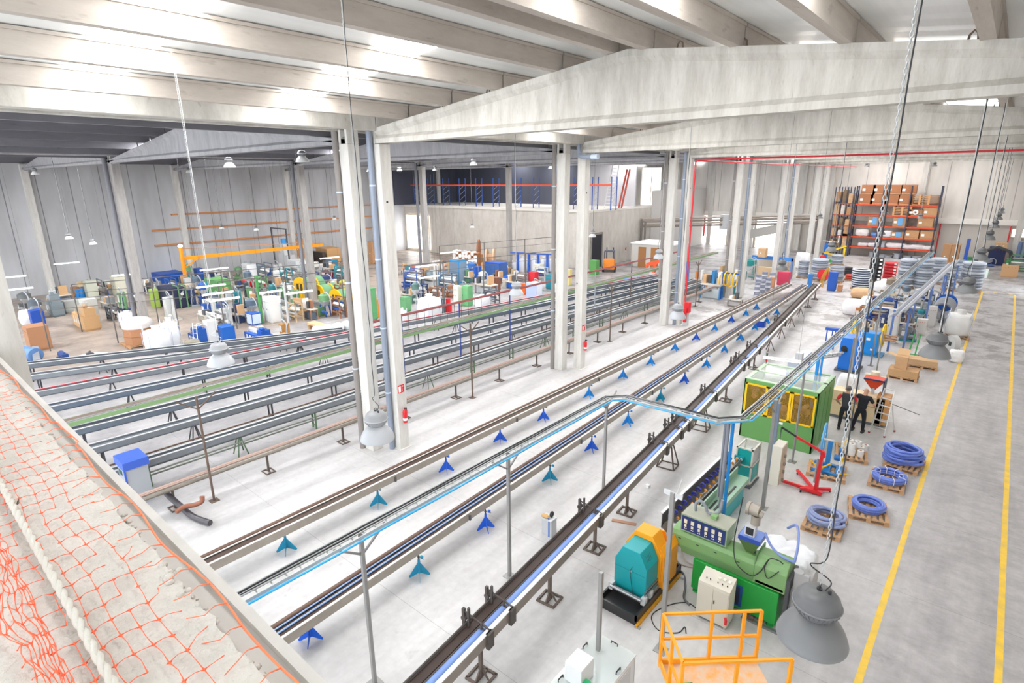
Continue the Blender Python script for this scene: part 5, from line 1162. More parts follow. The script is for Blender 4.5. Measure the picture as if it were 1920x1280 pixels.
def extr(px, py, top, wpx, c, c2, label, hop='d0d3d6', L=None, rz=0, name='extruder', cat='machine'):
    P, w, h = spot(px, py, top, wpx); L = L or w*1.05; D = min(.9, max(.5, L*.4))
    if 'extruder' not in label and name == 'extruder':
        return variant(P, w, h, c, c2, label, sum(ord(ch) for ch in label) % 4, hop)
    t = thing(name, label, cat, (P.x, P.y+D/2, 0), rz)
    MB().box(-L/2,L/2,-D/2,D/2,.1,h*.5).box(-L/2+.05,L/2-.05,-D/2+.05,D/2-.05,0,.1).build('base', M_(c), t, .01)
    MB().cyl((-L*.5,0,h*.62), (L*.28,0,h*.62), h*.10, 14).box(-L*.4,L*.3,-D*.2,D*.2,h*.5,h*.56).build('barrel', M_(c2, .4, metal=.2), t)
    MB().box(L*.22,L*.5,-D*.35,D*.35,h*.5,h*.8).build('gearbox', M_(c), t, .01)
    frust(MB(), L*.15, 0, h*.66, .1, .1, h*.92, .4, .4).build('hopper', M_(hop), t)
    MB().cyl((L*.15,0,h*.9), (L*.15,0,h), .1, 12).build('loader', M_('c9c8c0'), t)
    MB().cyl((L*.3,-D*.15,h*.86), (L*.5,-D*.15,h*.86), .10, 14).build('motor', M_(c, .4), t)
    for i in range(3): MB().box(-L*.35+i*L*.2,-L*.35+i*L*.2+.14,-D/2-.02,-D/2,h*.18,h*.4).build('panel', M_('d7d9da'), t)
    MB().tube([(-L*.4,-D*.3,h*.6),(-L*.3,-D*.5,h*.3),(0,-D*.55,h*.12),(L*.3,-D*.4,.1)], .02, 6).build('hose', M_('c9b79a'), t)
    return t
def variant(P, w, h, c, c2, label, v, hop='d0d3d6'):
    L = w*.95; D = max(.6, L*.5); m1 = mat(c,.45,var=.06); m2 = mat(c2,.4,var=.06,metal=.2)
    t = thing(['roller_machine','silo_machine','work_bench','pump_machine'][v], label, 'machine', (P.x, P.y+D/2, 0))
    rnd = random.Random(len(label))
    if v == 0:
        fr = MB()
        for x in (-L/2, L/2-.08):
            for y in (-D/2, D/2-.08): fr.box(x,x+.08,y,y+.08,0,h)
        for z in (.3*h,.65*h,h): fr.box(-L/2,L/2,-D/2,-D/2+.06,z-.08,z).box(-L/2,L/2,D/2-.06,D/2,z-.08,z)
        fr.build('frame', m1, t)
        for k in range(5): MB().cyl((-L/2+.1,-D*.3+k*D*.14,h*(.42+.1*k)),(L/2-.1,-D*.3+k*D*.14,h*(.42+.1*k)),.07+.03*(k%3),12).build('roller', [m2,STEEL,PAPER][k%3], t)
        MB().box(-L/2-.25,-L/2-.02,-D*.3,D*.3,0,h*.8).build('drive_box', m1, t); MB().box(-L/2-.2,-L/2-.05,-D*.32,-D*.3,h*.3,h*.6).build('control_panel', M_('dcdcd8'), t)
    elif v == 1:
        for a in (-1,1):
            for b in (-1,1): MB().bar((a*L*.3,b*D*.3,0),(a*L*.22,b*D*.22,h*.5),.06).build('leg', m2, t)
        frust(MB(), 0, 0, h*.42, .15, .15, h*.68, L*.6, D*.8).build('cone', M_(hop), t)
        MB().cyl((0,0,h*.66),(0,0,h*.9),L*.28,18).lathe([(L*.28,h*.9),(L*.1,h*.98),(.08,h)],n=18).build('silo', m1, t)
        MB().curve([(L*.1,0,h),(L*.3,0,h*1.05),(L*.5,.1,h*.8),(L*.5,.1,.3)],.04,6).build('hose', M_('b8bcc4'), t)
        MB().box(-L*.5,-L*.12,-D/2,D*.1,0,h*.38).build('motor_box', m1, t); MB().box(-L*.46,-L*.3,-D/2-.02,-D/2,h*.12,h*.3).build('panel', M_('dfe0dd'), t)
        MB().cyl((L*.05,-D*.4,h*.2),(L*.45,-D*.4,h*.2),.13,14).build('motor', m2, t)
    elif v == 2:
        MB().box(-L/2,L/2,-D/2,D/2,h*.42,h*.47).build('table_top', M_('cfc9bf'), t)
        for a in (-1,1):
            for b in (-1,1): MB().box(a*L*.46-.04,a*L*.46+.04,b*D*.42-.04,b*D*.42+.04,0,h*.42).build('leg', m1, t)
        x = -L/2+.1
        for k in range(5):
            ww = rnd.uniform(.12,.24)*L; hh = rnd.uniform(.15,.5)*h; q = [m1,m2,PAPER,CARDL,DGREY][(k+len(label))%5]
            mb = MB(); (mb.cyl((x+ww/2,0,h*.47),(x+ww/2,0,h*.47+hh*.8),ww*.45,14) if k%2 else mb.box(x,x+ww,-D*.35,D*.3,h*.47,h*.47+hh)); mb.build(['box','canister'][k%2], q, t); x += ww+.02*L
            if x > L*.4: break
        MB().box(-L*.4,L*.4,-D*.3,D*.35,.05,h*.3).build('lower_cabinet', m2, t)
    else:
        MB().box(-L/2,L/2,-D/2,D/2,0,.12).build('skid', m2, t)
        MB().box(-L*.45,-L*.05,-D*.4,D*.4,.12,h*.75).build('cabinet', m1, t, .01); MB().box(-L*.4,-L*.1,-D*.42,-D*.4,h*.35,h*.65).build('panel', M_('dfe0dd'), t)
        for k in range(2): MB().cyl((L*.15+k*L*.18,0,.12),(L*.15+k*L*.18,0,h*(.55+.3*k)),L*.08,16).build('vessel', [m2,m1][k], t)
        MB().curve([(L*.15,0,h*.55),(L*.18,-.1,h*.9),(-L*.2,-.1,h*.98),(-L*.25,0,h*.75)],.04,6).curve([(L*.33,0,h*.85),(L*.5,-.2,h*.7),(L*.5,-.3,.2)],.035,6).build('pipework', M_('a9adb2'), t)
        MB().cyl((L*.05,-D*.3,.3),(L*.4,-D*.3,.3),.12,14).build('motor', m1, t)
    return t
def drumline(px, py, top, wpx, label):
    P, w, h = spot(px, py, top, wpx); r_ = h*.46; L = r_*2.0
    t = thing('rotary_unit', label, 'machine', (P.x, P.y+.5, 0), .12)
    MB().cyl((.1,.08,h*.52), (.1,L,h*.52), r_*.92, 28).build('green_drum', mat('6fa07a', .4, var=.04), t)
    MB().cyl((.0,-.02,h*.52), (.0,.10,h*.52), r_, 32).box(-r_*.2,r_*.2,-.06,.0,h*.2,h*.3).build('yellow_face', mat('f4bd12', .4), t)
    MB().cyl((.2,L*.55,h*.52), (.2,L*.62,h*.52), r_*.97, 32).build('yellow_ring', mat('f0b418', .4), t)
    MB().box(-r_*.42,-r_*.12,-.04,-.02,h*.42,h*.72).box(r_*.08,r_*.38,-.04,-.02,h*.42,h*.72).build('windows', M_('4a3d2c'), t)
    MB().box(-r_*.8,r_*.8,0,L,0,h*.14).build('cradle', M_('8a8f8c'), t)
    return t
def blob(px, py, top, wpx, c, label, cat, name, pal=False, seed=0, **k):
    P, w, h = spot(px, py, top, wpx); return solo(name, MB().rough_box(0,0,0,w/1.1,w/1.2,h,.12,7,.03,seed), mat(c, .7, var=.1, bump=.4, **k), label, cat, (P.x, P.y+w*.4, 0))
def boxstack(px, py, top, wpx, rows, cols, label, c='b98e68', z0=0, pal=True, grp=None, P=None):
    if P is None: P, w, h = spot(px, py, top, wpx)
    else: s_ = mpp(P); w = wpx*s_; h = (py-top)*s_
    W = w/1.2
    if pal: pallet(P.x, P.y+W/2, 'wooden pallet under the '+label[:70], 0, W+.1, W+.1, 6)
    b0 = z0+(.14 if pal else 0); bh = (h-(.14 if pal else 0))/rows
    for r_ in range(rows):
        for q in range(cols):
            t = thing('carton', label+(', '+['lowest','second','third','fourth'][r_]+' layer' if rows > 1 else '')+(', '+ORD[q]+' in the row' if cols > 1 else ''), 'box', (P.x-W/2+(q+.5)*W/cols, P.y+W/2, b0+r_*bh), 0, grp or 'cartons '+label[:50])
            a = W/cols/2-.01; MB().box(-a,a,-W/2,W/2,0,bh-.01).build('box', mat(c, .85, var=.08), t); MB().box(-a-.002,a+.002,-.03,.03,0,bh-.008).build('tape', M_('c9a67c'), t); MB().box(-a*.5,-a*.5+.14,-W/2-.004,-W/2,bh*.4,bh*.4+.12).build('label', PAPER, t)
def ladder(px, py, top, wpx, label, c='e6e6e6', rz=0):
    P, w, h = spot(px, py, top, wpx); t = thing('ladder', label, 'ladder', (P.x,P.y,0), rz); f = MB(); a = Vector((-w*.5,.0,h)); b = Vector((w*.25,-.3,0)); u = Vector((.34,.1,0))
    f.bar(a,b,.035,.06).bar(a+u,b+u,.035,.06).build('stiles', M_(c), t); r_ = MB(); n = int(h/.28)
    for i in range(1,n): p = b+(a-b)*(i/n); r_.bar(p,p+u,.03)
    r_.build('rungs', M_('cfcfcf'), t); return t
def pipeframe(p, q, z, n, label, c='6a6664', arm=True):
    p, q = Vector(p), Vector(q); t = thing('pipe_gantry', label, 'frame', tuple(p)); d = q-p
    fr = MB(); fr.bar((0,0,z), d+Vector((0,0,z)), .05); fr.bar((0,.0,z*.82), d+Vector((0,0,z*.82)), .03); fr.build('top_rail', M_(c), t)
    for i in range(n): o = d*(i/(n-1)); MB().box(o.x-.03,o.x+.03,o.y-.03,o.y+.03,0,z).build('upright', M_(c), t)
    return t
# --- side nave, near end ---
cab(65,656,611,50,'b0805e','tall brown carton sheet box beside the ledge pillar','box','carton_box',0)
blob(42,612,582,28,'eeeef0','white plastic sacks heaped above the brown carton','bag','sack_heap',seed=3)
t = cab(68,616,581,30,'1f4fae','royal blue machine housing with round dial','machine','blue_machine',1); MB().cyl((0,-.45,1.3),(0,-.5,1.3),.12,16).build('dial', PAPER, t)
extr(150,616,562,74,'c9a274','b0a08a','tan based extruder with grey control cabinet behind a yellow floor line')
cab(167,607,560,34,'c9cac4','pale grey upright control cabinet on the tan extruder base','cabinet','control_cabinet',1)
cab(128,585,563,36,'b4b6b3','long low grey cabinet behind the tan extruder',doors=1)
cab(170,562,526,26,'c6c9b8','greenish grey double cabinet before the weathered pillar')
cab(224,556,518,36,'d4d2bf','cream double cabinet with yellow warning triangle beside the weathered pillar')
octabin(236,651,598,50,'brown octagonal carton bin with clear white liner, before the weathered pillar')
bigbag(232,612,583,30,'small white sack standing behind the carton bin',False,5)
bigbag(284,662,612,46,'large white bulk bag standing before the weathered pillar',False,6)
bigbag(315,655,596,30,'tall white bulk bag with twisted neck, beside the large one',False,7)
cab(140,556,538,18,'b1835a','brown carton between blue drums near the wall','box','carton_box',0)
for i,x in enumerate((150,157)): P,w,h = spot(x,560,542,10); solo('blue_drum', MB().cyl((0,0,0),(0,0,h),w/2,16), M_('2f8fe0'), 'bright blue drum beside the brown carton, %s one'%['first','second'][i],'drum',(P.x,P.y,0),0,'blue drums')
for i,(x,y,tp,w_,c,c2,lb) in enumerate([(60,600,560,40,'5f6a73','8f9499','dark grey machine with hoses at the nave edge'),(95,592,540,44,'7d8a90','a9b0b4','grey blue extruder among pipe frames'),(110,570,530,40,'3c5a86','9aa3ad','steel blue machine before the first wall pilaster'),(40,585,548,40,'6b6f70','98989a','dull grey machine farthest toward the ledge pillar'),(195,580,552,40,'86898c','b5b7b9','grey roller machine beside the cream double cabinet'),(205,600,575,30,'555a60','8c8f92','low dark machine behind the carton bin')]): extr(x,y,tp,w_,c,c2,lb)
t = thing('blue_motor', 'small blue motor set lying before the black edged trough', 'motor', L3(120,672)); MB().cyl((-.5,0,.2),(.3,0,.2),.18,16).box(-.5,.5,-.25,.25,0,.06).box(.3,.55,-.15,.15,.05,.35).build('motor_body', M_('23427f'), t)
t = thing('loose_fittings', 'dark pipe fittings scattered on a white sheet by the black edged trough', 'fittings', L3(170,668)); MB().lathe([(0,.005),(.9,.005),(.9,.0)], n=24).build('white_sheet', M_('dfd5d2'), t)
for i in range(5): MB().cyl((-.6+i*.28,(-1)**i*.1,.1),(-.45+i*.28,.1,.16),.08,10).build('fitting', M_('4a4c52'), t)
t = thing('blue_tank', 'blue grey cylinder tank lying beside the ledge pillar', 'tank', L3(55,678)); MB().cyl((-.7,0,.4),(.4,.3,.4),.38,24).box(-.5,.3,-.1,.3,0,.1).build('shell', M_('5f86ba'), t)
t = thing('silver_duct', 'silver box duct leaning among pipes near the ledge pillar', 'duct', L3(75,676)); MB().bar((-.3,0,.7),(.5,-.2,.1),.3).build('duct', M_('b9bbc0',.3,metal=.6), t)
# --- around the weathered pillar / dark blue machine ---
t = cab(320,577,538,72,'2e3350','dark navy machine block with lime green side and round ports','machine','dosing_machine',1,ratio=.5)
cab(290,577,542,18,'a9c65a','lime green side panel box of the navy machine','cabinet','side_cabinet',0); cab(350,572,534,22,'d3c2aa','beige upright cabinet against the navy machine',doors=1)
extr(315,600,545,40,'d9dcdc','e3e0d5','white dryer with cream loader in front of the navy machine','e3e0d5')
t = cab(306,529,512,66,'2459b4','blue topped flat work table beyond the navy machine','table','work_table',0)
cab(306,502,468,30,'63a26b','green tank cabinet against the far panel wall','tank','green_tank',0); extr(284,512,474,26,'a9a9ab','c2c3c5','grey mixing unit beside the green tank')
t = thing('jib_crane', 'orange jib crane with long horizontal arm near the panel wall', 'crane', L3(352,545))
hh = hz(t.location, 345, 464); za = hz(t.location, 352, 484)
MB().cyl((0,0,0),(0,0,hh),.16,14).build('column', ORA, t); MB().bar((0,0,za),(1.2,13.5,za+.1),.22,.3).bar((0,0,za-.9),(.3,1.3,za),.1).build('arm', ORA, t); MB().bar((0,0,hh-.1),(1.2,13.5,za+.4),.06).build('tie_rod', M_('c98a5a'), t); MB().lathe([(0,0),(.2,.12),(.2,.2),(0,.35)],(0,0,hh),14).build('lamp_head', GLOW, t)
t = thing('goods_shelf', 'long dark shelf filled with small parts along the panel wall', 'shelf', L3(378,512))
for k in range(3):
    MB().box(-.4,.4,-5.5,6.5,.5+k*.7,.55+k*.7).build('board', M_('6b6560'), t); rnd = random.Random(k)
    gd = MB()
    for i in range(34): y = -5.3+i*.34; gd.box(-.3,.35,y,y+rnd.uniform(.12,.28),.55+k*.7,.55+k*.7+rnd.uniform(.15,.5))
    gd.build('stored_parts', M_(['8a7a68','5f6a78','9a8f80'][k],.7,var=.5,scale=3), t)
for y in (-5.5,-1.5,2.5,6.4): MB().box(-.4,.4,y,y+.06,0,2.4).build('upright', M_('55565c'), t)
ladder(372,650,606,20,'white ladder leaning over the blue machine beside the bulk bags')
extr(365,648,606,46,'1f56a8','2f66b8','blue extruder behind the white ladder'); cab(396,648,601,26,'dcdcd9','white switch panel with two rows of black buttons beside the blue extruder',doors=1)
t = cab(421,646,612,36,'1f63b8','rounded blue motor cabinet with round gauge beside the white switch panel','machine','motor_cabinet',1); MB().cyl((.1,-.5,.9),(.1,-.56,.9),.08,14).build('gauge', BLACK, t)
cab(407,556,524,66,'5f9e5c','long sage green press housing with small dark screen','machine','press_housing',1,ratio=.5)
cab(392,593,562,24,'e4e7e2','white cabinet with yellow sticker behind the trough hoses'); extr(378,604,574,40,'d8d6d0','c9c3b5','pale machine with many hoses behind the white ladder'); extr(398,610,586,46,'e1e2e0','cfd3d4','long white trough machine behind the switch panel')
extr(345,520,500,26,'8a6a4a','c79a5a','brown and yellow machine below the jib crane'); cab(372,526,503,18,'2b57b0','blue open frame cabinet behind the press housing'); extr(408,526,506,40,'c4b8a8','b9b2a6','beige parts table behind the press housing')
blob(350,660,640,30,'8f8a78','small grey green pump unit before the ladder','pump','pump_unit',seed=8)
# --- middle ---
cab(467,528,495,28,'eef0f2','white cabinet with red top rim and blue frame'); cab(494,516,500,30,'3d62a8','blue and white bench unit with screen',doors=1)
cab(510,604,557,34,'e9e8e5','large white double door cabinet beside the green column'); cab(474,609,587,28,'1d59b6','blue display box with white screen',doors=1,c2='cfe0ee')
extr(474,642,610,60,'1c56b0','d5d7d9','blue extruder with four dark motors behind the first troughs'); extr(420,610,570,40,'c9cbcc','b3b5b8','grey machine with white hopper beside the blue motor cabinet')
extr(530,635,600,30,'b98a52','c9b08a','small tan machine with red funnel behind the first troughs','e2452a')
post(L3(492,606)[:2], hz(L3(492,606),485,516), 'tall green steel column among the middle machines', None, M_('4f9a55'), .16)
post(L3(543,622)[:2], hz(L3(543,622),548,530), 'pale grey post among the yellow faced rotary units', None, LGREY, .10)
for a in ((555,566,520,26,'yellow faced green drum unit farthest from the pillar pair'),(588,575,534,34,'yellow faced green drum unit in the middle'),(620,582,543,36,'yellow faced green drum unit nearest the pillar pair')): drumline(*a)
t = solo('board_sheet', MB().box(-.9,.9,-.03,.03,0,1.25), CARDL, 'tan cardboard sheet standing before the yellow drum units', 'board', L3(570,590), .3)
cab(597,584,565,18,'8b8d90','small grey box before the drum units',doors=0)
t = thing('timber_bundle', 'bundle of pale timber lengths on the floor behind the troughs', 'timber', L3(600,618)); 
for i in range(6): MB().box(-1.1,1.1,-.3+i*.1,-.22+i*.1,.25,.4).build('board', M_('dab890',.8,var=.15), t)
for x in (-.8,.8): MB().box(x-.05,x+.05,-.35,.35,0,.25).build('bearer', WOOD, t)
for i,(x,y) in enumerate([(590,627),(608,625),(628,622),(645,618)]): blob(x,y,y-14,20,'e9edf0','white film bundle before the timber lengths, %s from the pillar pair'%ORD[3-i],'bundle','film_bundle',seed=20+i)
cab(460,540,527,20,'d8222c','red motor block with green fan beyond the white cabinet','machine','red_motor',0); extr(478,540,522,30,'c8202a','33466a','red and navy pump set behind the green column'); extr(440,545,522,30,'2f4d8a','8d98a8','navy machine beside the press housing')
extr(540,560,530,40,'e6e8ea','d4d6d8','white bag frame machine with roll beside the drum units'); extr(520,585,550,36,'8f9590','b5b8b4','grey green mixer behind the large white cabinet'); cab(525,540,508,26,'eef0f1','white wrapped upright unit near the middle'); cab(556,512,488,40,'e4e8ea','low white table block near the far panel wall','table','work_table',0)
cab(572,508,486,26,'cfd8d2','pale green cabinet beside the second side nave pillar'); cab(560,500,486,14,'1d57c0','small blue cabinet near the panel wall',doors=1)
t = thing('frame_machine', 'black square frame with white equipment inside, near the panel wall', 'machine', L3(530,505))
fw, fh = 3.4, 4.6; MB().box(-fw/2,-fw/2+.12,0,.12,0,fh).box(fw/2-.12,fw/2,0,.12,0,fh).box(-fw/2,fw/2,0,.12,fh-.12,fh).build('frame', DGREY, t); MB().box(-1,1,.2,1.2,0,1.6).box(-.5,.4,.2,.9,1.6,2.8).build('equipment', M_('d5d7d8'), t); MB().cyl((0,.5,2.9),(0,.5,3.4),.3,14).build('blue_can', M_('3a9be0'), t)
for (x,y,tp,w_,r_,lb) in [(477,478,454,24,2,'brown wrapped carton against the panel wall'),(507,484,458,20,2,'brown wrapped carton beside the black frame'),(563,490,447,14,4,'narrow brown carton stack beside the second side nave pillar'),(619,465,440,22,2,'wrapped carton stack above the wooden bay'),(696,480,452,14,1,'tall brown carton seen between the pillar pair')]: boxstack(x,y+14,tp,w_,r_,1,lb)
t = cab(613,496,465,46,'c39a6a','wooden storage bay with goods beside the second side nave pillar','shelf','storage_bay',0); MB().box(-1.5,1.5,-1.7,-1.3,.3,1.6).build('stored_goods', M_('4a4038',.7,var=.5), t)
cab(625,512,487,18,'2683ab','teal blue cabinet before the wooden storage bay',doors=1); boxstack(600,510,495,30,1,2,'white and red carton on the goods row','e6e2de',pal=False); extr(610,522,505,34,'8a2f35','4a6ab0','machine with blue and red drums before the storage bay'); extr(650,520,492,30,'b5907a','6a6f7a','brown machine behind the pillar pair')
extr(640,560,525,30,'c9c14a','9aa89a','yellow and grey machine behind the drum units'); extr(645,590,560,24,'bfc1bf','a8aaa8','grey machine close behind the pillar pair')
cab(698,600,540,18,'5ea06a','green cabinet seen between the pillar pair',doors=1); cab(708,596,560,8,'f0a030','orange panel seen between the pillar pair','panel','orange_panel_box',0)
# --- right of the first pillar pair ---
t = thing('pigeonhole_shelf', 'wooden pigeonhole shelf with white rolls against the plain block wall', 'shelf', L3(872,500)); s_ = mpp(t.location); W = 64*s_; Hh = 26*s_
sh = MB()
for k in range(5): sh.box(-W/2,W/2,0,.6,.1+k*Hh/4.2,.16+k*Hh/4.2)
for k in range(9): x = -W/2+k*W/8; sh.box(x-.04,x+.04,0,.6,.1,.1+Hh*.96)
sh.build('carcass', M_('b27a50'), t)
rnd = random.Random(3)
for k in range(4):
    for j in range(8):
        if rnd.random() < .75: MB().cyl((-W/2+(j+.5)*W/8,-.05,.45+k*Hh/4.2), (-W/2+(j+.5)*W/8,.5,.45+k*Hh/4.2), .24, 12).build('roll', PAPER, t)
t = thing('wooden_reel', 'large pale wooden cable reel standing before the block wall', 'reel', L3(912,502)); MB().cyl((0,0,1.1),(.15,.1,1.1),1.05,28).cyl((.7,.4,1.1),(.85,.5,1.1),1.05,28).build('flanges', M_('dcb894'), t); MB().cyl((.1,.05,1.1),(.75,.45,1.1),.5,18).build('core', M_('c9a480'), t)
t = thing('wooden_reel', 'brown wooden cable reel behind the pigeonhole shelf end', 'reel', L3(897,496)); MB().cyl((0,0,1.9),(.15,.1,1.9),1.0,24).build('flanges', M_('a8663e'), t); MB().box(-.3,.4,-.3,.4,0,1.2).build('stand', WOOD, t)
cab(858,530,488,32,'1c9be0','sky blue machine frame with tall door beside the block wall','machine','blue_frame_machine',1,c2='7d92a8'); cab(930,527,492,46,'1c55b4','deep blue double machine enclosure with glazed sides','machine','machine_enclosure',3,c2='3a5f9c',ratio=.6); cab(890,520,500,24,'2d66c8','blue low machine between frame and enclosure','machine','blue_machine',1)
bigbag(797,600,553,42,'tall grouped white bulk bag standing behind the red pipe run',False,31); bigbag(822,590,560,20,'narrow white bulk bag beside the red cylinder',False,32)
cab(826,592,560,18,'555c60','dark grey machine cabinet beside the red cylinder',doors=1); P,w,h = spot(841,588,560,14); solo('red_drum', MB().cyl((0,0,0),(0,0,h*.6),w/2,18).cyl((0,0,h*.62),(0,0,h),w*.35,14), RED, 'tall red cylinder drum behind the red pipe run','drum',(P.x,P.y,0))
cab(858,574,536,16,'dedad0','cream upright cabinet beside the green cabinet',doors=2); cab(876,574,536,20,'6fb07a','pale green upright cabinet before the blue enclosure',doors=1)
bigbag(898,580,553,28,'square white bulk bag standing on the open floor before the pillar',True,33)
cab(809,556,539,18,'cdbba0','beige drawer shelf behind the white bulk bags','shelf','drawer_shelf',2); cab(760,584,557,20,'6aa574','green round topped unit right behind the first pillar',doors=0); bigbag(752,610,578,16,'white bulk bag partly hidden by the first aisle pillar',False,34)
for i,(x,y,tp,w_,c,c2,lb) in enumerate([(770,545,505,40,'3f5fa8','c2c6c8','blue and silver machine near the bright opening'),(800,540,500,44,'9fb3ba','d5d9da','pale machine with glass parts near the bright opening'),(835,548,510,40,'5f7f9a','c9cfd2','steel blue machine before the sky blue frame'),(905,552,512,44,'8a949a','c2c8cb','grey machine with many pipes before the enclosure'),(880,520,492,30,'3a78c4','9fb4c8','blue machine before the wooden reel'),(780,520,496,40,'c27a6a','d9c9c0','reddish machine under the hanging lights'),(820,505,486,40,'d9a890','ece6e2','pale brown packing table before the block wall'),(775,570,530,26,'5f7f7a','9aa4a0','green grey machine right of the first pillar'),(918,570,545,30,'5a6068','8a9098','dark rollers before the blue haul machine')]): extr(x,y,tp,w_,c,c2,lb)
extr(952,541,512,30,'1b5fd0','2f74e0','bright blue haul machine before the bag stands'); cab(946,540,522,10,'d9d5ca','small cream cabinet against the bright blue haul machine',doors=1); cab(930,545,520,16,'8a5a48','brown roll stand beside the haul machine',doors=0)
for i,x in enumerate((969,990,1007,1024)):
    P = Vector(L3(x+2,512)); t = thing('bag_stand', 'blue steel stand holding white bulk bags, %s from the plain pillar'%ORD[i], 'stand', tuple(P), 0, 'blue bag stands'); hz_ = hz(P, x, 474+i)
    MB().box(-.1,.1,-.1,.1,0,hz_).build('mast', M_('2a5fc0'), t); MB().bar((-.7,-.35,hz_),(.7,.35,hz_),.12).bar((-.4,.5,hz_-.1),(.4,-.5,hz_-.1),.10).build('cross_arms', M_('2a5fc0'), t)
    bigbag(x+9,511,481,17,'tall white bulk bag hanging beside blue stand number %s'%ORD[i].replace('first','one').replace('second','two').replace('third','three').replace('fourth','four'),False,40+i)
bigbag(966,508,488,16,'leaning white bulk bag at the foot of the pillar before the block',True,39)
cab(1000,528,510,18,'d9303a','red plastic tote box before the bag stands','box','tote',0); cab(1009,513,495,20,'eeeadb','cream carton box before the bag stands','box','carton_box',0); cab(982,552,532,10,'f0692a','orange box behind the pale lamp','box','orange_box',0); cab(1001,558,531,30,'b9c6e6','blue and white wrapped goods stack','goods','wrapped_stack',0,c2='e9eef8'); cab(1032,542,515,18,'1f7f90','teal machine beside the second pillar pair','machine','teal_machine',1); bigbag(1042,552,530,20,'white bulk bag close to the second pillar pair',False,50)
cab(1065,535,505,14,'e3d28a','pale yellow sack stack seen between the second pillar pair','goods','sack_stack',0); extr(975,528,512,24,'9a8f8a','b8aca5','grey hopper machine behind the blue haul machine')
# --- toward the door of the block ---
t = thing('forklift', 'orange and dark grey forklift truck in front of the block side door', 'forklift', L3(1142,508), .5)
MB().box(-.6,.6,-1.0,.9,.3,1.0).box(-.55,.55,-1.1,-.5,.5,1.4).build('chassis', M_('e8892a'), t, .04); MB().box(-.5,.5,-.5,.6,1.0,1.15).build('seat_deck', DGREY, t)
MB().box(-.55,-.48,-.6,.5,1.0,2.1).box(.48,.55,-.6,.5,1.0,2.1).box(-.55,.55,-.6,.5,2.1,2.16).build('overhead_guard', M_('3a4458'), t); MB().box(-.4,-.3,.95,1.05,.1,2.4).box(.3,.4,.95,1.05,.1,2.4).box(-.4,.4,.95,1.05,1.0,1.1).build('mast', M_('3a4458'), t); MB().box(-.35,-.22,1.0,2.1,.08,.14).box(.22,.35,1.0,2.1,.08,.14).build('forks', BLACK, t)
for a in (-.6,.6):
    for b in (-.7,.65): MB().cyl((a-.1,b,.3),(a+.1,b,.3),.3,18).build('wheel', RUB, t)
cab(1114,515,488,18,'5a9a52','green crate with white marks below the block door','crate','green_crate',0); cab(1114,500,484,14,'c99a76','brown carton above the green crate','box','carton_box',0)
cab(1161,489,463,12,'eeece8','white electrical cabinet on the block side wall',doors=2); extr(1140,490,474,30,'a03a40','9aa6b4','red bench with silver parts along the block side wall')
P = Vector(L3(1172,492)); extinguisher(P.x,P.y,1.2,'small red extinguisher on the block side wall')
t = thing('site_office', 'small white site office with brown doors beyond the block', 'cabin', L3(1222,502)); MB().box(-2.6,2.2,0,4,0,2.5).build('walls', M_('cfccc6'), t)
for x in (-1.7,-.2,1.2): MB().box(x,x+.9,-.05,0,0,2.2).build('door', M_('a87648'), t)
MB().box(-2.7,2.3,-.1,4.1,2.5,2.62).build('roof', PAPER, t)
t = thing('robot_manipulator', 'orange manipulator arm on grey base behind the third pillar', 'machine', L3(1224,528)); MB().box(-.3,.3,-.3,.3,0,.9).build('base', LGREY, t); MB().bar((0,0,.9),(.2,0,1.7),.3).bar((-.7,0,1.6),(.9,.2,2.1),.3).bar((-.7,0,1.6),(-.7,0,1.3),.25).build('arm', M_('f0592a'), t)
for i in range(4): P = Vector(L3(1180+i*8,530-i*1.2)); solo('plastic_pallet', MB().box(-.6,.6,-.5,.5,0,.14).box(-.6,.6,-.5,.5,.2,.3).box(-.5,-.3,-.4,.4,.14,.2).box(.3,.5,-.4,.4,.14,.2), M_('1f78c8'), 'blue plastic pallet beyond the troughs, %s toward the third pillar'%ORD[i], 'pallet', tuple(P), .3, 'blue plastic pallets')
cab(1285,545,490,10,'5f7fd0','blue upright seen between the third pillar pair','machine','blue_machine',0)
for i,(x,y,tp,w_,c,c2,lb) in enumerate([(1330,560,500,40,'3a8ac8','c9d0d2','blue machine with yellow coils between third and fourth pillars'),(1360,550,492,36,'2f8f94','8fa8a8','teal valve machine beside the fourth pillar'),(1400,525,485,30,'1f8a88','6a8f8c','teal machine with black valves under the blue beam'),(1345,530,505,30,'a87858','c9b8a4','brown bench machine beyond the troughs'),(1310,540,505,24,'d98a4a','d9d0c8','orange machine beside the red riser'),(1425,512,480,30,'3f8f86','7f9f98','teal press below the blue beam'),(1375,575,545,26,'8f8a88','b5b2b0','grey rollers at the far end of the troughs')]): extr(x,y,tp,w_,c,c2,lb)
t = thing('yellow_hoses', 'hanging loops of yellow hose beside the teal valve machine', 'hose', L3(1350,560))
for i in range(4): MB().torus((i*.35,0,1.6+.1*(i%2)), .55, .05, 20, 6, 'x').build('loop', YEL, t)
MB().box(-.1,1.3,-.05,.05,2.1,2.2).box(0,.1,-.05,.05,0,2.1).build('rack', BLUE, t)
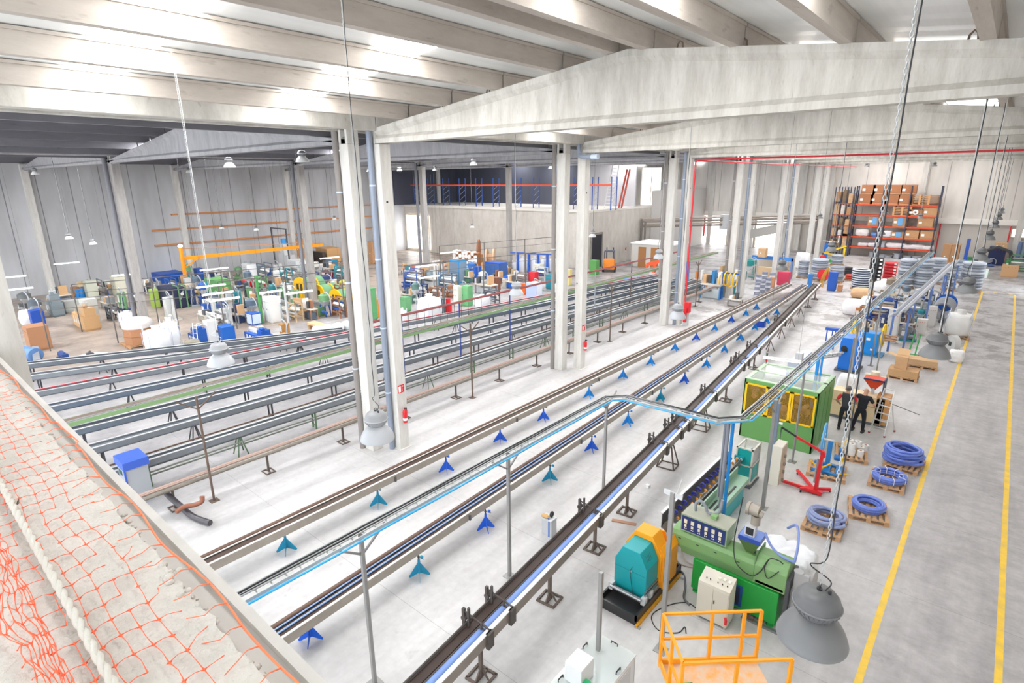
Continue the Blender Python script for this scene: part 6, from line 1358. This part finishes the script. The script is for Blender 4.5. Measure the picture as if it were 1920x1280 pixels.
# flat roof frame with blue beam
t = thing('blue_beam_booth', 'booth with bright blue top beam and beige sides behind the rail ends', 'booth', L3(1450,520)); s_ = mpp(t.location); zz = hz(t.location,1450,482)
MB().box(-42*s_,30*s_,-.1,.1,zz-.3,zz+.05).build('blue_beam', M_('3f86d4'), t); MB().box(-42*s_,26*s_,1.5,1.6,0,zz*.9).build('rear_panel', M_('cfc4b4'), t); MB().box(28*s_,30*s_,-.1,.3,0,zz).build('end_post', M_('5f86c4'), t); MB().box(-30*s_,24*s_,.0,.6,0,.9).build('counter', M_('dcbf98'), t)
boxstack(1423,482,466,16,1,1,'beige carton on the blue beam booth','dab48c',P=Vector((*L3(1423,520)[:2],0)),z0=zz,pal=False); blob(1500,505,474,24,'eef0f2','white wrapped machine behind the rail ends','machine','wrapped_machine',seed=60); cab(1478,515,500,30,'e4e4e2','white table machine behind the rail ends','table','work_table',0); cab(1470,535,510,24,'c83a5a','pink and red cartons by the rail end','box','carton_box',0); cab(1447,540,520,10,'c99068','brown carton by the rail end','box','carton_box',0)
# ---- coil stacks ----
FILM2 = mat('dfe8f4', .25, alpha=.12)
def cstack(px, py, top, wpx, n, m, label, wrap=True, lean=0, grp='wrapped hose coil stacks', hub=None):
    P, w, h = spot(px, py, top, wpx); R = w/2; pallet(P.x, P.y+R, ('wooden pallet under the '+label)[:88], 0, 2*R, 2*R, 6)
    t = thing('coil_stack', label, 'coil stack', (P.x,P.y+R,.14), 0, grp); hh = (h-.14)/n
    for i in range(n):
        r_ = hh*.48; mb = MB(); o = lean*i*hh
        if hub:
            mb.lathe([(R*.45,i*hh+.02),(R*.95,i*hh+.02),(R,i*hh+hh*.5),(R*.95,(i+1)*hh-.02),(R*.45,(i+1)*hh-.02)], (o,0,0), 24)
        else:
            mb.torus((o,0,(i+.5)*hh), R-r_, r_, 26, 8).torus((o,0,(i+.5)*hh), R-r_*2.6, r_*.8, 22, 6)
        mb.build('coil', m[i % len(m)] if isinstance(m, list) else m, t)
        if hub: MB().box(o+R*.55,o+R*.9,-R*.86,-R*.7,i*hh+.25*hh,i*hh+.75*hh).build('white_tag', hub, t)
    if wrap: MB().lathe([(R+.02,.0),(R+.03,n*hh*.5),(R+.01,n*hh),(R*.7,n*hh+.05)], n=24).build('stretch_film', FILM2, t)
    return t
SIL = [mat('9aa1ad', .35, metal=.2), mat('6f7787', .4, metal=.2), mat('b9c0ca', .35)]
NV = [mat('3d4a62', .4), mat('e2e8f0', .4)]
cstack(1610,543,506,30,16,NV,'slightly leaning stack of navy and white striped coils',False,-.10)
cstack(1636,529,483,22,6,[mat('26272b', .4)],'stack of black coils with white tags beside the hanging chain',False,0,hub=PAPER); cstack(1664,527,492,22,6,[mat('e2303a', .4)],'stack of red coils with white tags',False,0,hub=PAPER)
for i,(x,y,tp,w_,n) in enumerate([(1693,541,486,27,9),(1724,543,486,28,10),(1751,533,484,24,9),(1776,545,496,22,8),(1791,530,488,20,8),(1816,547,492,36,9),(1530,526,486,28,9),(1502,522,490,18,8),(1566,498,478,20,6),(1564,530,500,24,7)]): cstack(x,y,tp,w_,n,SIL,'silver grey film wrapped coil stack, '+['nearest the red coils','second beyond the red coils','tall one behind the air ducts','narrow one behind the blue steel post','slim one beside the blue steel post','next to the yellow lane end','behind the rail ends','slim one by the white wrapped machine','before the yellow robot','behind the blue reel box'][i])
cstack(1586,518,501,16,4,[mat('2d2e33', .4)],'small stack of black coils before the tall rack',False); cstack(1590,526,515,14,2,[mat('e84030', .4)],'low pallet of red coils behind the striped stack',False)
for i,(x,y) in enumerate([(1418,556),(1428,552),(1438,548),(1446,538),(1420,542),(1432,536)]):
    P,w,h = spot(x,y,y-28,10); t = thing('roll_stack','pack of white and grey film rolls beside the fourth pillar, '+['nearest','second','third','fourth','fifth','sixth'][i]+' pack','roll stack',(P.x,P.y,0),0,'film roll packs')
    for k in range(6): MB().cyl((0,0,k*h/6),(0,0,(k+.85)*h/6),w/2,12).build('roll', M_(['d5d8e4','8f94a8'][k%2]), t)
t = cab(1560,545,510,17,'2259b8','royal blue winding box with golden hose guides','machine','winding_box',0)
for i in range(4): MB().curve([(-.7-.08*i,0,.2),(-.65-.08*i,.1,1.1),(-.5,.2,1.7+.08*i),(-.35,.2,1.0)], .035, 6).build('golden_guide', M_('c79a3a'), t)
P,w,h = spot(1541,530,508,10); solo('red_reel', MB().cyl((0,0,.75),(0,.3,.75),.5,20), RED, 'red hose reel beside the royal blue winding box','reel',(P.x,P.y,0)); cab(1517,545,514,9,'2a7fd0','bright blue box on the middle rail end','machine','blue_box',0); cab(1575,546,534,10,'c98f66','small brown carton beside the winding box','box','carton_box',0)
# yellow robot arm with blue column
t = thing('yellow_manipulator', 'yellow pallet manipulator arm with blue column before the small rack', 'machine', L3(1555,492)); s_ = mpp(t.location)
MB().box(-14*s_,-8*s_,.5,1.0,0,34*s_).build('blue_column', M_('2a78d8'), t); MB().bar((-11*s_,0,17*s_),(24*s_,0,32*s_),3*s_).bar((-11*s_,0,17*s_),(22*s_,0,14*s_),2.6*s_).bar((22*s_,0,12*s_),(22*s_,0,28*s_),3*s_).build('yellow_arm', M_('f4cd1a'), t); MB().bar((-16*s_,0,40*s_),(10*s_,0,38*s_),1*s_).bar((10*s_,0,38*s_),(10*s_,0,50*s_),1.5*s_).build('white_pipe', PAPER, t); MB().box(-6*s_,12*s_,0,1,0,5*s_).build('green_base', M_('3fae4a'), t)
# ---- tall pallet rack on the end wall ----
YR = 80.4
def zr(px, py): return ony(px, py, YR).z
def xr_(px, py): return ony(px, py, YR).x
t = thing('pallet_rack', 'tall pallet rack with dark uprights and orange beams on the end wall', 'rack', (0, YR, 0))
ups = [xr_(1608,352), xr_(1659,350), xr_(1711,350), xr_(1768,350)]
zt = zr(1608,350); lev = [zr(1609,382), zr(1605,402), zr(1601,421.5), zr(1598,442), zr(1595,461)]
for x in ups:
    for y in (0, 1.1): MB().box(x-.06,x+.06,y-.05,y+.05,0,zt+.1).build('upright', M_('3b3f55'), t)
    br = MB()
    for k in range(7): br.bar((x,0,k*zt/7),(x,1.1,(k+1)*zt/7),.04)
    br.build('bracing', M_('3b3f55'), t)
for z in lev:
    for a, b in zip(ups[:-1], ups[1:]):
        for y in (-.03, 1.08): MB().box(a+.06,b-.06,y,y+.05,z-.16,z).build('orange_beam', M_('d8502a'), t)
def ritem(px, row, wpx, hpx, kind, c, label, dz=0):
    s_ = .076; x = ony(px, [382,402,421.5,442,461,474][row], YR).x; z = (lev+[0.0])[row] + dz; w = wpx*s_; h = hpx*.062; y = YR+.55
    if kind == 'box':
        t = thing('carton', label, 'box', (x,y,z), 0, 'goods on the tall rack'); MB().box(-w/2,w/2,-.5,.5,.12,h).build('box', mat(c,.85,var=.08), t); MB().box(-w/2,w/2,-.5,.5,0,.10).build('pallet_base', WOOD, t); MB().box(-w*.42,-w*.42+.3,-.52,-.5,h*.35,h*.35+.26).build('label', PAPER, t); return t
    if kind == 'blue': t = ritem(px,row,wpx,hpx,'box','b5906e',label,dz); MB().box(-w*.15,w*.2,-.53,-.5,.15,h).build('blue_print', M_('6aa8dc'), t); return t
    if kind == 'planks':
        t = thing('pallet_pile', label, 'pallets', (x,y,z), 0, 'goods on the tall rack')
        for i in range(6): MB().box(-w/2,w/2,-.5,.5,i*h/6,i*h/6+h/14).box(-w/2,-w/2+.2,-.5,.5,i*h/6+h/14,(i+1)*h/6).box(w/2-.2,w/2,-.5,.5,i*h/6+h/14,(i+1)*h/6).box(-.1,.1,-.5,.5,i*h/6+h/14,(i+1)*h/6).build('empty_pallet', M_('d3a070',.8), t)
        return t
    if kind == 'bag': return solo('sack_pile', MB().rough_box(0,0,0,w,.95,h,.1,6,.04,int(px)), mat(c,.7,var=.08), label, 'bags', (x,y,z), 0, 'goods on the tall rack')
    if kind == 'spool':
        t = thing('spool', label, 'spool', (x,y,z), 0, 'goods on the tall rack'); MB().cyl((0,0,0),(0,0,.08),w/2,20).cyl((0,0,h-.08),(0,0,h),w/2,20).build('flanges', M_('9fa3aa'), t); MB().cyl((0,0,.08),(0,0,h-.08),w*.42,20).build('winding', M_(c,.4), t); return t
    if kind == 'ring': t = ritem(px,row,wpx,hpx,'box','b07a52',label,dz); MB().torus((0,-.6,h*.55), h*.26, h*.13, 20, 8, 'y').build('white_coil', PAPER, t); return t
zb2 = 18*.062+.03
for i, x in enumerate((1622,1646,1671,1697)):
    ritem(x,0,19 if i != 1 else 22,18,'box','ad7450','brown carton on the tall rack top shelf, lower tier, %s from narrow rack'%ORD[i]); ritem(x+2,0,19 if i != 1 else 22,17,'box','ad7450','brown carton on the tall rack top shelf, upper tier, %s from narrow rack'%ORD[i],zb2)
ritem(1723,0,25,18,'planks','','pile of empty pallets on the top shelf of the tall rack'); ritem(1747,0,20,17,'bag','9a7f6c','brown wrapped bundle at the end of the top shelf')
ritem(1690,1,24,17,'planks','','pile of empty pallets on the second shelf down'); ritem(1716,1,19,12,'ring','','carton with a white coil on the second shelf down'); ritem(1744,1,19,16,'box','c3966c','tan carton at the end of the second shelf down')
ritem(1638,2,17,16,'blue','','carton with blue print on the third shelf, behind the hanging chain'); ritem(1686,2,18,17,'blue','','carton with blue print in the middle of the third shelf'); ritem(1734,2,19,17,'box','c3966c','tan carton at the end of the third shelf'); 
ritem(1614,3,18,13,'bag','ebe6e6','white wrapped sacks at the start of the fourth shelf'); ritem(1660,3,16,12,'bag','ebe9ee','white covered block in the middle of the fourth shelf'); ritem(1683,3,18,11,'blue','','low carton with blue print on the fourth shelf'); ritem(1709,3,17,15,'box','c3966c','tan carton on the fourth shelf beside the low printed one'); ritem(1739,3,19,15,'box','c3966c','tan carton at the end of the fourth shelf'); ritem(1640,3,12,8,'bag','6a8fd0','blue tote on the fourth shelf')
for i,(x,w_,h_) in enumerate([(1616,14,7),(1636,14,8),(1679,26,10),(1703,15,8),(1720,17,9),(1738,16,8)]): ritem(x,4,w_,h_,'bag','e6dfe2','pile of pale sacks on the lowest shelf, %s from the narrow rack'%ORD[i])
ritem(1653,4,8,12,'spool','b8bcc4','grey spool standing on the lowest shelf')
for i,x in enumerate((1636,1652,1664,1683,1701,1719)): ritem(x,5,13,[10,6,5,10,7,7][i],'spool','aeb2ba','grey spool on the floor below the tall rack, %s from the hanging chain'%ORD[i])
# small rack beside it
t = thing('pallet_rack', 'narrow dark pallet rack crowded with mixed cartons beside the tall rack', 'rack', (0, 79.6, 0)); xs = [ony(x,360,79.6).x for x in (1567,1579,1590,1602)]
for x in xs:
    for y in (0,1.6): MB().box(x-.05,x+.05,y,y+.08,0,zt).build('upright', M_('3b3f55'), t)
for z in (lev[0]+.1, lev[1], lev[2], lev[3]): MB().box(xs[0],xs[-1],0,.08,z-.12,z).box(xs[0],xs[-1],1.55,1.63,z-.12,z).build('orange_beam', M_('b8583a'), t)
for r_, z in enumerate((lev[0]+.1, lev[1], lev[2], lev[3], lev[4])):
    for j in range(3):
        c = ['c79b72','8f7a62','d9b48c','e6e0da'][(r_*2+j) % 4]; a, b = xs[j]+.12, xs[j+1]-.1; h = [1.3,1.5,1.1,.9,.7][(r_+j) % 5]
        solo('carton', MB().box(a,b,.1,1.5,0,h), mat(c,.85,var=.25,scale=3), '%s on the narrow rack, %s shelf from the top, %s bay'%({'c79b72':'tan carton','8f7a62':'dark brown bundle','d9b48c':'pale carton','e6e0da':'whitish wrapped pack'}[c], ORD[r_], ORD[j]), 'box', (0,79.6,z), 0, 'goods on the narrow rack')
# ---- mezzanine storage rack (empty) ----
t = thing('mezzanine_rack', 'long empty rack of blue uprights and one orange beam on the block roof', 'rack', (0, 53.2, 6.25))
xs = [ony(x,385,53.2).x for x in (753,778,803,832,862,893,925,966,1000,1040,1075,1110,1145)]
zb_ = ony(900,346,53.2).z-6.25
for i, x in enumerate(xs):
    for y in (0,1.1): MB().box(x-.045,x+.045,y-.04,y+.04,0,zb_+.75).build('upright', M_('2a4f9a'), t)
    br = MB()
    for k in range(4): br.bar((x,0,k*zb_/4),(x,1.1,(k+1)*zb_/4),.025)
    br.build('bracing', M_('9fb0d0'), t)
for a, b in zip(xs[:-1], xs[1:]): MB().box(a,b,-.1,-.04,zb_-.18,zb_+.02).build('orange_beam', M_('d8502a'), t)
for i, x in enumerate((-66,-64,-61.5)): pass
P = ony(1133,388,56); t = thing('ladder', 'aluminium ladder leaning on the mezzanine rack', 'ladder', (P.x,56,6.25)); f = MB(); f.bar((0,0,0),(.5,.8,5.2),.08).bar((.9,0,0),(1.3,.8,5.2),.08)
for i in range(14): f.bar((.5*i/14,.8*i/14,5.2*i/14+.2),(.9+.4*i/14,.8*i/14,5.2*i/14+.2),.06)
f.build('frame', M_('dcdcdc'), t); P = ony(1160,388,58); solo('orange_beams', MB().bar((0,0,0),(.6,.5,4.2),.15).bar((.35,0,0),(.95,.5,4.2),.15), M_('c85a48'), 'two red orange rack beams leaning on the mezzanine end','beam',(P.x,58,6.25))
extinguisher(-35.2, 61.7, 8.2, 'red extinguisher on the mezzanine end wall')
# ---- services along the end of the side nave ----
t = thing('service_pipes', 'bundle of pale horizontal service pipes with valves crossing toward the end wall', 'pipe', (-34, 66, 0)); zp = onx(1200,410,-34).z
for k in range(4): MB().cyl((.3,-3,zp-.3*k),(16,14,zp-.3*k),.12,10).build('pipe', M_(['a89e94','8f857b','b8afa5','857b72'][k]), t)
MB().box(7,8,4.5,5.5,zp-1.4,zp+.3).build('junction', LGREY, t); MB().cyl((.4,-3,0),(.4,-3,zp),.15,10).cyl((.9,-3,0),(.9,-3,zp-.3),.12,10).cyl((15.8,13.8,0),(15.8,13.8,zp),.2,10).build('drop_pipes', M_('77706a'), t)
t = thing('inclined_conveyor', 'pale inclined covered conveyor between fourth and fifth pillars', 'conveyor', (-24, 62, 0)); a = onx(1400,440,-24); b = onx(1465,425,-20); MB().bar(Vector((0,a.y-62,a.z)), Vector((4.5,b.y-62,b.z)), .9, 1.0).build('casing', M_('b5b2ad'), t); MB().box(4.2,4.8,b.y-62.3,b.y-61.7,0,b.z).build('leg', M_('b9b6b0'), t); MB().box(-.2,.2,a.y-62.2,a.y-61.8,0,a.z).build('leg', M_('b9b6b0'), t)
# ======================= RIGHT SIDE FAR CLUSTER =======================
t = thing('blue_puller', 'bright blue caterpillar puller with rounded top beside the cage machine', 'machine', (-5.4, 31.6, 0)); BP = mat('1878e0', .35)
MB().prism([(0,.1),(.85,.1),(.85,1.5),(.7,1.75),(.1,1.75),(0,1.55)], 0, 1.1).build('housing', BP, t, .02); MB().box(-.1,.95,-.1,1.3,0,.1).build('base', DGREY, t); MB().cyl((.2,-.05,1.2),(.2,.0,1.2),.14,14).box(.1,.35,-.08,0,1.05,1.15).build('gauge', BLACK, t); MB().bar((.2,-.1,1.0),(-.9,-1.6,.9),.1).bar((.1,-.1,.85),(-1.0,-1.6,.75),.08).build('infeed_rollers', LGREY, t)
for k in range(6): MB().cyl((-.05-k*.16,-.25-k*.24,.98),(.2-k*.16,-.35-k*.24,.98),.04,8).build('roller', STEEL, t)
t = thing('blue_tank', 'blue and silver cooling tank on legs before the blue puller', 'tank', (-6.7, 28.2, 0)); MB().box(-.2,.25,0,2.6,.7,1.0).build('trough', M_('b9c3d4',.3,metal=.3), t); MB().box(-.2,-.12,0,.1,0,.7).box(.17,.25,2.5,2.6,0,.7).box(-.2,-.12,2.5,2.6,0,.7).box(.17,.25,0,.1,0,.7).bar((-.2,1,.3),(.3,2.2,.8),.12).build('frame', M_('2a62c0'), t); MB().box(0,.3,.4,.7,1.0,1.4).build('gauge_box', LGREY, t)
t = thing('blue_stool_rack', 'small blue rack with downward prongs beside the blue beam', 'rack', (-6.4, 35.5, 0)); mb = MB().box(-.5,.5,-.15,.15,1.1,1.25)
for k in range(4): mb.box(-.45+k*.28,-.40+k*.28,-.03,.03,.4,1.1)
mb.box(-.03,.03,-.03,.03,0,1.1); mb.build('rack', M_('2558b8'), t)
t = thing('reel_winder', 'sky blue double reel winder with yellow rims', 'winder', (-4.75, 35.75, 0)); MB().box(-.45,.45,-.3,.5,.06,1.25).build('cabinet', mat('1a90e4', .35), t, .02); MB().box(-.7,.75,-.45,.65,0,.06).build('base_plate', M_('3a86b4'), t)
for x in (-.8,.62):
    MB().torus((x,0,1.15), .62, .05, 30, 8, 'x').build('yellow_rim', M_('f0c420'), t); s2 = MB()
    for k in range(6): a = k*PI/3; s2.bar((x,0,1.15),(x,.6*math.cos(a),1.15+.6*math.sin(a)),.03)
    s2.build('spokes', M_('e6c43a'), t)
for k in range(3): MB().cyl((.65,-.2+k*.2,1.0+.2*(k%2)),(1.25,-.2+k*.2,1.0+.2*(k%2)),.05,10).build('spindle', M_('b48a6a'), t)
MB().box(-.1,.08,-.31,-.3,.85,.98).box(.15,.3,-.31,-.3,.3,.4).build('sticker', PAPER, t); MB().cyl((-.2,0,1.25),(-.2,0,1.5),.12,14).build('motor', DGREY, t)
cab(1671,643,580,22,'cfcdc8','tall grey control cabinet with red edge among the far machines',doors=1); cab(1745,612,574,18,'d9d7d2','tall pale grey cabinet beside the hose reels',doors=1); cab(1727,628,598,20,'e4e2dc','white leaning cabinet before the hose reels',doors=1); cab(1652,585,565,16,'4a4f58','dark grey machine with yellow valve','machine','dark_machine',1)
for i,(x,y,tp,w_,c,c2,lb) in enumerate([(1690,630,575,36,'6a4a48','8a8a8c','dark tangled winding head with red cap'),(1650,610,560,40,'2a4fa0','a58f78','navy machine with a wooden roller'),(1705,605,560,30,'c2c4c2','8d8f94','silver machine under the cable ladder'),(1625,600,575,30,'b97a4a','8a6a58','brown winding unit behind the reel winder'),(1665,560,520,30,'8a7a68','b5a890','brown machine with orange cap'),(1720,575,540,34,'a9adb3','c9ccd0','grey machine below the blue air hose')]): extr(x,y,tp,w_,c,c2,lb)
t = thing('hose_reels', 'row of large grey hose reels with a blue end disc', 'reel', L3(1765,600))
for k in range(5): MB().torus((0,k*.55-.8,.8), .52, .09, 22, 8, 'y').build('coil', M_('9fa3ab'), t)
MB().cyl((0,2.1,.85),(0,2.2,.85),.62,24).build('blue_disc', M_('1f62c8'), t); MB().box(-.1,.1,-1,2.2,0,.15).box(-.05,.05,-.9,-.8,0,1).box(-.05,.05,2.0,2.1,0,1).build('stand', DGREY, t)
bigbag(1792,634,582,44,'translucent white bulk bag on a pallet beside the yellow lane line',True,71,mat('e4e4e2', .5, var=.05))
P = Vector(L3(1778,660)); t = thing('film_roll', 'round clear plastic roll standing on its side beside the bulk bag', 'roll', tuple(P)); MB().cyl((0,0,.5),(.25,.15,.5),.48,26).build('film', mat('d9d9d8', .25, alpha=.75), t); MB().box(-.06,.1,-.1,.1,.4,.6).build('core', M_('39463f'), t)
blob(1790,680,658,24,'f2f2f2','white sack lying on a pallet below the round plastic roll','bag','sack',seed=77); 
P = Vector(L3(1690,712)); pallet(P.x,P.y+.4,'wooden pallet under the flat cartons near the lane, nearer one',0,1.25,.9); t = thing('flat_cartons','stack of flattened cartons on the nearer pallet','boxes',(P.x,P.y+.4,.14)); MB().box(-.6,.6,-.42,.42,0,.34).build('boards', mat('c9a174',.85,var=.2,scale=20,stretch=(.1,.1,6)), t)
boxstack(1685,0,0,1,1,1,'x') if False else None
t = thing('open_carton','open brown carton with raised flaps on the flattened cartons','box',(P.x-.15,P.y+.35,.48)); MB().box(-.25,.25,-.2,.2,0,.62).build('box', CARDL, t); MB().bar((-.25,0,.62),(-.62,0,.72),.015,.4,(0,1,0)).bar((0,.2,.62),(0,.38,.9),.5,.015).build('flaps', M_('dcb88c',.85), t)
P = Vector(L3(1722,690)); pallet(P.x+.1,P.y+.4,'wooden pallet under the flat cartons near the lane, farther one',.1,1.3,.9); t = thing('flat_cartons','stack of flattened cartons on the farther pallet beside the lamp','boxes',(P.x+.1,P.y+.4,.14),.1); MB().box(-.62,.62,-.42,.42,0,.30).build('boards', mat('d4b088',.85,var=.2,scale=20,stretch=(.1,.1,6)), t)
t = thing('green_trolley','green hose trolley standing behind the flattened cartons','trolley',L3(1702,668)); MB().bar((0,0,.1),(.1,.5,1.2),.06).bar((.3,0,.1),(.35,.5,1.2),.06).box(-.1,.5,-.2,.3,.05,.12).build('frame', M_('2f9a4a'), t); MB().cyl((-.1,0,.12),(-.05,0,.12),.12,14).cyl((.45,0,.12),(.5,0,.12),.12,14).build('wheel', RUB, t)
for i,(x,y) in enumerate([(1630,575),(1612,560),(1650,548),(1660,545),(1598,590)]): blob(x,y,y-16-i*1.5,[34,36,26,24,24][i],['eeeef0','d8b088','f1f1f3','eeeeee','d6ab80'][i],['white plastic heap behind the beam of cables','brown carton heap beside the rail area','crumpled white film before the silver stacks','white crumpled bags before the silver stacks','tan carton heap at the edge of the aisle'][i],'heap','goods_heap',seed=90+i)
blob(1600,592,565,46,'f3f3f5','large draped white film bag behind the cable ladder','bag','film_bag',seed=99)
t = thing('grey_duct_line','raised line of long grey pipes and ducts running among the far machines','pipe',(-4.0,36,0))
for k in range(4): MB().cyl((.2*k,0,2.2+.12*k),(.9+.2*k,22,2.6+.12*k),.07,8).build('pipe', M_(['b5b9c0','8d93a0','c9ccd2','9a9fa8'][k]), t)
for y in (1,8,15,21): MB().box(-.05+.04*y,.05+.04*y,y-.05,y+.05,0,2.4).box(.65+.04*y,.75+.04*y,y-.05,y+.05,0,2.6).build('leg', M_('5f7fc0'), t)
# beyond the lane
post(L3(1806,503)[:2], hz(L3(1806,503),1811,447), 'tall blue steel post beside the wrapped coil stacks', None, M_('2a55b8'), .3)
cab(1869,497,463,30,'23305e','dark navy machine with orange emblem at the lane end','machine','navy_machine',1); boxstack(1777,500,458,30,1,2,'brown wrapped carton beside the tall rack end','b08660'); boxstack(1870,466,456,22,1,2,'beige carton on top of the navy machine','c9a67e',P=Vector((*L3(1868,500)[:2],0)),z0=hz(L3(1869,497),1869,463),pal=False)
extr(1905,520,478,30,'3f7f4a','5f8f68','green machine at the far lane end'); cab(1838,520,505,36,'e4efe8','white topped bench with green frame at the lane end','table','green_bench',0,c2='3fae6a'); cab(1822,494,482,18,'3f9a58','green box behind the lane end bench','box','green_box',0); extr(1850,500,485,24,'8a949f','5a6fa8','grey blue machine at the lane end'); cab(1895,520,497,30,'c99f74','brown board panel leaning at the lane end','board','cardboard_sheet',0)
t = thing('black_hose_arc','black ribbed hose arched over the lane end bench','hose',L3(1860,515)); MB().tube([(-1.5,0,1.2),(-1,0,2.2),(0,0,2.7),(1,0,2.3),(1.4,0,1.0),(1.4,0,.1)],.16,10).build('hose', RUB, t)
for i,(x,c) in enumerate(((1903,'6a7fa8'),(1910,'8fa8b8'),(1917,'4f6a98'))): P,w,h=spot(x,500,452,6); solo('gas_cylinder', MB().cyl((0,0,0),(0,0,h),w/2,14), M_(c), '%s upright roll by the end wall window'%['blue grey','pale blue','navy'][i],'roll',(P.x,P.y,0))
# hanging fluorescent lights in the side nave
for i,(px,py,L) in enumerate([(22,520,2.4),(32,543,2.4),(125,494,2.6),(232,516,2.2),(402,505,3.0),(396,537,2.6),(409,551,2.6),(422,562,2.4),(562,549,2.4),(618,484,2.6),(800,499,2.6),(806,520,2.4),(508,548,2.0),(840,474,2.6)]):
    z = 3.6; P = g(px, py, z); batten(P.x, P.y, z, L*.62, PI/2-.12, 'lit fluorescent light over the side nave machines, '+['beside the ledge pillar, higher','beside the ledge pillar, lower','before the first wall pilaster','beside the weathered pillar','above the parts shelf','above the press housing','under the press housing','lowest near the blue motor cabinet','before the yellow drum units','above the storage bay','near the bright opening, farther','near the bright opening, nearer','above the large white cabinet','before the pigeonhole shelf'][i], rtop(P.x)-.12)
# pipe frames among the side nave machines
def G2(px, py): P = g(px, py); return (P.x, P.y, 0)
for a in [((-46,9,0),(-41,26,0),3.2,5,'dark pipe frame with uprights before the panel wall machines'),((-42,6.5,0),(-38.5,16,0),3.0,4,'dark pipe frame before the tan extruder'),((-38,15,0),(-33,30,0),3.4,5,'dark pipe frame crossing in front of the press housing'),((-34,25,0),(-30,42,0),3.4,5,'grey pipe frame crossing before the blue machines'),((-40,36,0),(-36,50,0),3.6,4,'grey pipe frame near the bright opening')]: pipeframe(*a)

# ---- denser rows of machines in the side nave ----
CN = [('5f6f80','slate'),('2f5fb0','blue'),('d8d9d6','white'),('6fa070','sage green'),('8a8d90','grey'),('c9b08a','tan'),('3a4a78','navy'),('b9c4c8','pale'),('2f8f9a','teal'),('9a6a50','brown'),('e6e4de','ivory')]
rows = [('wall side', 512, 34, 26, [(100,0),(1e9,0)]), ('second', 530, 30, 28, None), ('middle', 553, 30, 30, None), ('fourth', 578, 27, 34, None), ('trough side', 606, 34, 36, None)]
rnd = random.Random(42)
OCC = [o.location.copy() for o in bpy.data.objects if o.parent is None and o.get('category') and o.location.x < -17]
def free(P, r=.62):
    ok = all((P.x-q.x)**2+(P.y+.4-q.y)**2 > r*r for q in OCC)
    if ok: OCC.append(P.copy())
    return ok
for ri, (rn, yb, st, hh_, _) in enumerate(rows):
    n = 0; x = [70, 60, 30, 205, 385][ri]
    while x < [560, 640, 640, 640, 645][ri]:
        c, cn = CN[rnd.randrange(len(CN))]; c2 = CN[rnd.randrange(len(CN))][0]; v = rnd.randrange(4)
        y = yb+rnd.uniform(-5,5)-(x-300)*.028; P, w, h = spot(x, y, y-hh_*rnd.uniform(.9,1.3), st*rnd.uniform(.85,1.15))
        if not (abs(P.x+40.5) < 1.2 and abs((P.y-11.2) % BAY) < 1.3) and not (x < 262 and y > 590) and P.x > -62 and not (490 < x < 560 and ri == 0) and free(P):
            variant(P, w, h, c, c2, '%s %s, %s in the %s row of the side nave'%(cn, ['roller machine','silo machine','loaded work bench','pump set'][v], ORD[n] if n < 16 else 'last', rn), v); n += 1
        x += st*.8
for ri, (yb, st, hh_) in enumerate([(520,30,24),(538,28,26),(560,27,26)]):
    n = 0; x = 760
    while x < [960,1030,1010][ri]:
        c, cn = CN[rnd.randrange(len(CN))]; c2 = CN[rnd.randrange(len(CN))][0]; v = rnd.randrange(4)
        y = yb+rnd.uniform(-3,3)-(x-760)*.05; P, w, h = spot(x, y, y-hh_*rnd.uniform(.8,1.1), st*rnd.uniform(.75,1.0))
        if not (ri == 2 and 870 < x < 985) and free(P): variant(P, w, h, c, c2, '%s %s before the block wall, %s in its %s row'%(cn, ['roller machine','silo machine','loaded work bench','pump set'][v], ORD[n], ORD[ri]), v); n += 1
        x += st

FAR = [(1640,600,570,30,0,'tan','amber capped'),(1660,588,556,28,1,'navy','dark topped'),(1685,592,558,28,3,'grey','silver flanged'),(1712,590,556,26,0,'blue','white rolled'),(1735,592,560,26,3,'pale','blue tipped'),(1695,565,536,26,1,'slate','grey domed'),(1735,570,540,26,2,'white','cluttered'),(1640,575,548,24,2,'brown','loaded'),(1672,618,585,28,0,'navy','black rolled'),(1700,640,612,28,3,'grey','tangled'),(1722,610,580,22,1,'teal','slim'),(1750,575,545,22,3,'slate','piped'),(1625,625,600,24,3,'tan','brown cored'),(1600,615,592,22,2,'white','small')]
cd = {b: a for a, b in CN}
for x, y, tp, w_, v, cn, ad in FAR:
    P, w, h = spot(x, y, tp, w_); variant(P, w, h, cd[cn], CN[(x+y) % 11][0], '%s %s %s among the machines beside the yellow lane'%(ad, cn, ['roller machine','silo machine','work bench','pump set'][v]), v)
